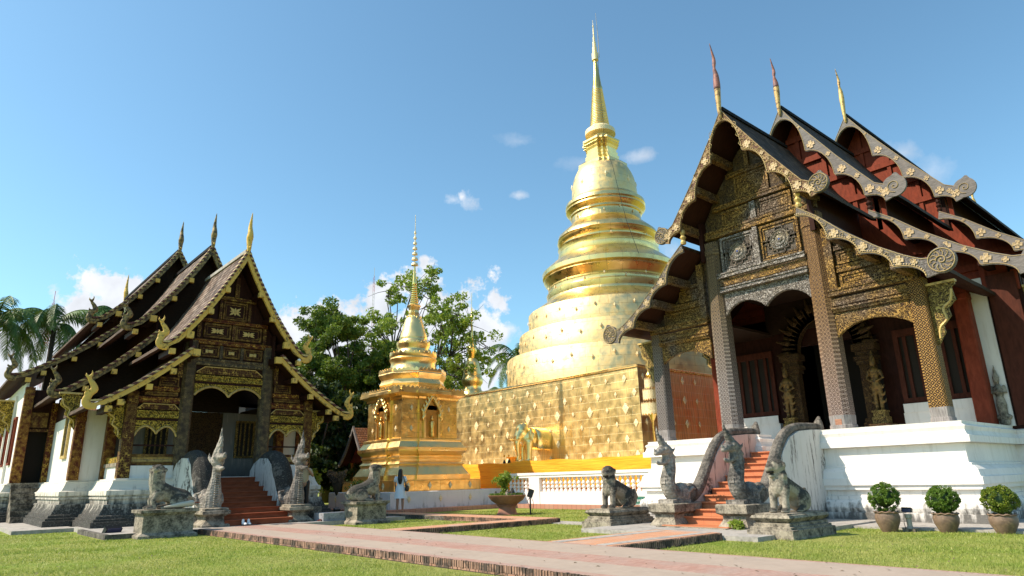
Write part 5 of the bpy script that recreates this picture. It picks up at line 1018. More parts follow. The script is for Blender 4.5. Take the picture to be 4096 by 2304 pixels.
# main steps
m = MB(); n = 9; ys, ye = -4.35, -.05
for k in range(n): zt = .15 + (k + 1) * (1.80 - .15) / n; ya = ys + k * (ye - ys) / n; m.b2(-1.2, 1.2, ya, .0, zt - .19 if k else .1, zt - .03).b2(-1.2, 1.2, ya - .05, ya + .5, zt - .03, zt)
m.build('stairs', m_terradark, HL)
m_railL = oldstone('blackened_stone_rail', (.20, .18, .16), (.022, .021, .02), .38, .8, up=.15)
def naga_left(sx, label, mat):
    N = thing('serpent_balustrade', label, 'balustrade', HL.location, PI / 2, 'serpent balustrades of the left hall'); x = sx * 1.5
    top = [(.1, 2.15), (-.3, 2.45), (-.9, 2.62), (-1.6, 2.60), (-2.1, 2.35), (-2.5, 1.85), (-2.75, 1.35), (-3.0, 1.0)]
    poly = [(.1, .1)] + top + [(-3.2, .1)]; n = len(poly); h = .36; m = MB()
    P = [(y, z - .1) for y, z in poly]; m.add([(x - h, y, max(z, .1)) for y, z in P] + [(x + h, y, max(z, .1)) for y, z in P], [tuple(range(n)), tuple(range(2 * n - 1, n - 1, -1))] + [(i, i + n, (i + 1) % n + n, (i + 1) % n) for i in range(n)]); m.build('side_wall', m_stain, N)
    m = MB(); body = spline([(x, y, z - .12) for y, z in top], 4); m.limb(body, [q[0] for q in resample([(.22,), (.34,), (.38,), (.38,), (.36,), (.34,), (.30,)], len(body))]); organic(m.build('serpent_tail', m_railL, N, True), .026, 2, .006, .05); m = MB()
    m.ell((x, -3.1, .9), (.34, .5, .5)).limb([(x, -3.2, .8), (x, -3.6, .9)], [.38, .36])
    neck = [(x, -3.75, .8), (x, -3.82, 1.05), (x, -3.9, 1.45), (x, -3.96, 1.80), (x, -3.98, 2.1)]; m.limb(neck, [.33, .30, .22, .15, .15])
    m.ell((x, -3.98, 2.30), (.22, .26, .22)).limb([(x, -4.1, 2.40), (x, -4.36, 2.46), (x, -4.62, 2.44)], [.17, .12, .08]).limb([(x, -4.06, 2.12), (x, -4.32, 2.04), (x, -4.60, 2.06)], [.13, .085, .06]).ell((x, -4.66, 2.52), (.055, .06, .08))
    m.limb([(x, -3.90, 2.42), (x, -3.96, 2.66), (x, -4.06, 2.88), (x, -4.1, 3.12), (x, -4.14, 3.44)], [.19, .15, .085, .055, .02])
    for a, b, c in ((-4.15, 2.6, .28), (-4.18, 2.82, .22), (-3.82, 2.5, .2), (-3.86, 2.75, .22), (-4.16, 3.02, .16)): m.limb([(x, a, b), (x, a - (.08 if a < -4 else -.08), b + c)], [.08, .015])
    for s_ in (-1, 1):
        m.ell((x + s_ * .17, -4.12, 2.42), (.055, .07, .06)); m.limb([(x + s_ * .18, -3.9, 2.3), (x + s_ * .24, -3.78, 2.42), (x + s_ * .22, -3.72, 2.6)], [.07, .05, .015])
        m.limb([(x + s_ * .2, -3.5, .75), (x + s_ * .42, -3.45, .95), (x + s_ * .42, -3.3, 1.2), (x + s_ * .34, -3.5, 1.25)], [.1, .09, .08, .04])
    organic(m.build('serpent_body', mat, N, True), .024, 2, .01, .06)
    m = MB(); [m.ell((x + s_ * .05, float(np.interp(z, [.8, 1.05, 1.5, 1.85], [-4.12, -4.15, -4.13, -4.14])) - .0, z), (.035, .035, .03), seg=6, rings=4) for z in np.arange(.8, 1.9, .075) for s_ in (-1, 0, 1)]; m.build('belly_beads', m_naga, N, True)
    m = MB().sweep([(x - .32, -4.25), (x + .32, -4.25), (x + .32, -3.35), (x - .32, -3.35)], [(.14, .1), (.14, .2), (.05, .28), (-.02, .36), (-.02, .46), (.10, .54), (.14, .56), (.14, .66), (.08, .68), (.08, .74), (0, .76)]); m.build('pedestal', m_ped, N, 30)
    return N
naga_left(-1, 'grey serpent with a gaping white-lipped mouth left of the dark red steps', m_naga); naga_left(1, 'black-topped serpent right of the dark red steps, a person standing behind it', m_nagadark)

# ================================================================ GREAT CHEDI
CH = thing('great_chedi', 'tall bell-shaped golden chedi with a ringed spire behind the hall', 'stupa', (-31.8, 37.7, 0))
def diamond_mesh(w, h):
    m = MB(); n = 8; ring = []
    for k in range(n * 4):
        a = k / (n * 4) * 2 * PI; t = (abs(math.cos(a)) + abs(math.sin(a))); r = 1 / t; r *= 1 - .07 * (k % 2); ring.append((math.cos(a) * r * w / 2, math.sin(a) * r * h / 2))
    N = len(ring)
    vs = [(x, 0, z) for x, z in ring] + [(x * .85, -.03, z * .85) for x, z in ring] + [(x * .55, -.035, z * .55) for x, z in ring] + [(0, -.06, 0)]
    fs = [(i, (i + 1) % N, (i + 1) % N + N, i + N) for i in range(N)] + [(i + N, (i + 1) % N + N, (i + 1) % N + 2 * N, i + 2 * N) for i in range(N)] + [(i + 2 * N, (i + 1) % N + 2 * N, 3 * N) for i in range(N)]
    m.add(vs, fs); o = m.build('diamond_ornament', m_diam); C.objects.unlink(o); return o
D_L, D_M, D_S = diamond_mesh(.50, .74), diamond_mesh(.34, .52), diamond_mesh(.22, .35)
def put(o, parent, loc, rz, sc=1): c = o.copy(); C.objects.link(c); c.parent = parent; c.location = loc; c.rotation_euler = (0, 0, rz); c.scale = (sc, sc, sc); return c
A = 9.47
base = MB().sweep([(-A, -A), (A, -A), (A, A), (-A, A)], [(.08, 0), (.08, 1.9), (.0, 1.92), (-.12, 7.12), (-.10, 7.16), (-.25, 7.22), (-.6, 7.24)]).build('square_base', m_goldW, CH)
MB().sweep([(-A, -A), (A, -A), (A, A), (-A, A)], [(-.06, 7.08), (-.02, 7.12), (-.02, 7.19), (-.16, 7.25)], cap=False).build('base_coping', m_goldR, CH)
# terrace in front of the base with orange cloth
MB().b2(-A - .6, A + 4.4, -A - 2.45, -A, 0, 2.30).build('terrace', m_paintwhite, CH)
m = MB(); n = 160; vs = []; x0, x1 = -A - .55, A + 4.4
for j in range(9):
    for i in range(n + 1):
        x = x0 + (x1 - x0) * i / n; z = .35 + (2.39 - .35) * j / 8 + (.03 * math.sin(i * .31) if j == 8 else 0) + .03 * math.sin(i * .13 + j)
        vs.append((x, -A - 2.50 - .035 * math.sin(i * .21 + j * 2.2) - .02 * math.sin(i * .47 + j * 1.1) - .02 * (j % 2), z))
m.add(vs, [(j * (n + 1) + i, j * (n + 1) + i + 1, (j + 1) * (n + 1) + i + 1, (j + 1) * (n + 1) + i) for j in range(8) for i in range(n)]); cl = m.build('orange_cloth', m_cloth, None, True, loc=(-31.8, 37.7, 0)); tag(cl, 'long orange cloth hung along the terrace below the golden wall', 'cloth')
for r_, z0, z1 in ((7.95, 7.2, 9.62), (7.0, 9.6, 11.42), (6.28, 11.4, 13.05)):
    MB().lathe([(r_, z0), (r_, z1 - .05), (r_ - .04, z1), (r_ - .6, z1 + .12)], seg=96).build('drum', m_goldT, CH, 40)
prof = [(6.2, 12.95), (5.95, 13.23), (4.85, 14.0), (4.85, 14.08), (4.78, 14.2), (4.84, 14.45), (4.86, 14.62), (4.7, 14.75), (4.68, 14.95), (4.72, 15.05), (4.62, 15.2), (4.66, 15.3), (4.95, 15.6), (5.03, 15.75), (4.95, 15.9), (5.10, 15.98), (5.12, 16.3), (5.0, 16.42), (4.35, 17.0), (3.85, 17.38), (3.80, 17.42), (3.84, 17.6), (3.84, 17.8), (3.72, 17.9), (3.78, 18.2), (3.84, 18.28), (3.62, 18.4), (3.62, 18.5), (3.78, 18.62), (3.86, 18.8), (3.74, 18.9), (3.82, 19.0), (3.76, 19.25), (3.5, 19.5), (2.86, 20.08), (2.68, 20.3), (2.68, 20.8), (2.78, 20.9), (2.76, 21.05), (2.84, 21.15), (2.96, 21.22), (3.08, 21.35), (3.02, 21.5), (3.10, 21.62), (3.06, 21.9), (2.64, 22.15), (2.58, 22.3)]
MB().lathe(prof, seg=96).build('moulded_tiers', m_goldR, CH, 40)
MB().lathe([(2.58, 22.28), (2.56, 22.6), (2.50, 23.4), (2.40, 23.9), (2.25, 24.33), (2.05, 24.75), (1.75, 25.1), (1.4, 25.3)], seg=72).build('bell', m_goldT, CH, 60)
cross = lambda r: [(-r, -r * .45), (-r * .72, -r * .45), (-r * .72, -r * .72), (-r * .45, -r * .72), (-r * .45, -r), (r * .45, -r), (r * .45, -r * .72), (r * .72, -r * .72), (r * .72, -r * .45), (r, -r * .45), (r, r * .45), (r * .72, r * .45), (r * .72, r * .72), (r * .45, r * .72), (r * .45, r), (-r * .45, r), (-r * .45, r * .72), (-r * .72, r * .72), (-r * .72, r * .45), (-r, r * .45)]
MB().sweep(cross(1.0), [(.62, 24.95), (.62, 25.25), (.30, 25.55), (.18, 25.6), (.22, 25.9), (.12, 25.95), (.16, 26.2), (.06, 26.25), (.10, 26.5), (.06, 26.55), (.15, 26.75), (.12, 26.8), (.24, 27.0), (.22, 27.05), (.30, 27.2), (.30, 27.35), (.1, 27.5), (-.1, 27.7)]).build('harmika', m_goldR, CH)
MB().lathe([(.62, 27.5), (.72, 27.9), (1.0, 28.0), (1.22, 28.02), (1.20, 28.4), (1.0, 28.55), (.85, 28.7)], seg=40).build('umbrella_crown', m_diam, CH, 40)
prof = []
for k in range(22):
    t = k / 22; r0 = .80 - .38 * t; z = 28.7 + 3.55 * t; prof += [(r0 - .07, z), (r0, z + .04), (r0, z + .10), (r0 - .07, z + .14)]
MB().lathe(prof, seg=32).build('ringed_spire', m_goldR, CH, 40)
MB().lathe([(.42, 32.2), (.44, 32.4), (.38, 32.5), (.24, 33.8), (.14, 35.0)], seg=28).build('smooth_spire', m_gold, CH, 60)
o = MB().lathe([(.27, 35.05), (.27, 35.7), (.19, 35.72), (.19, 36.3), (.14, 36.32), (.14, 36.8), (.10, 36.82), (.09, 37.3), (.06, 37.32), (.05, 38.2), (.02, 38.3), (.015, 39.0)], seg=20).ell((0, 0, 38.4), (.07, .07, .1), seg=8, rings=5).build('tiered_crown', m_diam, CH, 40)
MB().tube([(.35, .1, 35.2), (.38, .1, 37), (.28, .1, 39.6)], [.03, .03, .015], 6).build('lightning_rod', m_concrete, CH)
MB().tube([(.4, -.1, 35.2), (.45, -.2, 33.6), (.55, -.3, 31.5), (.9, -.6, 28.6), (1.2, -1.0, 26.5), (2.2, -1.4, 24.0), (2.7, -1.6, 22), (3.9, -2.4, 18.8), (5.2, -3, 15.9)], .018, 4).build('earthing_cable', m_metaldark, CH)
# ornaments: staggered diamonds on the wall, rings of them on the drums and tiers
for j, z in enumerate((2.55, 3.35, 4.15, 4.95, 5.75, 6.55)):
    for i in range(15):
        x = -A + .35 + i * 1.30 + (.65 if j % 2 else 0)
        if x > A - .25: continue
        if i < 3: continue
        big = (i + j) % 2 == 0
        put(D_L if (j in (3,) and big) else (D_M if big else D_S), CH, (x, -A + .005 - .02 + .12 * (z - 1.9) / 5.2, z), 0, 1.0)
for z in (2.9, 4.2, 5.5, 6.6):
    for i in range(5): put(D_M if i % 2 else D_S, CH, (A - .02 - .12 * (z - 1.9) / 5.2 + .02, -A + .5 + i * 1.2, z), PI / 2)
for r_, z, n, s_ in ((7.97, 8.7, 36, 1), (7.03, 10.6, 32, 1), (6.31, 12.3, 30, .9), (4.74, 14.85, 20, .8), (3.72, 18.4, 16, .8), (2.72, 20.6, 14, .8), (2.5, 23.3, 8, 1.5)):
    for k in range(n):
        a = 2 * PI * k / n
        if math.cos(a) * -.64 + math.sin(a) * .77 > .25: continue
        put(D_S, CH, (math.cos(a) * r_, math.sin(a) * r_, z + (.25 if k % 2 else 0)), a + PI / 2, s_)
# elephant half emerging from the wall
m_goldE = goldmetal('bright_elephant_gold', (1.0, .76, .32), .32, var=.05, bumpy=.04)
EL = thing('golden_elephant', 'golden elephant statue with tusks emerging from the gold wall', 'statue', (-29.72, 28.25, 2.31), -PI / 2)
m = MB()   # local x forward
m.limb([(-.3, 0, 1.35), (.8, 0, 1.38), (1.35, 0, 1.42)], [.56, .60, .56]).ell((1.3, 0, 1.35), (.5, .5, .55))
for s_ in (-1, 1):
    m.limb([(1.5, s_ * .28, 1.2), (1.55, s_ * .28, .6), (1.55, s_ * .28, .16)], [.26, .19, .18]).ell((1.62, s_ * .28, .1), (.26, .21, .10))
    m.ell((1.55, s_ * .52, 1.62), (.12, .10, .36), (0, 0, s_ * -.3)); m.limb([(1.5, s_ * .42, 1.85), (1.42, s_ * .62, 1.6), (1.5, s_ * .6, 1.3)], [.09, .09, .06])
    m.ell((1.95, s_ * .25, 1.72), (.09, .06, .08))
m.ell((1.78, 0, 1.85), (.40, .36, .42)).ell((1.68, .13, 2.1), (.2, .17, .2)).ell((1.68, -.13, 2.1), (.2, .17, .2))
m.limb([(1.9, 0, 1.75), (2.12, 0, 1.45), (2.22, 0, 1.1), (2.18, 0, .7), (2.12, 0, .4), (2.2, 0, .2)], [.30, .24, .18, .13, .10, .08])
organic(m.build('elephant_body', m_goldE, EL, True), .035, 5)
for s_ in (-1, 1): MB().limb([(2.1, s_ * .16, 1.4), (2.35, s_ * .2, 1.3), (2.66, s_ * .18, 1.38)], [.06, .05, .015]).build('tusk', m_goldR, EL, True)
m = MB(); n = 24; vs = []
for j, x in enumerate((-.25, .25, .7, 1.12)):
    for k in range(n + 1): a = PI * k / n; rr = .66; zz = 1.40 + math.sin(a) * rr if 0 < k < n else .85; vs.append((x, -math.cos(a) * (rr if 2 < k < n - 2 else rr * 1.0), max(zz if k not in (0, n) else .8, .8)))
m.add(vs, [(j * (n + 1) + k, (j + 1) * (n + 1) + k, (j + 1) * (n + 1) + k + 1, j * (n + 1) + k + 1) for j in range(3) for k in range(n)]); o = m.build('saddle_cloth', m_goldE, EL, True); so = o.modifiers.new('t', 'SOLIDIFY'); so.thickness = .03
MB().b2(-.1, 2.0, -.55, .55, 0, .1).build('pedestal', m_goldE, EL)
for x, l_ in ((-30.75, 'left'), (-30.35, 'right')):
    t = thing('incense_vase', 'small dark vase with a yellow flower on the terrace, the one %s' % ('farther from the elephant' if l_ == 'left' else 'nearer the elephant'), 'vase', (x, 25.95, 2.31), 0, 'vases beside the elephant')
    MB().lathe([(.05, 0), (.09, .08), (.05, .18), (.03, .24)], seg=12).build('vase', m_metaldark, t, 40); MB().tube([(0, 0, .22), (0, 0, .42)], .01, 5).build('stem', m_metaldark, t); MB().ell((0, 0, .46), (.06, .06, .06)).build('flower', m_cloth, t, True)
t = thing('offering_table', 'small gilded offering table under the elephant trunk', 'table', (-30.1, 26.1, 2.31)); MB().b2(-.42, .42, -.18, .18, .3, .38).build('table_top', m_gold, t); MB().b2(-.3, .3, -.12, .12, 0, .3).build('table_base', m_goldR, t)
# golden tiered umbrella by the corner
TU = thing('tiered_parasol', 'golden tiered ceremonial parasol on a pole at the corner of the gold wall', 'parasol', (-20.35, 26.6, 0))
MB().lathe([(.06, .2), (.06, 3.9), (.12, 4.1), (.2, 4.3)], seg=14).build('pole', m_gold, TU, 40)
for k, (r_, z) in enumerate(((.50, 4.45), (.38, 5.15), (.27, 5.72))):
    o = MB().lathe([(r_ * .85, z - .14), (r_, z - .1), (r_, z + .38 - k * .05), (r_ * .5, z + .44 - k * .05)], seg=24).build('parasol_tier', m_gold, TU, 40); m = MB()
    nn_ = 40; zz_ = [(z + .34 - k * .05, 0), (z + .36 - k * .05, .10)]; vs = []
    for zb_, amp in zz_:
        for q in range(nn_): a = 2 * PI * q / nn_; vs.append((math.cos(a) * r_ * 1.02, math.sin(a) * r_ * 1.02, zb_ + amp * (q % 2)))
    for zb_, amp in ((z - .08, 0), (z - .1, -.10)):
        for q in range(nn_): a = 2 * PI * q / nn_; vs.append((math.cos(a) * r_ * 1.02, math.sin(a) * r_ * 1.02, zb_ + amp * (q % 2)))
    m.add(vs, [(b_ + q, b_ + (q + 1) % nn_, b_ + nn_ + (q + 1) % nn_, b_ + nn_ + q) for b_ in (0, nn_, 2 * nn_) for q in range(nn_)])
    m.build('fringe', m_diam, o)
MB().lathe([(.12, 6.05), (.18, 6.2), (.08, 6.4), (.1, 6.5), (.02, 6.85)], seg=14).build('finial', m_gold, TU, 40)
# balustrade
BA = thing('balustrade', 'white balustrade with turned balusters below the orange cloth', 'balustrade', (0, 24.9, 0))
MB().b2(-29.1, -16.95, -.18, .18, .2, .80).build('base_wall', m_paintwhite, BA)
MB().b2(-29.1, -16.95, -.20, .20, 1.50, 1.62).build('handrail', m_paintwhite, BA); MB().b2(-29.12, -16.93, -.24, .24, 1.622, 1.75).build('coping', m_paintwhite, BA)
_b = MB().lathe([(.105, .80), (.105, .88), (.085, .90), (.06, .94), (.10, .99), (.115, 1.04), (.085, 1.10), (.055, 1.12), (.11, 1.19), (.11, 1.24), (.06, 1.32), (.04, 1.36), (.075, 1.385), (.06, 1.40), (.10, 1.42), (.10, 1.50)], seg=14).build('baluster', m_paintwhite, BA, 50)
xs = list(np.arange(-28.95, -27.3, .31)) + list(np.arange(-26.3, -17.0, .31))
for k, x in enumerate(xs):
    c = _b if k == 0 else copyto(_b, (x, 0, 0)); c.location = (x, 0, 0)
for x0, x1 in ((-27.3, -26.5),): MB().b2(x0, x1, -.21, .21, .2, 1.498).build('post', m_paintwhite, BA)
for k, (x, w, txt) in enumerate(((-20.72, .36, ''), (-19.75, 1.30, 'ห้ามจุดเทียนบริเวณนี้'))):
    sg = thing('warning_sign', ('green warning sign with white Thai lettering on the white balustrade wall', 'narrow end of a green sign behind the sitting lion')[k == 0], 'sign', (x, 24.68, .41))
    MB().b2(-w / 2, w / 2, -.012, .012, -.19, .19).build('sign_plate', m_green, sg); 
    fr = MB(); [fr.b2(a, b, -.018, -.012, c, d) for a, b, c, d in ((-w / 2 + .02, w / 2 - .02, .155, .17), (-w / 2 + .02, w / 2 - .02, -.17, -.155), (-w / 2 + .02, -w / 2 + .035, -.155, .155), (w / 2 - .035, w / 2 - .02, -.155, .155))]; fr.build('sign_border', m_signwhite, sg)
    if txt:
        cu = bpy.data.curves.new('t', 'FONT'); cu.body = txt; cu.size = .26; cu.extrude = .003; cu.align_y = 'CENTER'
        to = bpy.data.objects.new('t', cu); C.objects.link(to); bpy.context.view_layer.update(); me = bpy.data.meshes.new_from_object(to.evaluated_get(bpy.context.evaluated_depsgraph_get())); bpy.data.objects.remove(to)
        me.materials.clear(); me.materials.append(m_signwhite); wdt = max([v.co.x for v in me.vertices] + [.1]); mo = bpy.data.objects.new('lettering', me); C.objects.link(mo); mo.parent = sg; mo.rotation_euler = (PI / 2, 0, 0); mo.location = (-w / 2 + .06, -.02, 0); s_ = (w - .1) / wdt; mo.scale = (s_, min(s_, 1.1), 1)
t = thing('red_brick', 'loose red brick block lying by the old wall foot left of the stairs', 'brick', (-15.2, 18.3, .06)); MB().box((0, 0, .09), (.42, .3, .18), .1).build('brick', m_redtile, t)

# ================================================================ SMALL CHEDI
CS = thing('small_chedi', 'small golden chedi with four niches on a white plinth, woman standing before it', 'stupa', (-32.82, 20.92, 0))
MB().sweep([(-3.2, -3.2), (3.2, -3.2), (3.2, 4.2), (-3.2, 4.2)], [(.06, .1), (.06, .5), (.06, .96), (.0, .98)]).build('white_plinth', m_chediwhite, CS)
B = 2.62
MB().sweep([(-B, -B), (B, -B), (B, B), (-B, B)], [(.12, .98), (.10, 1.52), (-.12, 1.54)]).build('gold_base', m_goldP, CS)
redent = lambda r, e=.16: [(-r, -r), (-r * .42, -r), (-r * .42, -r - e), (r * .42, -r - e), (r * .42, -r), (r, -r), (r, -r * .42), (r + e, -r * .42), (r + e, r * .42), (r, r * .42), (r, r), (r * .42, r), (r * .42, r + e), (-r * .42, r + e), (-r * .42, r), (-r, r), (-r, r * .42), (-r - e, r * .42), (-r - e, -r * .42), (-r, -r * .42)]
MB().sweep(redent(1.93, .12), [(.40, 1.53), (.40, 1.78), (.36, 1.80), (.30, 1.9), (.12, 2.2), (.10, 2.28), (.16, 2.36), (.10, 2.44), (.04, 2.5), (.04, 2.62), (.10, 2.68), (.10, 2.76), (.04, 2.8), (.24, 3.02), (.26, 3.08), (.26, 3.2), (.20, 3.22), (.02, 3.52), (.04, 3.58), (.04, 3.66), (-.05, 3.7)]).build('moulded_base', m_goldS, CS)
MB().sweep(redent(1.80, .1), [(0, 3.6), (.0, 5.75), (.06, 5.8), (.1, 5.95)]).build('shrine_body', m_goldP, CS)
MB().sweep(redent(1.84, .1), [(.04, 5.9), (.22, 6.0), (.32, 6.05), (.32, 6.2), (.10, 6.32), (-.5, 6.4)]).build('cornice', m_goldS, CS)
def leaf_ring(parent, pts, s, name='leaf_crest'):
    m = MB()
    for (x, y, z, a) in pts:
        o_ = [(-.62, -.1), (.62, -.1), (.55, .45), (.0, .9), (-.55, .45)]; c, d = math.cos(a), math.sin(a)
        m.add([(x + c * p * s * .9 - d * q0, y + d * p * s * .9 + c * q0, z + q * s) for q0 in (-.03, .02) for p, q in o_], [(0, 1, 2, 3, 4), (9, 8, 7, 6, 5), (0, 5, 6, 1), (1, 6, 7, 2), (2, 7, 8, 3), (3, 8, 9, 4), (4, 9, 5, 0)])
    return m.build(name, m_goldS, parent)
pts = []
for k in range(4):
    a = k * PI / 2
    for i in range(15): t = -2.05 + 4.1 * (i + .5) / 15; x, y = t, -2.12; pts.append((x * math.cos(a) - y * math.sin(a), x * math.sin(a) + y * math.cos(a), 6.2, a))
leaf_ring(CS, pts, .27)
oct_ = lambda r: [(r * math.cos(PI / 8 + k * PI / 4), r * math.sin(PI / 8 + k * PI / 4)) for k in range(8)]
MB().sweep(oct_(1.9), [(-.1, 6.3), (-.05, 6.62), (.0, 6.7), (-.08, 6.85), (-.1, 6.95), (.0, 7.12), (.06, 7.25), (-.0, 7.4), (-.4, 7.45)]).build('octagonal_tier', m_goldS, CS)
pts = []
for k in range(8):
    a = k * PI / 4; 
    for i in range(6): t = -.72 + 1.44 * (i + .5) / 6; x, y = t, -1.78; pts.append((x * math.cos(a) - y * math.sin(a), x * math.sin(a) + y * math.cos(a), 7.38, a))
leaf_ring(CS, pts, .22)
MB().lathe([(1.45, 7.4), (1.3, 7.75), (1.26, 7.95), (1.32, 8.1), (1.38, 8.2), (1.3, 8.3), (1.36, 8.4), (1.36, 8.5), (1.0, 8.6), (.9, 8.75), (.88, 8.85), (.96, 9.0), (.98, 9.15), (.85, 9.3), (.80, 9.4), (.82, 9.5)], seg=48).build('round_tiers', m_goldS, CS, 40)
leaf_ring(CS, [(1.32 * math.cos(k * PI / 14), 1.32 * math.sin(k * PI / 14), 8.47, k * PI / 14 + PI / 2) for k in range(28)], .19); leaf_ring(CS, [(.94 * math.cos(k * PI / 10), .94 * math.sin(k * PI / 10), 9.12, k * PI / 10 + PI / 2) for k in range(20)], .17)
MB().lathe([(.82, 9.46), (.80, 9.6), (.68, 9.95), (.60, 10.3), (.52, 10.6), (.40, 10.8), (.26, 10.9)], seg=40).build('bell', m_goldS, CS, 60)
leaf_ring(CS, [(.42 * math.cos(k * PI / 5), .42 * math.sin(k * PI / 5), 10.68, k * PI / 5 + PI / 2) for k in range(10)], .2)
MB().sweep(cross(.26), [(.0, 10.85), (.02, 11.05), (.0, 11.2), (.06, 11.4), (.1, 11.48), (-.05, 11.6)]).build('harmika', m_goldS, CS)
prof = []
for k in range(9): t = k / 9; r0 = .27 - .15 * t; z = 11.55 + 1.2 * t; prof += [(r0 - .04, z), (r0, z + .03), (r0, z + .08), (r0 - .04, z + .11)]
MB().lathe(prof + [(.13, 12.8), (.12, 13.0), (.05, 13.95)], seg=20).build('ringed_spire', m_gold, CS, 40)
prof = [(.03, 13.9)]
for k in range(7): z = 14.02 + k * .34; r0 = .22 * (1 - k * .11); prof += [(.03, z - .04), (r0, z), (r0 * .8, z + .14 - k * .005), (.03, z + .17)]
MB().lathe(prof + [(.02, 16.2), (.015, 17.3)], seg=16).build('tiered_crown', m_diam, CS, 40)
m_niche = goldmetal('deep_niche_gold', (.55, .30, .08), .4, var=.5, bumpy=.2)
for k in range(4):
    a = k * PI / 2; R = Matrix.Rotation(a, 3, 'Z')
    nf = bpy.data.objects.new('niche', MB().b2(-.40, .40, -1.92, -1.90, 3.72, 5.3).v and bpy.data.meshes.new('niche')); C.objects.link(nf); nf.parent = CS; nf.rotation_euler = (0, 0, a)
    q_ = MB().b2(-.38, .38, -1.945, -1.92, 3.75, 5.2); [q_.box((math.cos(PI * j / 8) * .19, -1.93, 5.2 + math.sin(PI * j / 8) * .12), (.38, .024, .26)) for j in range(9)]; me = bpy.data.meshes.new('niche'); me.from_pydata(q_.v, [], q_.f); me.materials.append(m_niche); nf.data = me
    fl = MB()
    for s_ in (-1, 1):
        cv = spline([(0, 5.95), (.22, 5.62), (.42, 5.3), (.56, 5.0), (.5, 4.85)], 4); fl.limb([(s_ * x, -2.02, z) for x, z in cv], [.09] * len(cv))
        for x, z in ((.05, 5.95), (.2, 5.72), (.34, 5.5), (.47, 5.28), (.58, 5.05)): fl.limb([(s_ * x, -2.03, z), (s_ * (x + .09), -2.03, z + .12), (s_ * (x + .06), -2.03, z + .30)], [.08, .055, .012])
        fl.limb([(s_ * .5, -2.03, 4.9), (s_ * .62, -2.03, 4.72), (s_ * .55, -2.03, 4.6)], [.09, .07, .03])
    organic(fl.build('flame_arch', m_goldS, nf, True), .03, 1)
    for s_ in (-1, 1): MB().box((s_ * .46, -1.97, 4.35), (.13, .09, 1.3)).build('niche_pillar', m_goldS, nf)
    MB().limb([(0, -2.0, 3.85), (0, -2.0, 4.2), (0, -2.0, 4.5)], [.13, .10, .14]).ell((0, -2.0, 4.72), (.07, .07, .1)).ell((0, -2, 4.84), (.04, .04, .06)).build('buddha_figure', m_goldP, nf, True)
    for x in (-1.2, 1.25):
        for z in (4.2, 5.3): c = put(D_S, CS, (0, 0, 0), a, 1.0); v = R @ Vector((x, -1.81, z)); c.location = v
for x in (-1.7, 0, 1.7): put(D_S, CS, (x, -B - .125, 1.25), 0, 1.1)
for y in (-1.9, -.6, .7, 2.0): put(D_S, CS, (B + .125, y, 1.25), PI / 2, 1.1)
for x in (-2.4, -.4, 1.9): put(D_S, CS, (x, -3.27, .62), 0, 1.05)
for y in (-2.2, -.3, 1.6, 3.3): put(D_S, CS, (3.27, y, .62), PI / 2, 1.05)
# distant third chedi
D3 = 58; p3 = at(1889, 1500, D3)
C3 = thing('distant_chedi', 'slender far-off golden chedi rising between the tree and the gold wall', 'stupa', (p3.x, p3.y, 0)); k3 = D3 / 55
MB().lathe([(2.0, 0), (2.0, 5), (1.4, 7.5), (1.05, 8.4), (1.0, 8.7), (.8, 8.9), (.74, 9.1), (.76, 9.3), (.9, 9.5), (.95, 9.8), (.85, 10.0), (.80, 10.2)], seg=32).build('base_tiers', m_goldS, C3, 40)
MB().lathe([(.82, 10.2), (.76, 10.5), (.60, 11.2), (.46, 11.6), (.25, 11.7)], seg=28).build('bell', m_goldS, C3, 60)
MB().lathe([(.2, 11.6), (.3, 12.0), (.42, 12.3), (.42, 12.45), (.3, 12.5), (.32, 12.6), (.26, 12.7), (.28, 12.85), (.22, 12.95), (.24, 13.1), (.18, 13.2), (.2, 13.35), (.14, 13.5), (.12, 13.8), (.05, 15.0), (.14, 15.1), (.04, 15.3), (.12, 15.4), (.03, 15.6), (.1, 15.75), (.03, 15.9), (.07, 16.1), (.02, 16.3), (.015, 17.6)], seg=20).build('spire', m_gold, C3, 40)

# ================================================================ VEGETATION
def leaves(name, centers, per, spread, size, mat, parent, seed=0, droop=.3, elong=2.0):
    r = np.random.default_rng(seed); c = np.repeat(np.array(centers, float), per, 0); n = len(c)
    sp = np.repeat(np.atleast_1d(np.broadcast_to(spread, len(centers))), per); d = r.normal(0, 1, (n, 3)); d /= np.linalg.norm(d, axis=1)[:, None]; p = c + d * (sp * r.uniform(.25, 1, n) ** .6)[:, None] * np.array([1, 1, .75])
    u = r.normal(0, 1, (n, 3)) + d * .8; u[:, 2] -= droop; u /= np.linalg.norm(u, axis=1)[:, None]; w = np.cross(u, r.normal(0, 1, (n, 3))); w /= np.linalg.norm(w, axis=1)[:, None]
    s = (size * r.uniform(.6, 1.4, n))[:, None]; v = np.empty((n, 4, 3)); v[:, 0] = p - u * s * .5 * elong; v[:, 1] = p + w * s * .5; v[:, 2] = p + u * s * .5 * elong; v[:, 3] = p - w * s * .5
    me = bpy.data.meshes.new(name); me.vertices.add(n * 4); me.vertices.foreach_set('co', v.ravel()); me.loops.add(n * 4); me.loops.foreach_set('vertex_index', np.arange(n * 4)); me.polygons.add(n); me.polygons.foreach_set('loop_start', np.arange(0, n * 4, 4)); me.update(); me.validate(); me.materials.append(mat)
    o = bpy.data.objects.new(name, me); C.objects.link(o); o.parent = parent; return o
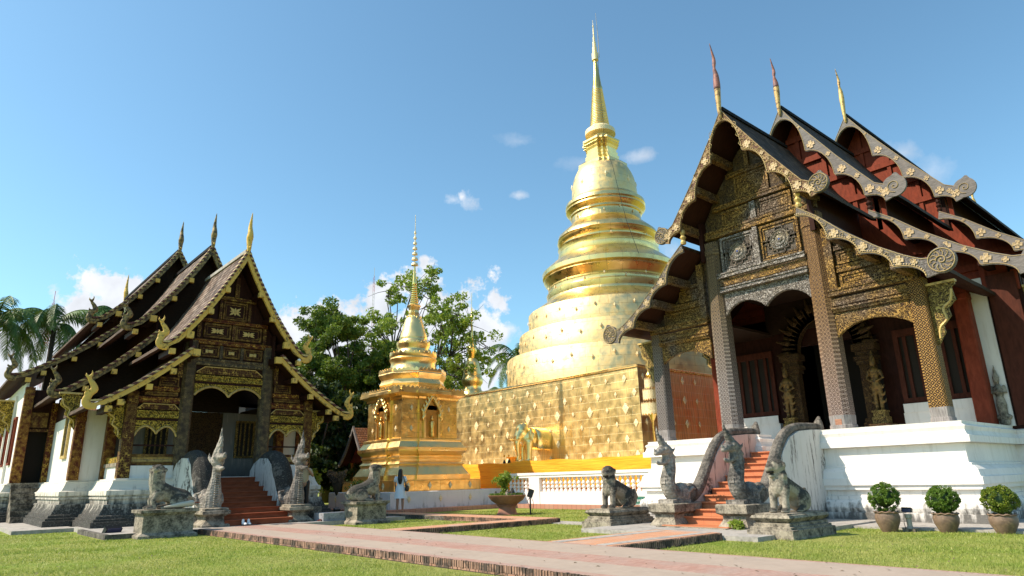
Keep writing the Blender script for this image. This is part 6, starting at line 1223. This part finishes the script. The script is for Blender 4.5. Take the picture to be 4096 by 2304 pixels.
def tree(label, x, y, ztop, rx, zc0, mat, seed, nb=26, per=170, size=.2, spread=1.0, trunk=.35, sparse=0, name='broadleaf_tree', group='trees behind the chedis'):
    T = thing(name, label, 'tree', (x, y, 0), 0, group); r = random.Random(seed); m = MB(); cs = []; sp = []
    h0 = zc0 * .75; m.tube([(0, 0, -.1), (.1, .05, h0 * .5), (r.uniform(-.3, .3), r.uniform(-.3, .3), h0)], [trunk * 1.2, trunk, trunk * .8], 9)
    mains = []
    for k in range(7):
        a = k * 2.4 + r.random(); hh = h0 + (ztop - h0) * r.uniform(.35, .7); rr = rx * r.uniform(.3, .6); e = (math.cos(a) * rr, math.sin(a) * rr, hh)
        P = spline([(0, 0, h0 * r.uniform(.8, 1)), (e[0] * .4, e[1] * .4, h0 + (hh - h0) * .4), e], 4); m.tube(P, [q[0] for q in resample([(trunk * .6,), (trunk * .2,)], len(P))], 6); mains.append(Vector(e))
    for k in range(nb):
        a = r.uniform(0, 2 * PI); u = r.uniform(-.75, 1); rr = rx * math.sqrt(max(0, 1 - u * u)) * r.uniform(.55, 1.0); zc = (ztop + zc0) / 2; hz = (ztop - zc0) / 2
        e = Vector((math.cos(a) * rr, math.sin(a) * rr, zc + u * hz * r.uniform(.85, 1.0))); s0 = min(mains, key=lambda q: (q - e).length); mid = s0.lerp(e, .5) + Vector((r.uniform(-.3, .3), r.uniform(-.3, .3), .25))
        P = spline([tuple(s0), tuple(mid), tuple(e)], 3); m.tube(P, [q[0] for q in resample([(trunk * .18,), (.025,)], len(P))], 5)
        for t in range(5):
            v = e + Vector((r.gauss(0, 1), r.gauss(0, 1), r.gauss(0, .8))) * spread * (.8 if not sparse else 1.1); m.tube([tuple(e), tuple(e.lerp(v, .5) + Vector((0, 0, .1))), tuple(v)], [.035, .022, .01], 4)
            if r.random() > sparse: cs.append(tuple(v)); sp.append(spread * r.uniform(.45, .8))
    m.build('trunk', m_bark, T, True); leaves('crown', cs, per // 5 + 1, np.array(sp), size, mat, T, seed); return T
def palm(label, p, ztop, L, seed, nf=16, mat=None, trunk=.22, group='palms behind the left hall', lean=(0, 0), narrow=1.0):
    T = thing('palm_tree', label, 'palm', (p.x, p.y, 0), 0, group); r = random.Random(seed); lx, ly = lean
    MB().tube([(lx, ly, 0), (lx * .4, ly * .4, ztop * .5), (0, 0, ztop - .2)], [trunk * 1.3, trunk, trunk * .85], 10).build('trunk', m_bark, T, True)
    for k in range(nf):
        a = k * 2.399 + r.uniform(-.2, .2); up = r.uniform(.15, 1.25); m = MB(); P = []; q = Vector((0, 0, ztop)); d = Vector((math.cos(a) * math.cos(up), math.sin(a) * math.cos(up), math.sin(up))); n = 16
        dr = r.uniform(.17, .25)
        for i in range(n + 1): P.append(q.copy()); q = q + d * (L / n); d = (d + Vector((0, 0, -dr))).normalized()
        m.tube(P, [.05 * (1 - i / (n + 1)) + .008 for i in range(n + 1)], 4)
        for i in range(2, n):
            for f in (.0, .25, .5, .75):
                c = P[i].lerp(P[i + 1], f); t = (P[i + 1] - P[i - 1]).normalized(); s = t.cross(Vector((0, 0, 1))); s = s.normalized() if s.length > .01 else Vector((1, 0, 0))
                ll = L * .20 * math.sin(PI * min(1, (i + f + 2) / (n + 3))) * r.uniform(.85, 1.15) + .12
                for sd in (-1, 1):
                    dv = (s * sd * .8 + t * .45 + Vector((0, 0, -.35 - .5 * r.random()))).normalized(); mid = c + dv * ll * .55; e = mid + (dv + Vector((0, 0, -.8))).normalized() * ll * .5; w = t * .032
                    m.add([tuple(c - w), tuple(c + w), tuple(mid + w), tuple(mid - w), tuple(e)], [(0, 1, 2, 3), (3, 2, 4)])
        m.build('frond', mat or m_palmleaf, T)
    return T
def P2(x, y, D): return at(x * 1.5901, y * 1.5901, D)
q = P2(828, 1000, 58); tree('dense feathery green tree filling the gap right of the left hall roof', q.x, q.y, P2(828, 792, 58).z, 3.9, 4.0, m_leafB, 3, 60, 900, .125, 1.0, .4)
q = P2(1050, 900, 62); tree('tall light green tree with open bare twigs behind the small chedi', q.x, q.y, P2(1050, 705, 62).z, 6.6, 6.0, m_leafA, 11, 74, 400, .15, .92, .42, .26)
q = P2(975, 980, 60); tree('leafy green tree low between the small chedi and the feathery tree', q.x, q.y, P2(1000, 880, 60).z, 4.2, 2.5, m_leafB, 21, 44, 620, .15, 1.05, .4)
q = P2(1150, 1000, 66); tree('thin dark green tree right behind the small chedi shoulder', q.x, q.y, P2(1120, 900, 66).z, 3.0, 3.0, m_leafB, 31, 22, 260, .15, .9, .3, .35)
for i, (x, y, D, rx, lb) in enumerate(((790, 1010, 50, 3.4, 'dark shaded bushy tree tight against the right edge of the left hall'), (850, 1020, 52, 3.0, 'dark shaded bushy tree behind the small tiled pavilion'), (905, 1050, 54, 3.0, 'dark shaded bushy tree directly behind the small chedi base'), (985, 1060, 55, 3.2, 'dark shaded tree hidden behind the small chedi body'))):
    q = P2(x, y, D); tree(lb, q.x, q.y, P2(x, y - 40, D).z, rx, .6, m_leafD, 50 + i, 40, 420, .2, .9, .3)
for i, (x, y, D, L, s, lb, lean) in enumerate(((138, 818, 62, 5.6, 1, 'drooping palm standing clear left of the temple roofs', (0, 0)), (-12, 815, 60, 5.6, 2, 'palm cut by the left edge of the photo', (0, 0)), (292, 790, 66, 4.0, 3, 'palm crown peeping up behind the left hall roof ridge', (0, 0)))):
    q = P2(x, y, D); palm(lb, q, q.z, L * .84, s, 21, None, .2)
q = P2(1300, 905, 74); palm('long-fronded palm between the distant chedi and the great chedi drums', q, q.z, 5.2, 9, 16, None, .25, 'palms right of the small chedi'); q = P2(1262, 985, 70); palm('low palm crown above the gold wall edge', q, q.z - .4, 3.6, 12, 12, None, .22, 'palms right of the small chedi')
# far building with a red tin roof, masts
q = at(40, 1560, 66); FB = thing('red_roofed_building', 'long low building with a red corrugated roof at the left edge', 'building', (q.x, q.y, 0), .35)
MB().b2(-5, 5, -6, 6, 0, 5.2).build('wall', m_paintwhite, FB); MB().prism([(-6, 5.1), (0, 8.0), (6, 5.1), (6, 5.3), (0, 8.2), (-6, 5.3)], -7, 7).build('roof', m_redroof, FB)
for k in range(4): MB().b2(5.0, 5.06, -5 + k * 2.6, -3.6 + k * 2.6, 1.5, 3.6).build('window', m_blackvoid, FB)
m_mast = Mat('red_white_mast', (.55, .5, .5), .6); _z = m_mast.xyz()[2]; m_mast.lay(m_mast.ramp(m_mast.math('FRACT', m_mast.math('MULTIPLY', _z, .12)), .5, .52, 0, 1), (.5, .12, .1)); m_mast = m_mast.done()
for (x, y0, lb) in ((942, 688, 'thin red and white lattice radio mast above the light green tree'), (137, 750, 'thin dark radio mast sticking up behind the drooping palm')):
    q = P2(x, y0, 160); m = MB(); t = thing('radio_mast', lb, 'mast', (q.x, q.y, 0))
    for a in range(3): m.tube([(math.cos(a * 2.1) * .3, math.sin(a * 2.1) * .3, 0), (math.cos(a * 2.1) * .22, math.sin(a * 2.1) * .22, q.z - 1)], .05, 4)
    for k in range(int(q.z / .9)): m.tube([(.25, 0, k * .9), (-.15, .22, k * .9 + .45), (-.15, -.22, k * .9 + .9)], .03, 3)
    m.build('lattice', m_mast, t); MB().tube([(0, 0, q.z - 1), (0, 0, q.z + 1.5)], .05, 4).build('aerial', m_mast, t)
# small tiled pavilion behind
q = P2(889, 1071, 46); PV = thing('small_pavilion', 'small pavilion with an orange tiled roof left of the small chedi', 'pavilion', (q.x - 1.0, q.y + 3.1, 0), 0); zt = q.z
PVR = [(0, 0), (.45, -.75), (.95, -1.5), (1.5, -2.1), (1.9, -2.4)]
roof_sheet(PV, [(x, zt + z) for x, z in PVR], -2.5, 3.5, m_smalltile, 'roof', .1)
for sx in (-1, 1): MB().strip([(sx * x, zt + z + .08) for x, z in PVR], [(sx * x, zt + z - .2) for x, z in PVR], -2.62, -2.5).build('bargeboard', m_grey, PV)
MB().prism([(-1.6, zt - 2.3), (1.6, zt - 2.3), (0, zt - .2)], -1.9, -1.8).build('gable_wall', m_redlac, PV)
for sx in (-1, 1):
    for sy in (-1, 1): MB().b2(sx * 1.5 - .09, sx * 1.5 + .09, sy * 1.8 - .09, sy * 1.8 + .09, 0, zt - 2.0).build('post', m_sten, PV)
# clipped shrubs in pots
def shrub(name, label, loc, rr, zz, mat, potr, poth, seed, kind):
    T = thing(name, label, 'potted shrub', loc, 0, 'clipped shrubs in clay pots')
    pr = [(potr * .62, 0), (potr * .72, .06), (potr * .98, poth * .5), (potr * 1.04, poth * .75), (potr * .96, poth * .94), (potr * 1.02, poth * .97), (potr * 1.08, poth), (potr * .98, poth + .02), (potr * .9, poth - .04), (.02, poth - .06)]
    o = MB().lathe(pr, seg=40).build('clay_pot', m_pot, T, 50)
    for v in o.data.vertices:
        if v.co.z > poth * .95: a = math.atan2(v.co.y, v.co.x); v.co.z += .012 * math.sin(a * 11)
    MB().tube([(0, 0, poth - .1), (.02, .01, poth + .2)], [.04, .03], 7).build('stem', m_bark, T)
    r = np.random.default_rng(seed); n = 230; d = r.normal(0, 1, (n, 3)); d /= np.linalg.norm(d, axis=1)[:, None]; lum = (1 + (.05 + .02 * seed) * np.sin(d[:, 0] * (3 + seed) + seed) * np.cos(d[:, 1] * 4 + d[:, 2] * seed)) ; c = d * np.array([rr, rr, rr * (.86, 1.02, .92, .84)[seed]]) * lum[:, None] * .93 + np.array([0, 0, zz])
    c = c[c[:, 2] > poth + .02]
    if seed == 1: c = c[~((c[:, 2] < zz - rr * .35) & (c[:, 0] > -.05) & (r.uniform(0, 1, len(c)) < .8))]
    c = np.vstack([c, [[rr * math.cos(k * 2.1 + seed) * 1.03, rr * math.sin(k * 2.1 + seed) * 1.03, zz + rr * .3 * math.sin(k * 5.0)] for k in range(3)]]); leaves('foliage', c, 46, .055, .02, mat, T, seed, 0, 1.6); MB().ell((0, 0, zz), (rr * .70, rr * .70, rr * .66)).build('inner_twigs', m_leafD, T); return T
shrub('clipped_shrub', 'clipped shrub with sparse gaps at its foot, left of the small spotlight', (-7.12, 18.25, 0), .345, .80, m_topiary, .27, .46, 1, 0)
shrub('clipped_shrub', 'evenly dense dark green clipped shrub in a brown clay pot, middle of the three', (-6.0, 18.75, 0), .345, .74, m_topiary, .27, .42, 2, 0)
shrub('clipped_shrub', 'yellow-tinged clipped shrub in a brown clay pot by the right edge', (-4.90, 18.95, 0), .36, .73, m_topiaryY, .28, .41, 3, 0)
# flood lights
t = thing('spotlight', 'small spotlight on a concrete stub between two clipped shrubs', 'spotlight', (-6.75, 18.55, 0), 0); MB().b2(-.14, .14, -.11, .11, -.03, .07).build('base', m_ped, t); MB().lathe([(.08, .07), (.085, .1), (.06, .12), (.06, .3), (.08, .32), (.08, .4)], seg=12).build('stub', m_concrete, t, 40); MB().box((0, -.02, .50), (.22, .1, .10), rx=-.3).build('lamp_head', m_metaldark, t); MB().box((0, -.075, .49), (.19, .01, .075), rx=-.3).build('lens', m_glass, t); MB().tube([(-.09, 0, .42), (-.12, 0, .2), (-.08, -.06, .05)], .008, 5).build('cable', m_metaldark, t)
t = thing('spotlight', 'black floodlight on a short post beside the bonsai planter', 'spotlight', (-22.05, 20.0, 0), .5); MB().tube([(0, 0, 0), (0, 0, .7)], .035, 8).build('post', m_metaldark, t); MB().box((.02, 0, .86), (.22, .22, .34), ry=.35, rz=.3).build('lamp_head', m_metaldark, t); MB().box((.13, .02, .83), (.02, .17, .27), ry=.35, rz=.3).build('lens', m_glass, t); MB().tube([(.04, .02, .7), (.12, .05, .5), (.1, .1, .3), (.03, .05, .02)], .01, 5).tube([(-.02, .02, .7), (-.12, -.02, .55), (-.06, 0, .4), (0, .04, .02)], .01, 5).build('cable', m_metaldark, t)
t = thing('spotlight', 'low black floodlight in the grass left of the umbrella lion', 'spotlight', (-25.0, 5.0, 0), .3); MB().box((0, 0, .2), (.16, .5, .24), ry=.6).build('lamp_head', m_metaldark, t); MB().tube([(0, -.2, .25), (-.05, -.2, .02)], .02, 5).tube([(0, .2, .25), (-.05, .2, .02)], .02, 5).build('bracket', m_metaldark, t); MB().box((.1, 0, .2), (.01, .42, .18), ry=.6).build('lens', m_glass, t)
t = thing('spotlight', 'black spotlight on a concrete stub behind the right steps serpent', 'spotlight', (-26.2, 13.2, 0)); MB().lathe([(.16, 0), (.15, .3)], seg=12).build('stub', m_concrete, t); MB().box((0, 0, .42), (.16, .24, .14), ry=.4).build('lamp_head', m_metaldark, t)
# bonsai planter
T = thing('bonsai_planter', 'wide terracotta bowl on a foot holding a bonsai tree, rocks and ground cover', 'planter', (-23.1, 19.6, 0))
MB().lathe([(.48, 0), (.40, .1), (.36, .28), (.40, .36), (.45, .38), (.42, .41), (.46, .44), (.68, .58), (.80, .75), (.83, .79), (.80, .80), (.72, .76), (.02, .74)], seg=56).build('bowl', m_planter, T, 40)
MB().tube([(-.15, 0, .74), (-.22, 0, .95), (-.12, .02, 1.15), (-.2, 0, 1.4)], [.09, .07, .06, .04], 8).build('trunk', m_bark, T, True)
rr = np.random.default_rng(4); c = [(-.18 + rr.normal(0, .17), rr.normal(0, .17), 1.50 + rr.normal(0, .10)) for _ in range(60)] + [(-.15 + rr.normal(0, .09), rr.normal(0, .08), 1.1 + rr.normal(0, .14)) for _ in range(16)]; leaves('foliage', c, 16, .13, .065, m_leafA, T, 5, .5)
c = [(r_ * math.cos(a), r_ * math.sin(a), .82) for r_, a in zip(rr.uniform(.2, .72, 150), rr.uniform(0, 2 * PI, 150))]; leaves('ground_cover', c, 30, .09, .025, m_topiary, T, 6, 0)
for x, y, w, h in ((.36, -.30, .10, .28), (.5, -.2, .07, .16), (.22, .1, .14, .30), (-.42, -.32, .09, .2), (-.25, -.36, .07, .14), (.6, -.1, .06, .14), (.04, -.36, .06, .12)):
    o = organic(MB().limb([(x, y, .74), (x + .02, y, .74 + h * .6), (x + .04, y, .74 + h)], [w, w * .85, w * .4]).build('rock', m_lion, T, True), .03, 1, .05, .1)
# brown shrub, small plants
q = at(1345, 1985, 35.5); T = thing('bare_knobbly_shrub', 'brown knobbly leafless shrub on the white plinth left of the small chedi', 'shrub', (q.x, q.y, .9)); m = MB(); c = []
for k in range(46): a = k * 2.4; e = (math.cos(a) * .5 * rr.uniform(.3, 1), math.sin(a) * .5 * rr.uniform(.3, 1), rr.uniform(.6, 1.15)); m.tube([(0, 0, 0), (e[0] * .5, e[1] * .5, e[2] * .6), e], [.035, .028, .02], 5); c.append(e)
m.build('branches', m_bark, T, True); leaves('foliage', c, 26, .12, .035, m_dryleaf, T, 9)
T = thing('leafy_shrub', 'low bright green shrub beside the brown knobbly shrub', 'shrub', (q.x + .9, q.y + .9, .9)); leaves('foliage', [(rr.normal(0, .25), rr.normal(0, .25), rr.uniform(.1, .6)) for _ in range(40)], 20, .16, .05, m_topiaryY, T, 10); MB().tube([(0, 0, 0), (0, 0, .4)], .03, 5).build('stem', m_bark, T)
q = at(1262, 1890, 40); T = thing('leafy_shrub', 'bright sunlit shrub glimpsed in the dark gap beside the left hall', 'shrub', (q.x, q.y, .8)); leaves('foliage', [(rr.normal(0, .3), rr.normal(0, .3), rr.uniform(.2, 1.4)) for _ in range(40)], 20, .2, .07, m_leafA, T, 12); MB().tube([(0, 0, 0), (0, 0, .8)], .03, 5).build('stem', m_bark, T)
T = thing('weed', 'green weed growing at the foot of the right stair serpent pedestal', 'weed', (-9.85, 15.95, .05)); leaves('foliage', [(rr.normal(0, .08), rr.normal(0, .06), rr.uniform(.02, .25)) for _ in range(24)], 6, .09, .06, m_leafA, T, 13)
# blocks and steps near the left hall
t = thing('stone_block', 'grey block-built step beside the right steps serpent', 'step', (-24.45, 12.35, .0), 0); MB().b2(-.4, .4, -.75, .75, 0, .42).build('block', m_greystone, t)
t = thing('stone_platform', 'low stone block the person with a phone stands on', 'block', (-26.2, 11.75, .13), 0); MB().b2(-.6, .6, -.5, .5, 0, .5).build('block', m_liondark, t)
# shoes
for k, (dy, rz) in enumerate(((0, .1), (.16, -.15))):
    m = MB(); t = thing('sneaker', ('white and navy sneaker at the foot of the dark red steps, nearest the serpent', 'white and navy sneaker standing beside its twin, nearer the sandals')[k], 'shoe', (-24.35, 8.86 + dy, .16), rz, 'pair of sneakers left at the steps'); m.limb([(-.10, 0, .04), (.02, 0, .05), (.12, 0, .035)], [.05, .05, .045]).limb([(-.1, 0, .05), (-.12, 0, .16)], [.05, .045]); organic(m.build('upper', m_shoe, t, True), .012, 2); MB().b2(-.16, .17, -.05, .05, 0, .025).build('sole', m_metaldark, t)
for k, (x, y) in enumerate(((-24.3, 9.35), (-24.2, 11.55))):
    t = thing('sandal', ('orange sandal beside the sneakers', 'red sandal lying beside the right serpent pedestal')[k], 'shoe', (x, y, .16), .5 + k); MB().ell((0, 0, .015), (.13, .05, .015)).build('sole', m_redlac, t); MB().tube([(.06, 0, .03), (0, .05, .05), (-.04, .05, .03)], .01, 5).tube([(.06, 0, .03), (0, -.05, .05), (-.04, -.05, .03)], .01, 5).build('strap', m_redlac, t)
# security camera under the left hall eave
t = thing('security_camera', 'white dome-fronted security camera under the right eave of the left hall', 'camera', (-28.5, 12.2, 6.75), -.4); MB().limb([(0, 0, 0), (.28, 0, -.03)], [.08, .08]).build('housing', m_paintwhite, t, True); MB().tube([(0, 0, .05), (-.1, 0, .25)], .02, 5).build('bracket', m_paintwhite, t)

# ================================================================ PEOPLE
def hand(m, w, d, palm_n, s=1.0, curl=.6):
    """five short separate fingers fanned from a palm at w, pointing along d"""
    d = Vector(d).normalized(); n = Vector(palm_n).normalized(); sd = d.cross(n).normalized(); w = Vector(w)
    m.limb([tuple(w), tuple(w + d * .05 * s)], [.03 * s, .034 * s], 1.3)
    for k, l in enumerate((.052, .066, .07, .064, )):
        b = w + d * .07 * s + sd * (.030 - .020 * k) * s; m.limb([tuple(b), tuple(b + d * l * .5 * s + n * .01 * s), tuple(b + d * l * .8 * s + n * curl * l * .7 * s)], [.0098 * s, .009 * s, .0075 * s], seg=6)
    b = w + d * .02 * s + sd * .034 * s; m.limb([tuple(b), tuple(b + sd * .025 * s + d * .03 * s), tuple(b + sd * .025 * s + d * .05 * s + n * .02 * s)], [.012 * s, .011 * s, .009 * s], seg=6)
WO = thing('person', 'woman with long black hair in a white dress, seen from behind, carrying a shoulder bag', 'person', (-26.95, 16.62, .17), 2.45)   # faces local +x
WO.scale = (1.12, 1.12, 1.12)
m = MB()
for s_ in (-1, 1): m.limb([(0, s_ * .095, .84), (.0, s_ * .10, .48), (-.02, s_ * .105, .30), (-.0, s_ * .10, .07)], [.088, .058, .054, .034]).limb([(-.03, s_ * .10, .035), (.07, s_ * .105, .03), (.15, s_ * .11, .022)], [.034, .034, .026])
m.limb([(0, 0, .82), (0, 0, 1.02), (0, 0, 1.22), (0, 0, 1.33)], [.11, .085, .09, .07]).limb([(0, -.13, 1.32), (0, .13, 1.32)], [.05, .05]).limb([(0, 0, 1.34), (.01, 0, 1.44)], [.05, .045]).ell((.025, 0, 1.53), (.085, .072, .105)).ell((.11, 0, 1.52), (.018, .014, .018))
m.limb([(0, .17, 1.31), (.0, .21, 1.08), (.10, .20, .90)], [.047, .040, .03]).limb([(0, -.17, 1.31), (-.02, -.22, 1.07), (.14, -.20, .98)], [.047, .040, .03])
hand(m, (.11, .20, .87), (.3, 0, -.9), (.2, -.6, 0)); hand(m, (.16, -.20, .98), (.9, .1, .1), (0, .3, -.6))
organic(m.build('body', m_skin, WO, True), .011, 2)
m = MB(); prof_ = [(1.40, .055, .07), (1.36, .08, .17), (1.28, .10, .19), (1.15, .105, .155), (1.04, .10, .135), (.92, .14, .18), (.75, .165, .20), (.60, .19, .225), (.52, .205, .24)]; n = 28; vs = []
for j, (z, a, b) in enumerate(prof_):
    for k in range(n): q_ = 2 * PI * k / n; f_ = 1 + (.05 * math.sin(q_ * 7) if j > 5 else 0) + (.12 if j > 6 and abs(q_ - 4.6) < .5 else 0); vs.append((a * math.cos(q_) * f_, b * math.sin(q_) * f_, z))
m.add(vs, [(j * n + k, (j + 1) * n + k, (j + 1) * n + (k + 1) % n, j * n + (k + 1) % n) for j in range(len(prof_) - 1) for k in range(n)] + [tuple(range(n))])
for s_ in (-1, 1): m.tube([(0, s_ * .15, 1.345), (0, s_ * .19, 1.26), (-.0, s_ * .215, 1.15)], [.07, .07, .065], 10)
m.build('dress', m_dress, WO, True)
m = MB(); m.ell((-.005, 0, 1.56), (.10, .088, .105)).limb([(-.06, 0, 1.55), (-.09, 0, 1.40), (-.115, 0, 1.25), (-.12, 0, 1.12)], [.085, .10, .10, .07], 1.2); organic(m.build('hair', m_hair, WO, True), .014, 2, .012, .03)
m = MB(); [m.ell((.05, s_ * .105, .01), (.14, .05, .014)) for s_ in (-1, 1)]; m.build('sandals', m_leather, WO)
HB = thing('handbag', 'black shoulder bag at the right hip of the woman in white', 'bag', WO.location, 2.45); HB.scale = WO.scale
m = MB(); m.limb([(-.02, -.27, .94), (-.02, -.27, .86)], [.085, .09]); m.box((-.02, -.27, .90), (.22, .09, .18)); organic(m.build('pouch', m_leather, HB, True), .015, 2); MB().tube([(-.02, -.24, 1.0), (-.10, -.17, 1.2), (-.06, -.11, 1.39), (.06, -.12, 1.37), (.10, -.20, 1.15), (.02, -.26, .98)], .012, 5).build('strap', m_leather, HB)
PHW = thing('phone', 'purple-cased phone in the left hand of the woman in white', 'phone', WO.location, 2.45); PHW.scale = WO.scale; MB().box((.2, .2, .90), (.075, .012, .14), ry=.6).build('phone_body', m_blue, PHW)
MA = thing('person', 'person in a khaki shirt raising a phone, mostly hidden behind the right steps serpent', 'person', (-26.2, 11.75, .63), -.35)
m = MB()
for s_ in (-1, 1): m.limb([(0, s_ * .1, .86), (.0, s_ * .11, .48), (-.0, s_ * .11, .08)], [.10, .07, .045]).limb([(-.02, s_ * .11, .04), (.14, s_ * .12, .03)], [.04, .032])
m.limb([(0, 0, .86), (0, 0, 1.1), (0, 0, 1.34)], [.15, .14, .16]).limb([(0, -.17, 1.38), (0, .17, 1.38)], [.07, .07]).limb([(0, 0, 1.40), (.02, 0, 1.52)], [.06, .055]).ell((.03, 0, 1.63), (.095, .08, .12)).ell((.125, 0, 1.61), (.02, .016, .022))
for s_ in (-1, 1): m.ell((.02, s_ * .082, 1.62), (.02, .012, .03)); m.limb([(0, s_ * .21, 1.36), (.08, s_ * .30, 1.14), (.26, s_ * .12, 1.38)], [.055, .045, .033]); hand(m, (.27, s_ * .10, 1.39), (.15, -s_ * .35, .8), (.5, -s_ * .5, 0), 1.0, .9)
organic(m.build('body', m_skin, MA, True), .012, 2)
m = MB(); m.limb([(0, 0, .98), (0, 0, 1.15), (0, 0, 1.33)], [.165, .165, .178], 1.1).limb([(0, -.17, 1.37), (0, .17, 1.37)], [.08, .08]); [m.limb([(0, s_ * .21, 1.35), (.04, s_ * .26, 1.22)], [.075, .07]) for s_ in (-1, 1)]; organic(m.build('shirt', m_khaki, MA, True), .014, 2)
m = MB(); [m.limb([(0, s_ * .1, .9), (.0, s_ * .11, .5), (0, s_ * .11, .12)], [.125, .09, .075]) for s_ in (-1, 1)]; organic(m.build('trousers', m_leather, MA, True), .014, 2)
organic(MB().ell((0.0, 0, 1.68), (.105, .092, .10)).limb([(-.05, 0, 1.64), (-.06, 0, 1.56)], [.07, .06]).build('hair', m_hair, MA, True), .014, 2)
PH = thing('phone', 'dark phone held up by the person in the khaki shirt', 'phone', MA.location, -.35); MB().box((.31, 0, 1.50), (.012, .15, .08)).build('phone_body', m_leather, PH)

def fallen():
    r = np.random.default_rng(77); n = 420; ang = r.uniform(-1.55, -.15, n); d = 9 + 14 * r.uniform(0, 1, n); x = d * np.sin(ang); y = d * np.cos(ang); m = MB()
    for i in range(n):
        z = .165 if (7.3 < y[i] < 10.4 and x[i] > -23.8) else .035; a = r.uniform(0, 6.28); s_ = r.uniform(.018, .04); c, q = math.cos(a) * s_, math.sin(a) * s_
        m.add([(x[i] - c, y[i] - q, z), (x[i] + q * .5, y[i] - c * .5, z + .01), (x[i] + c, y[i] + q, z + r.uniform(0, .02)), (x[i] - q * .5, y[i] + c * .5, z + .012)], [(0, 1, 2, 3)])
    o = m.build('fallen_leaves', m_dryleaf); tag(o, 'dry brown leaves scattered over the lawn and brick path', 'leaves', kind='stuff')
fallen()
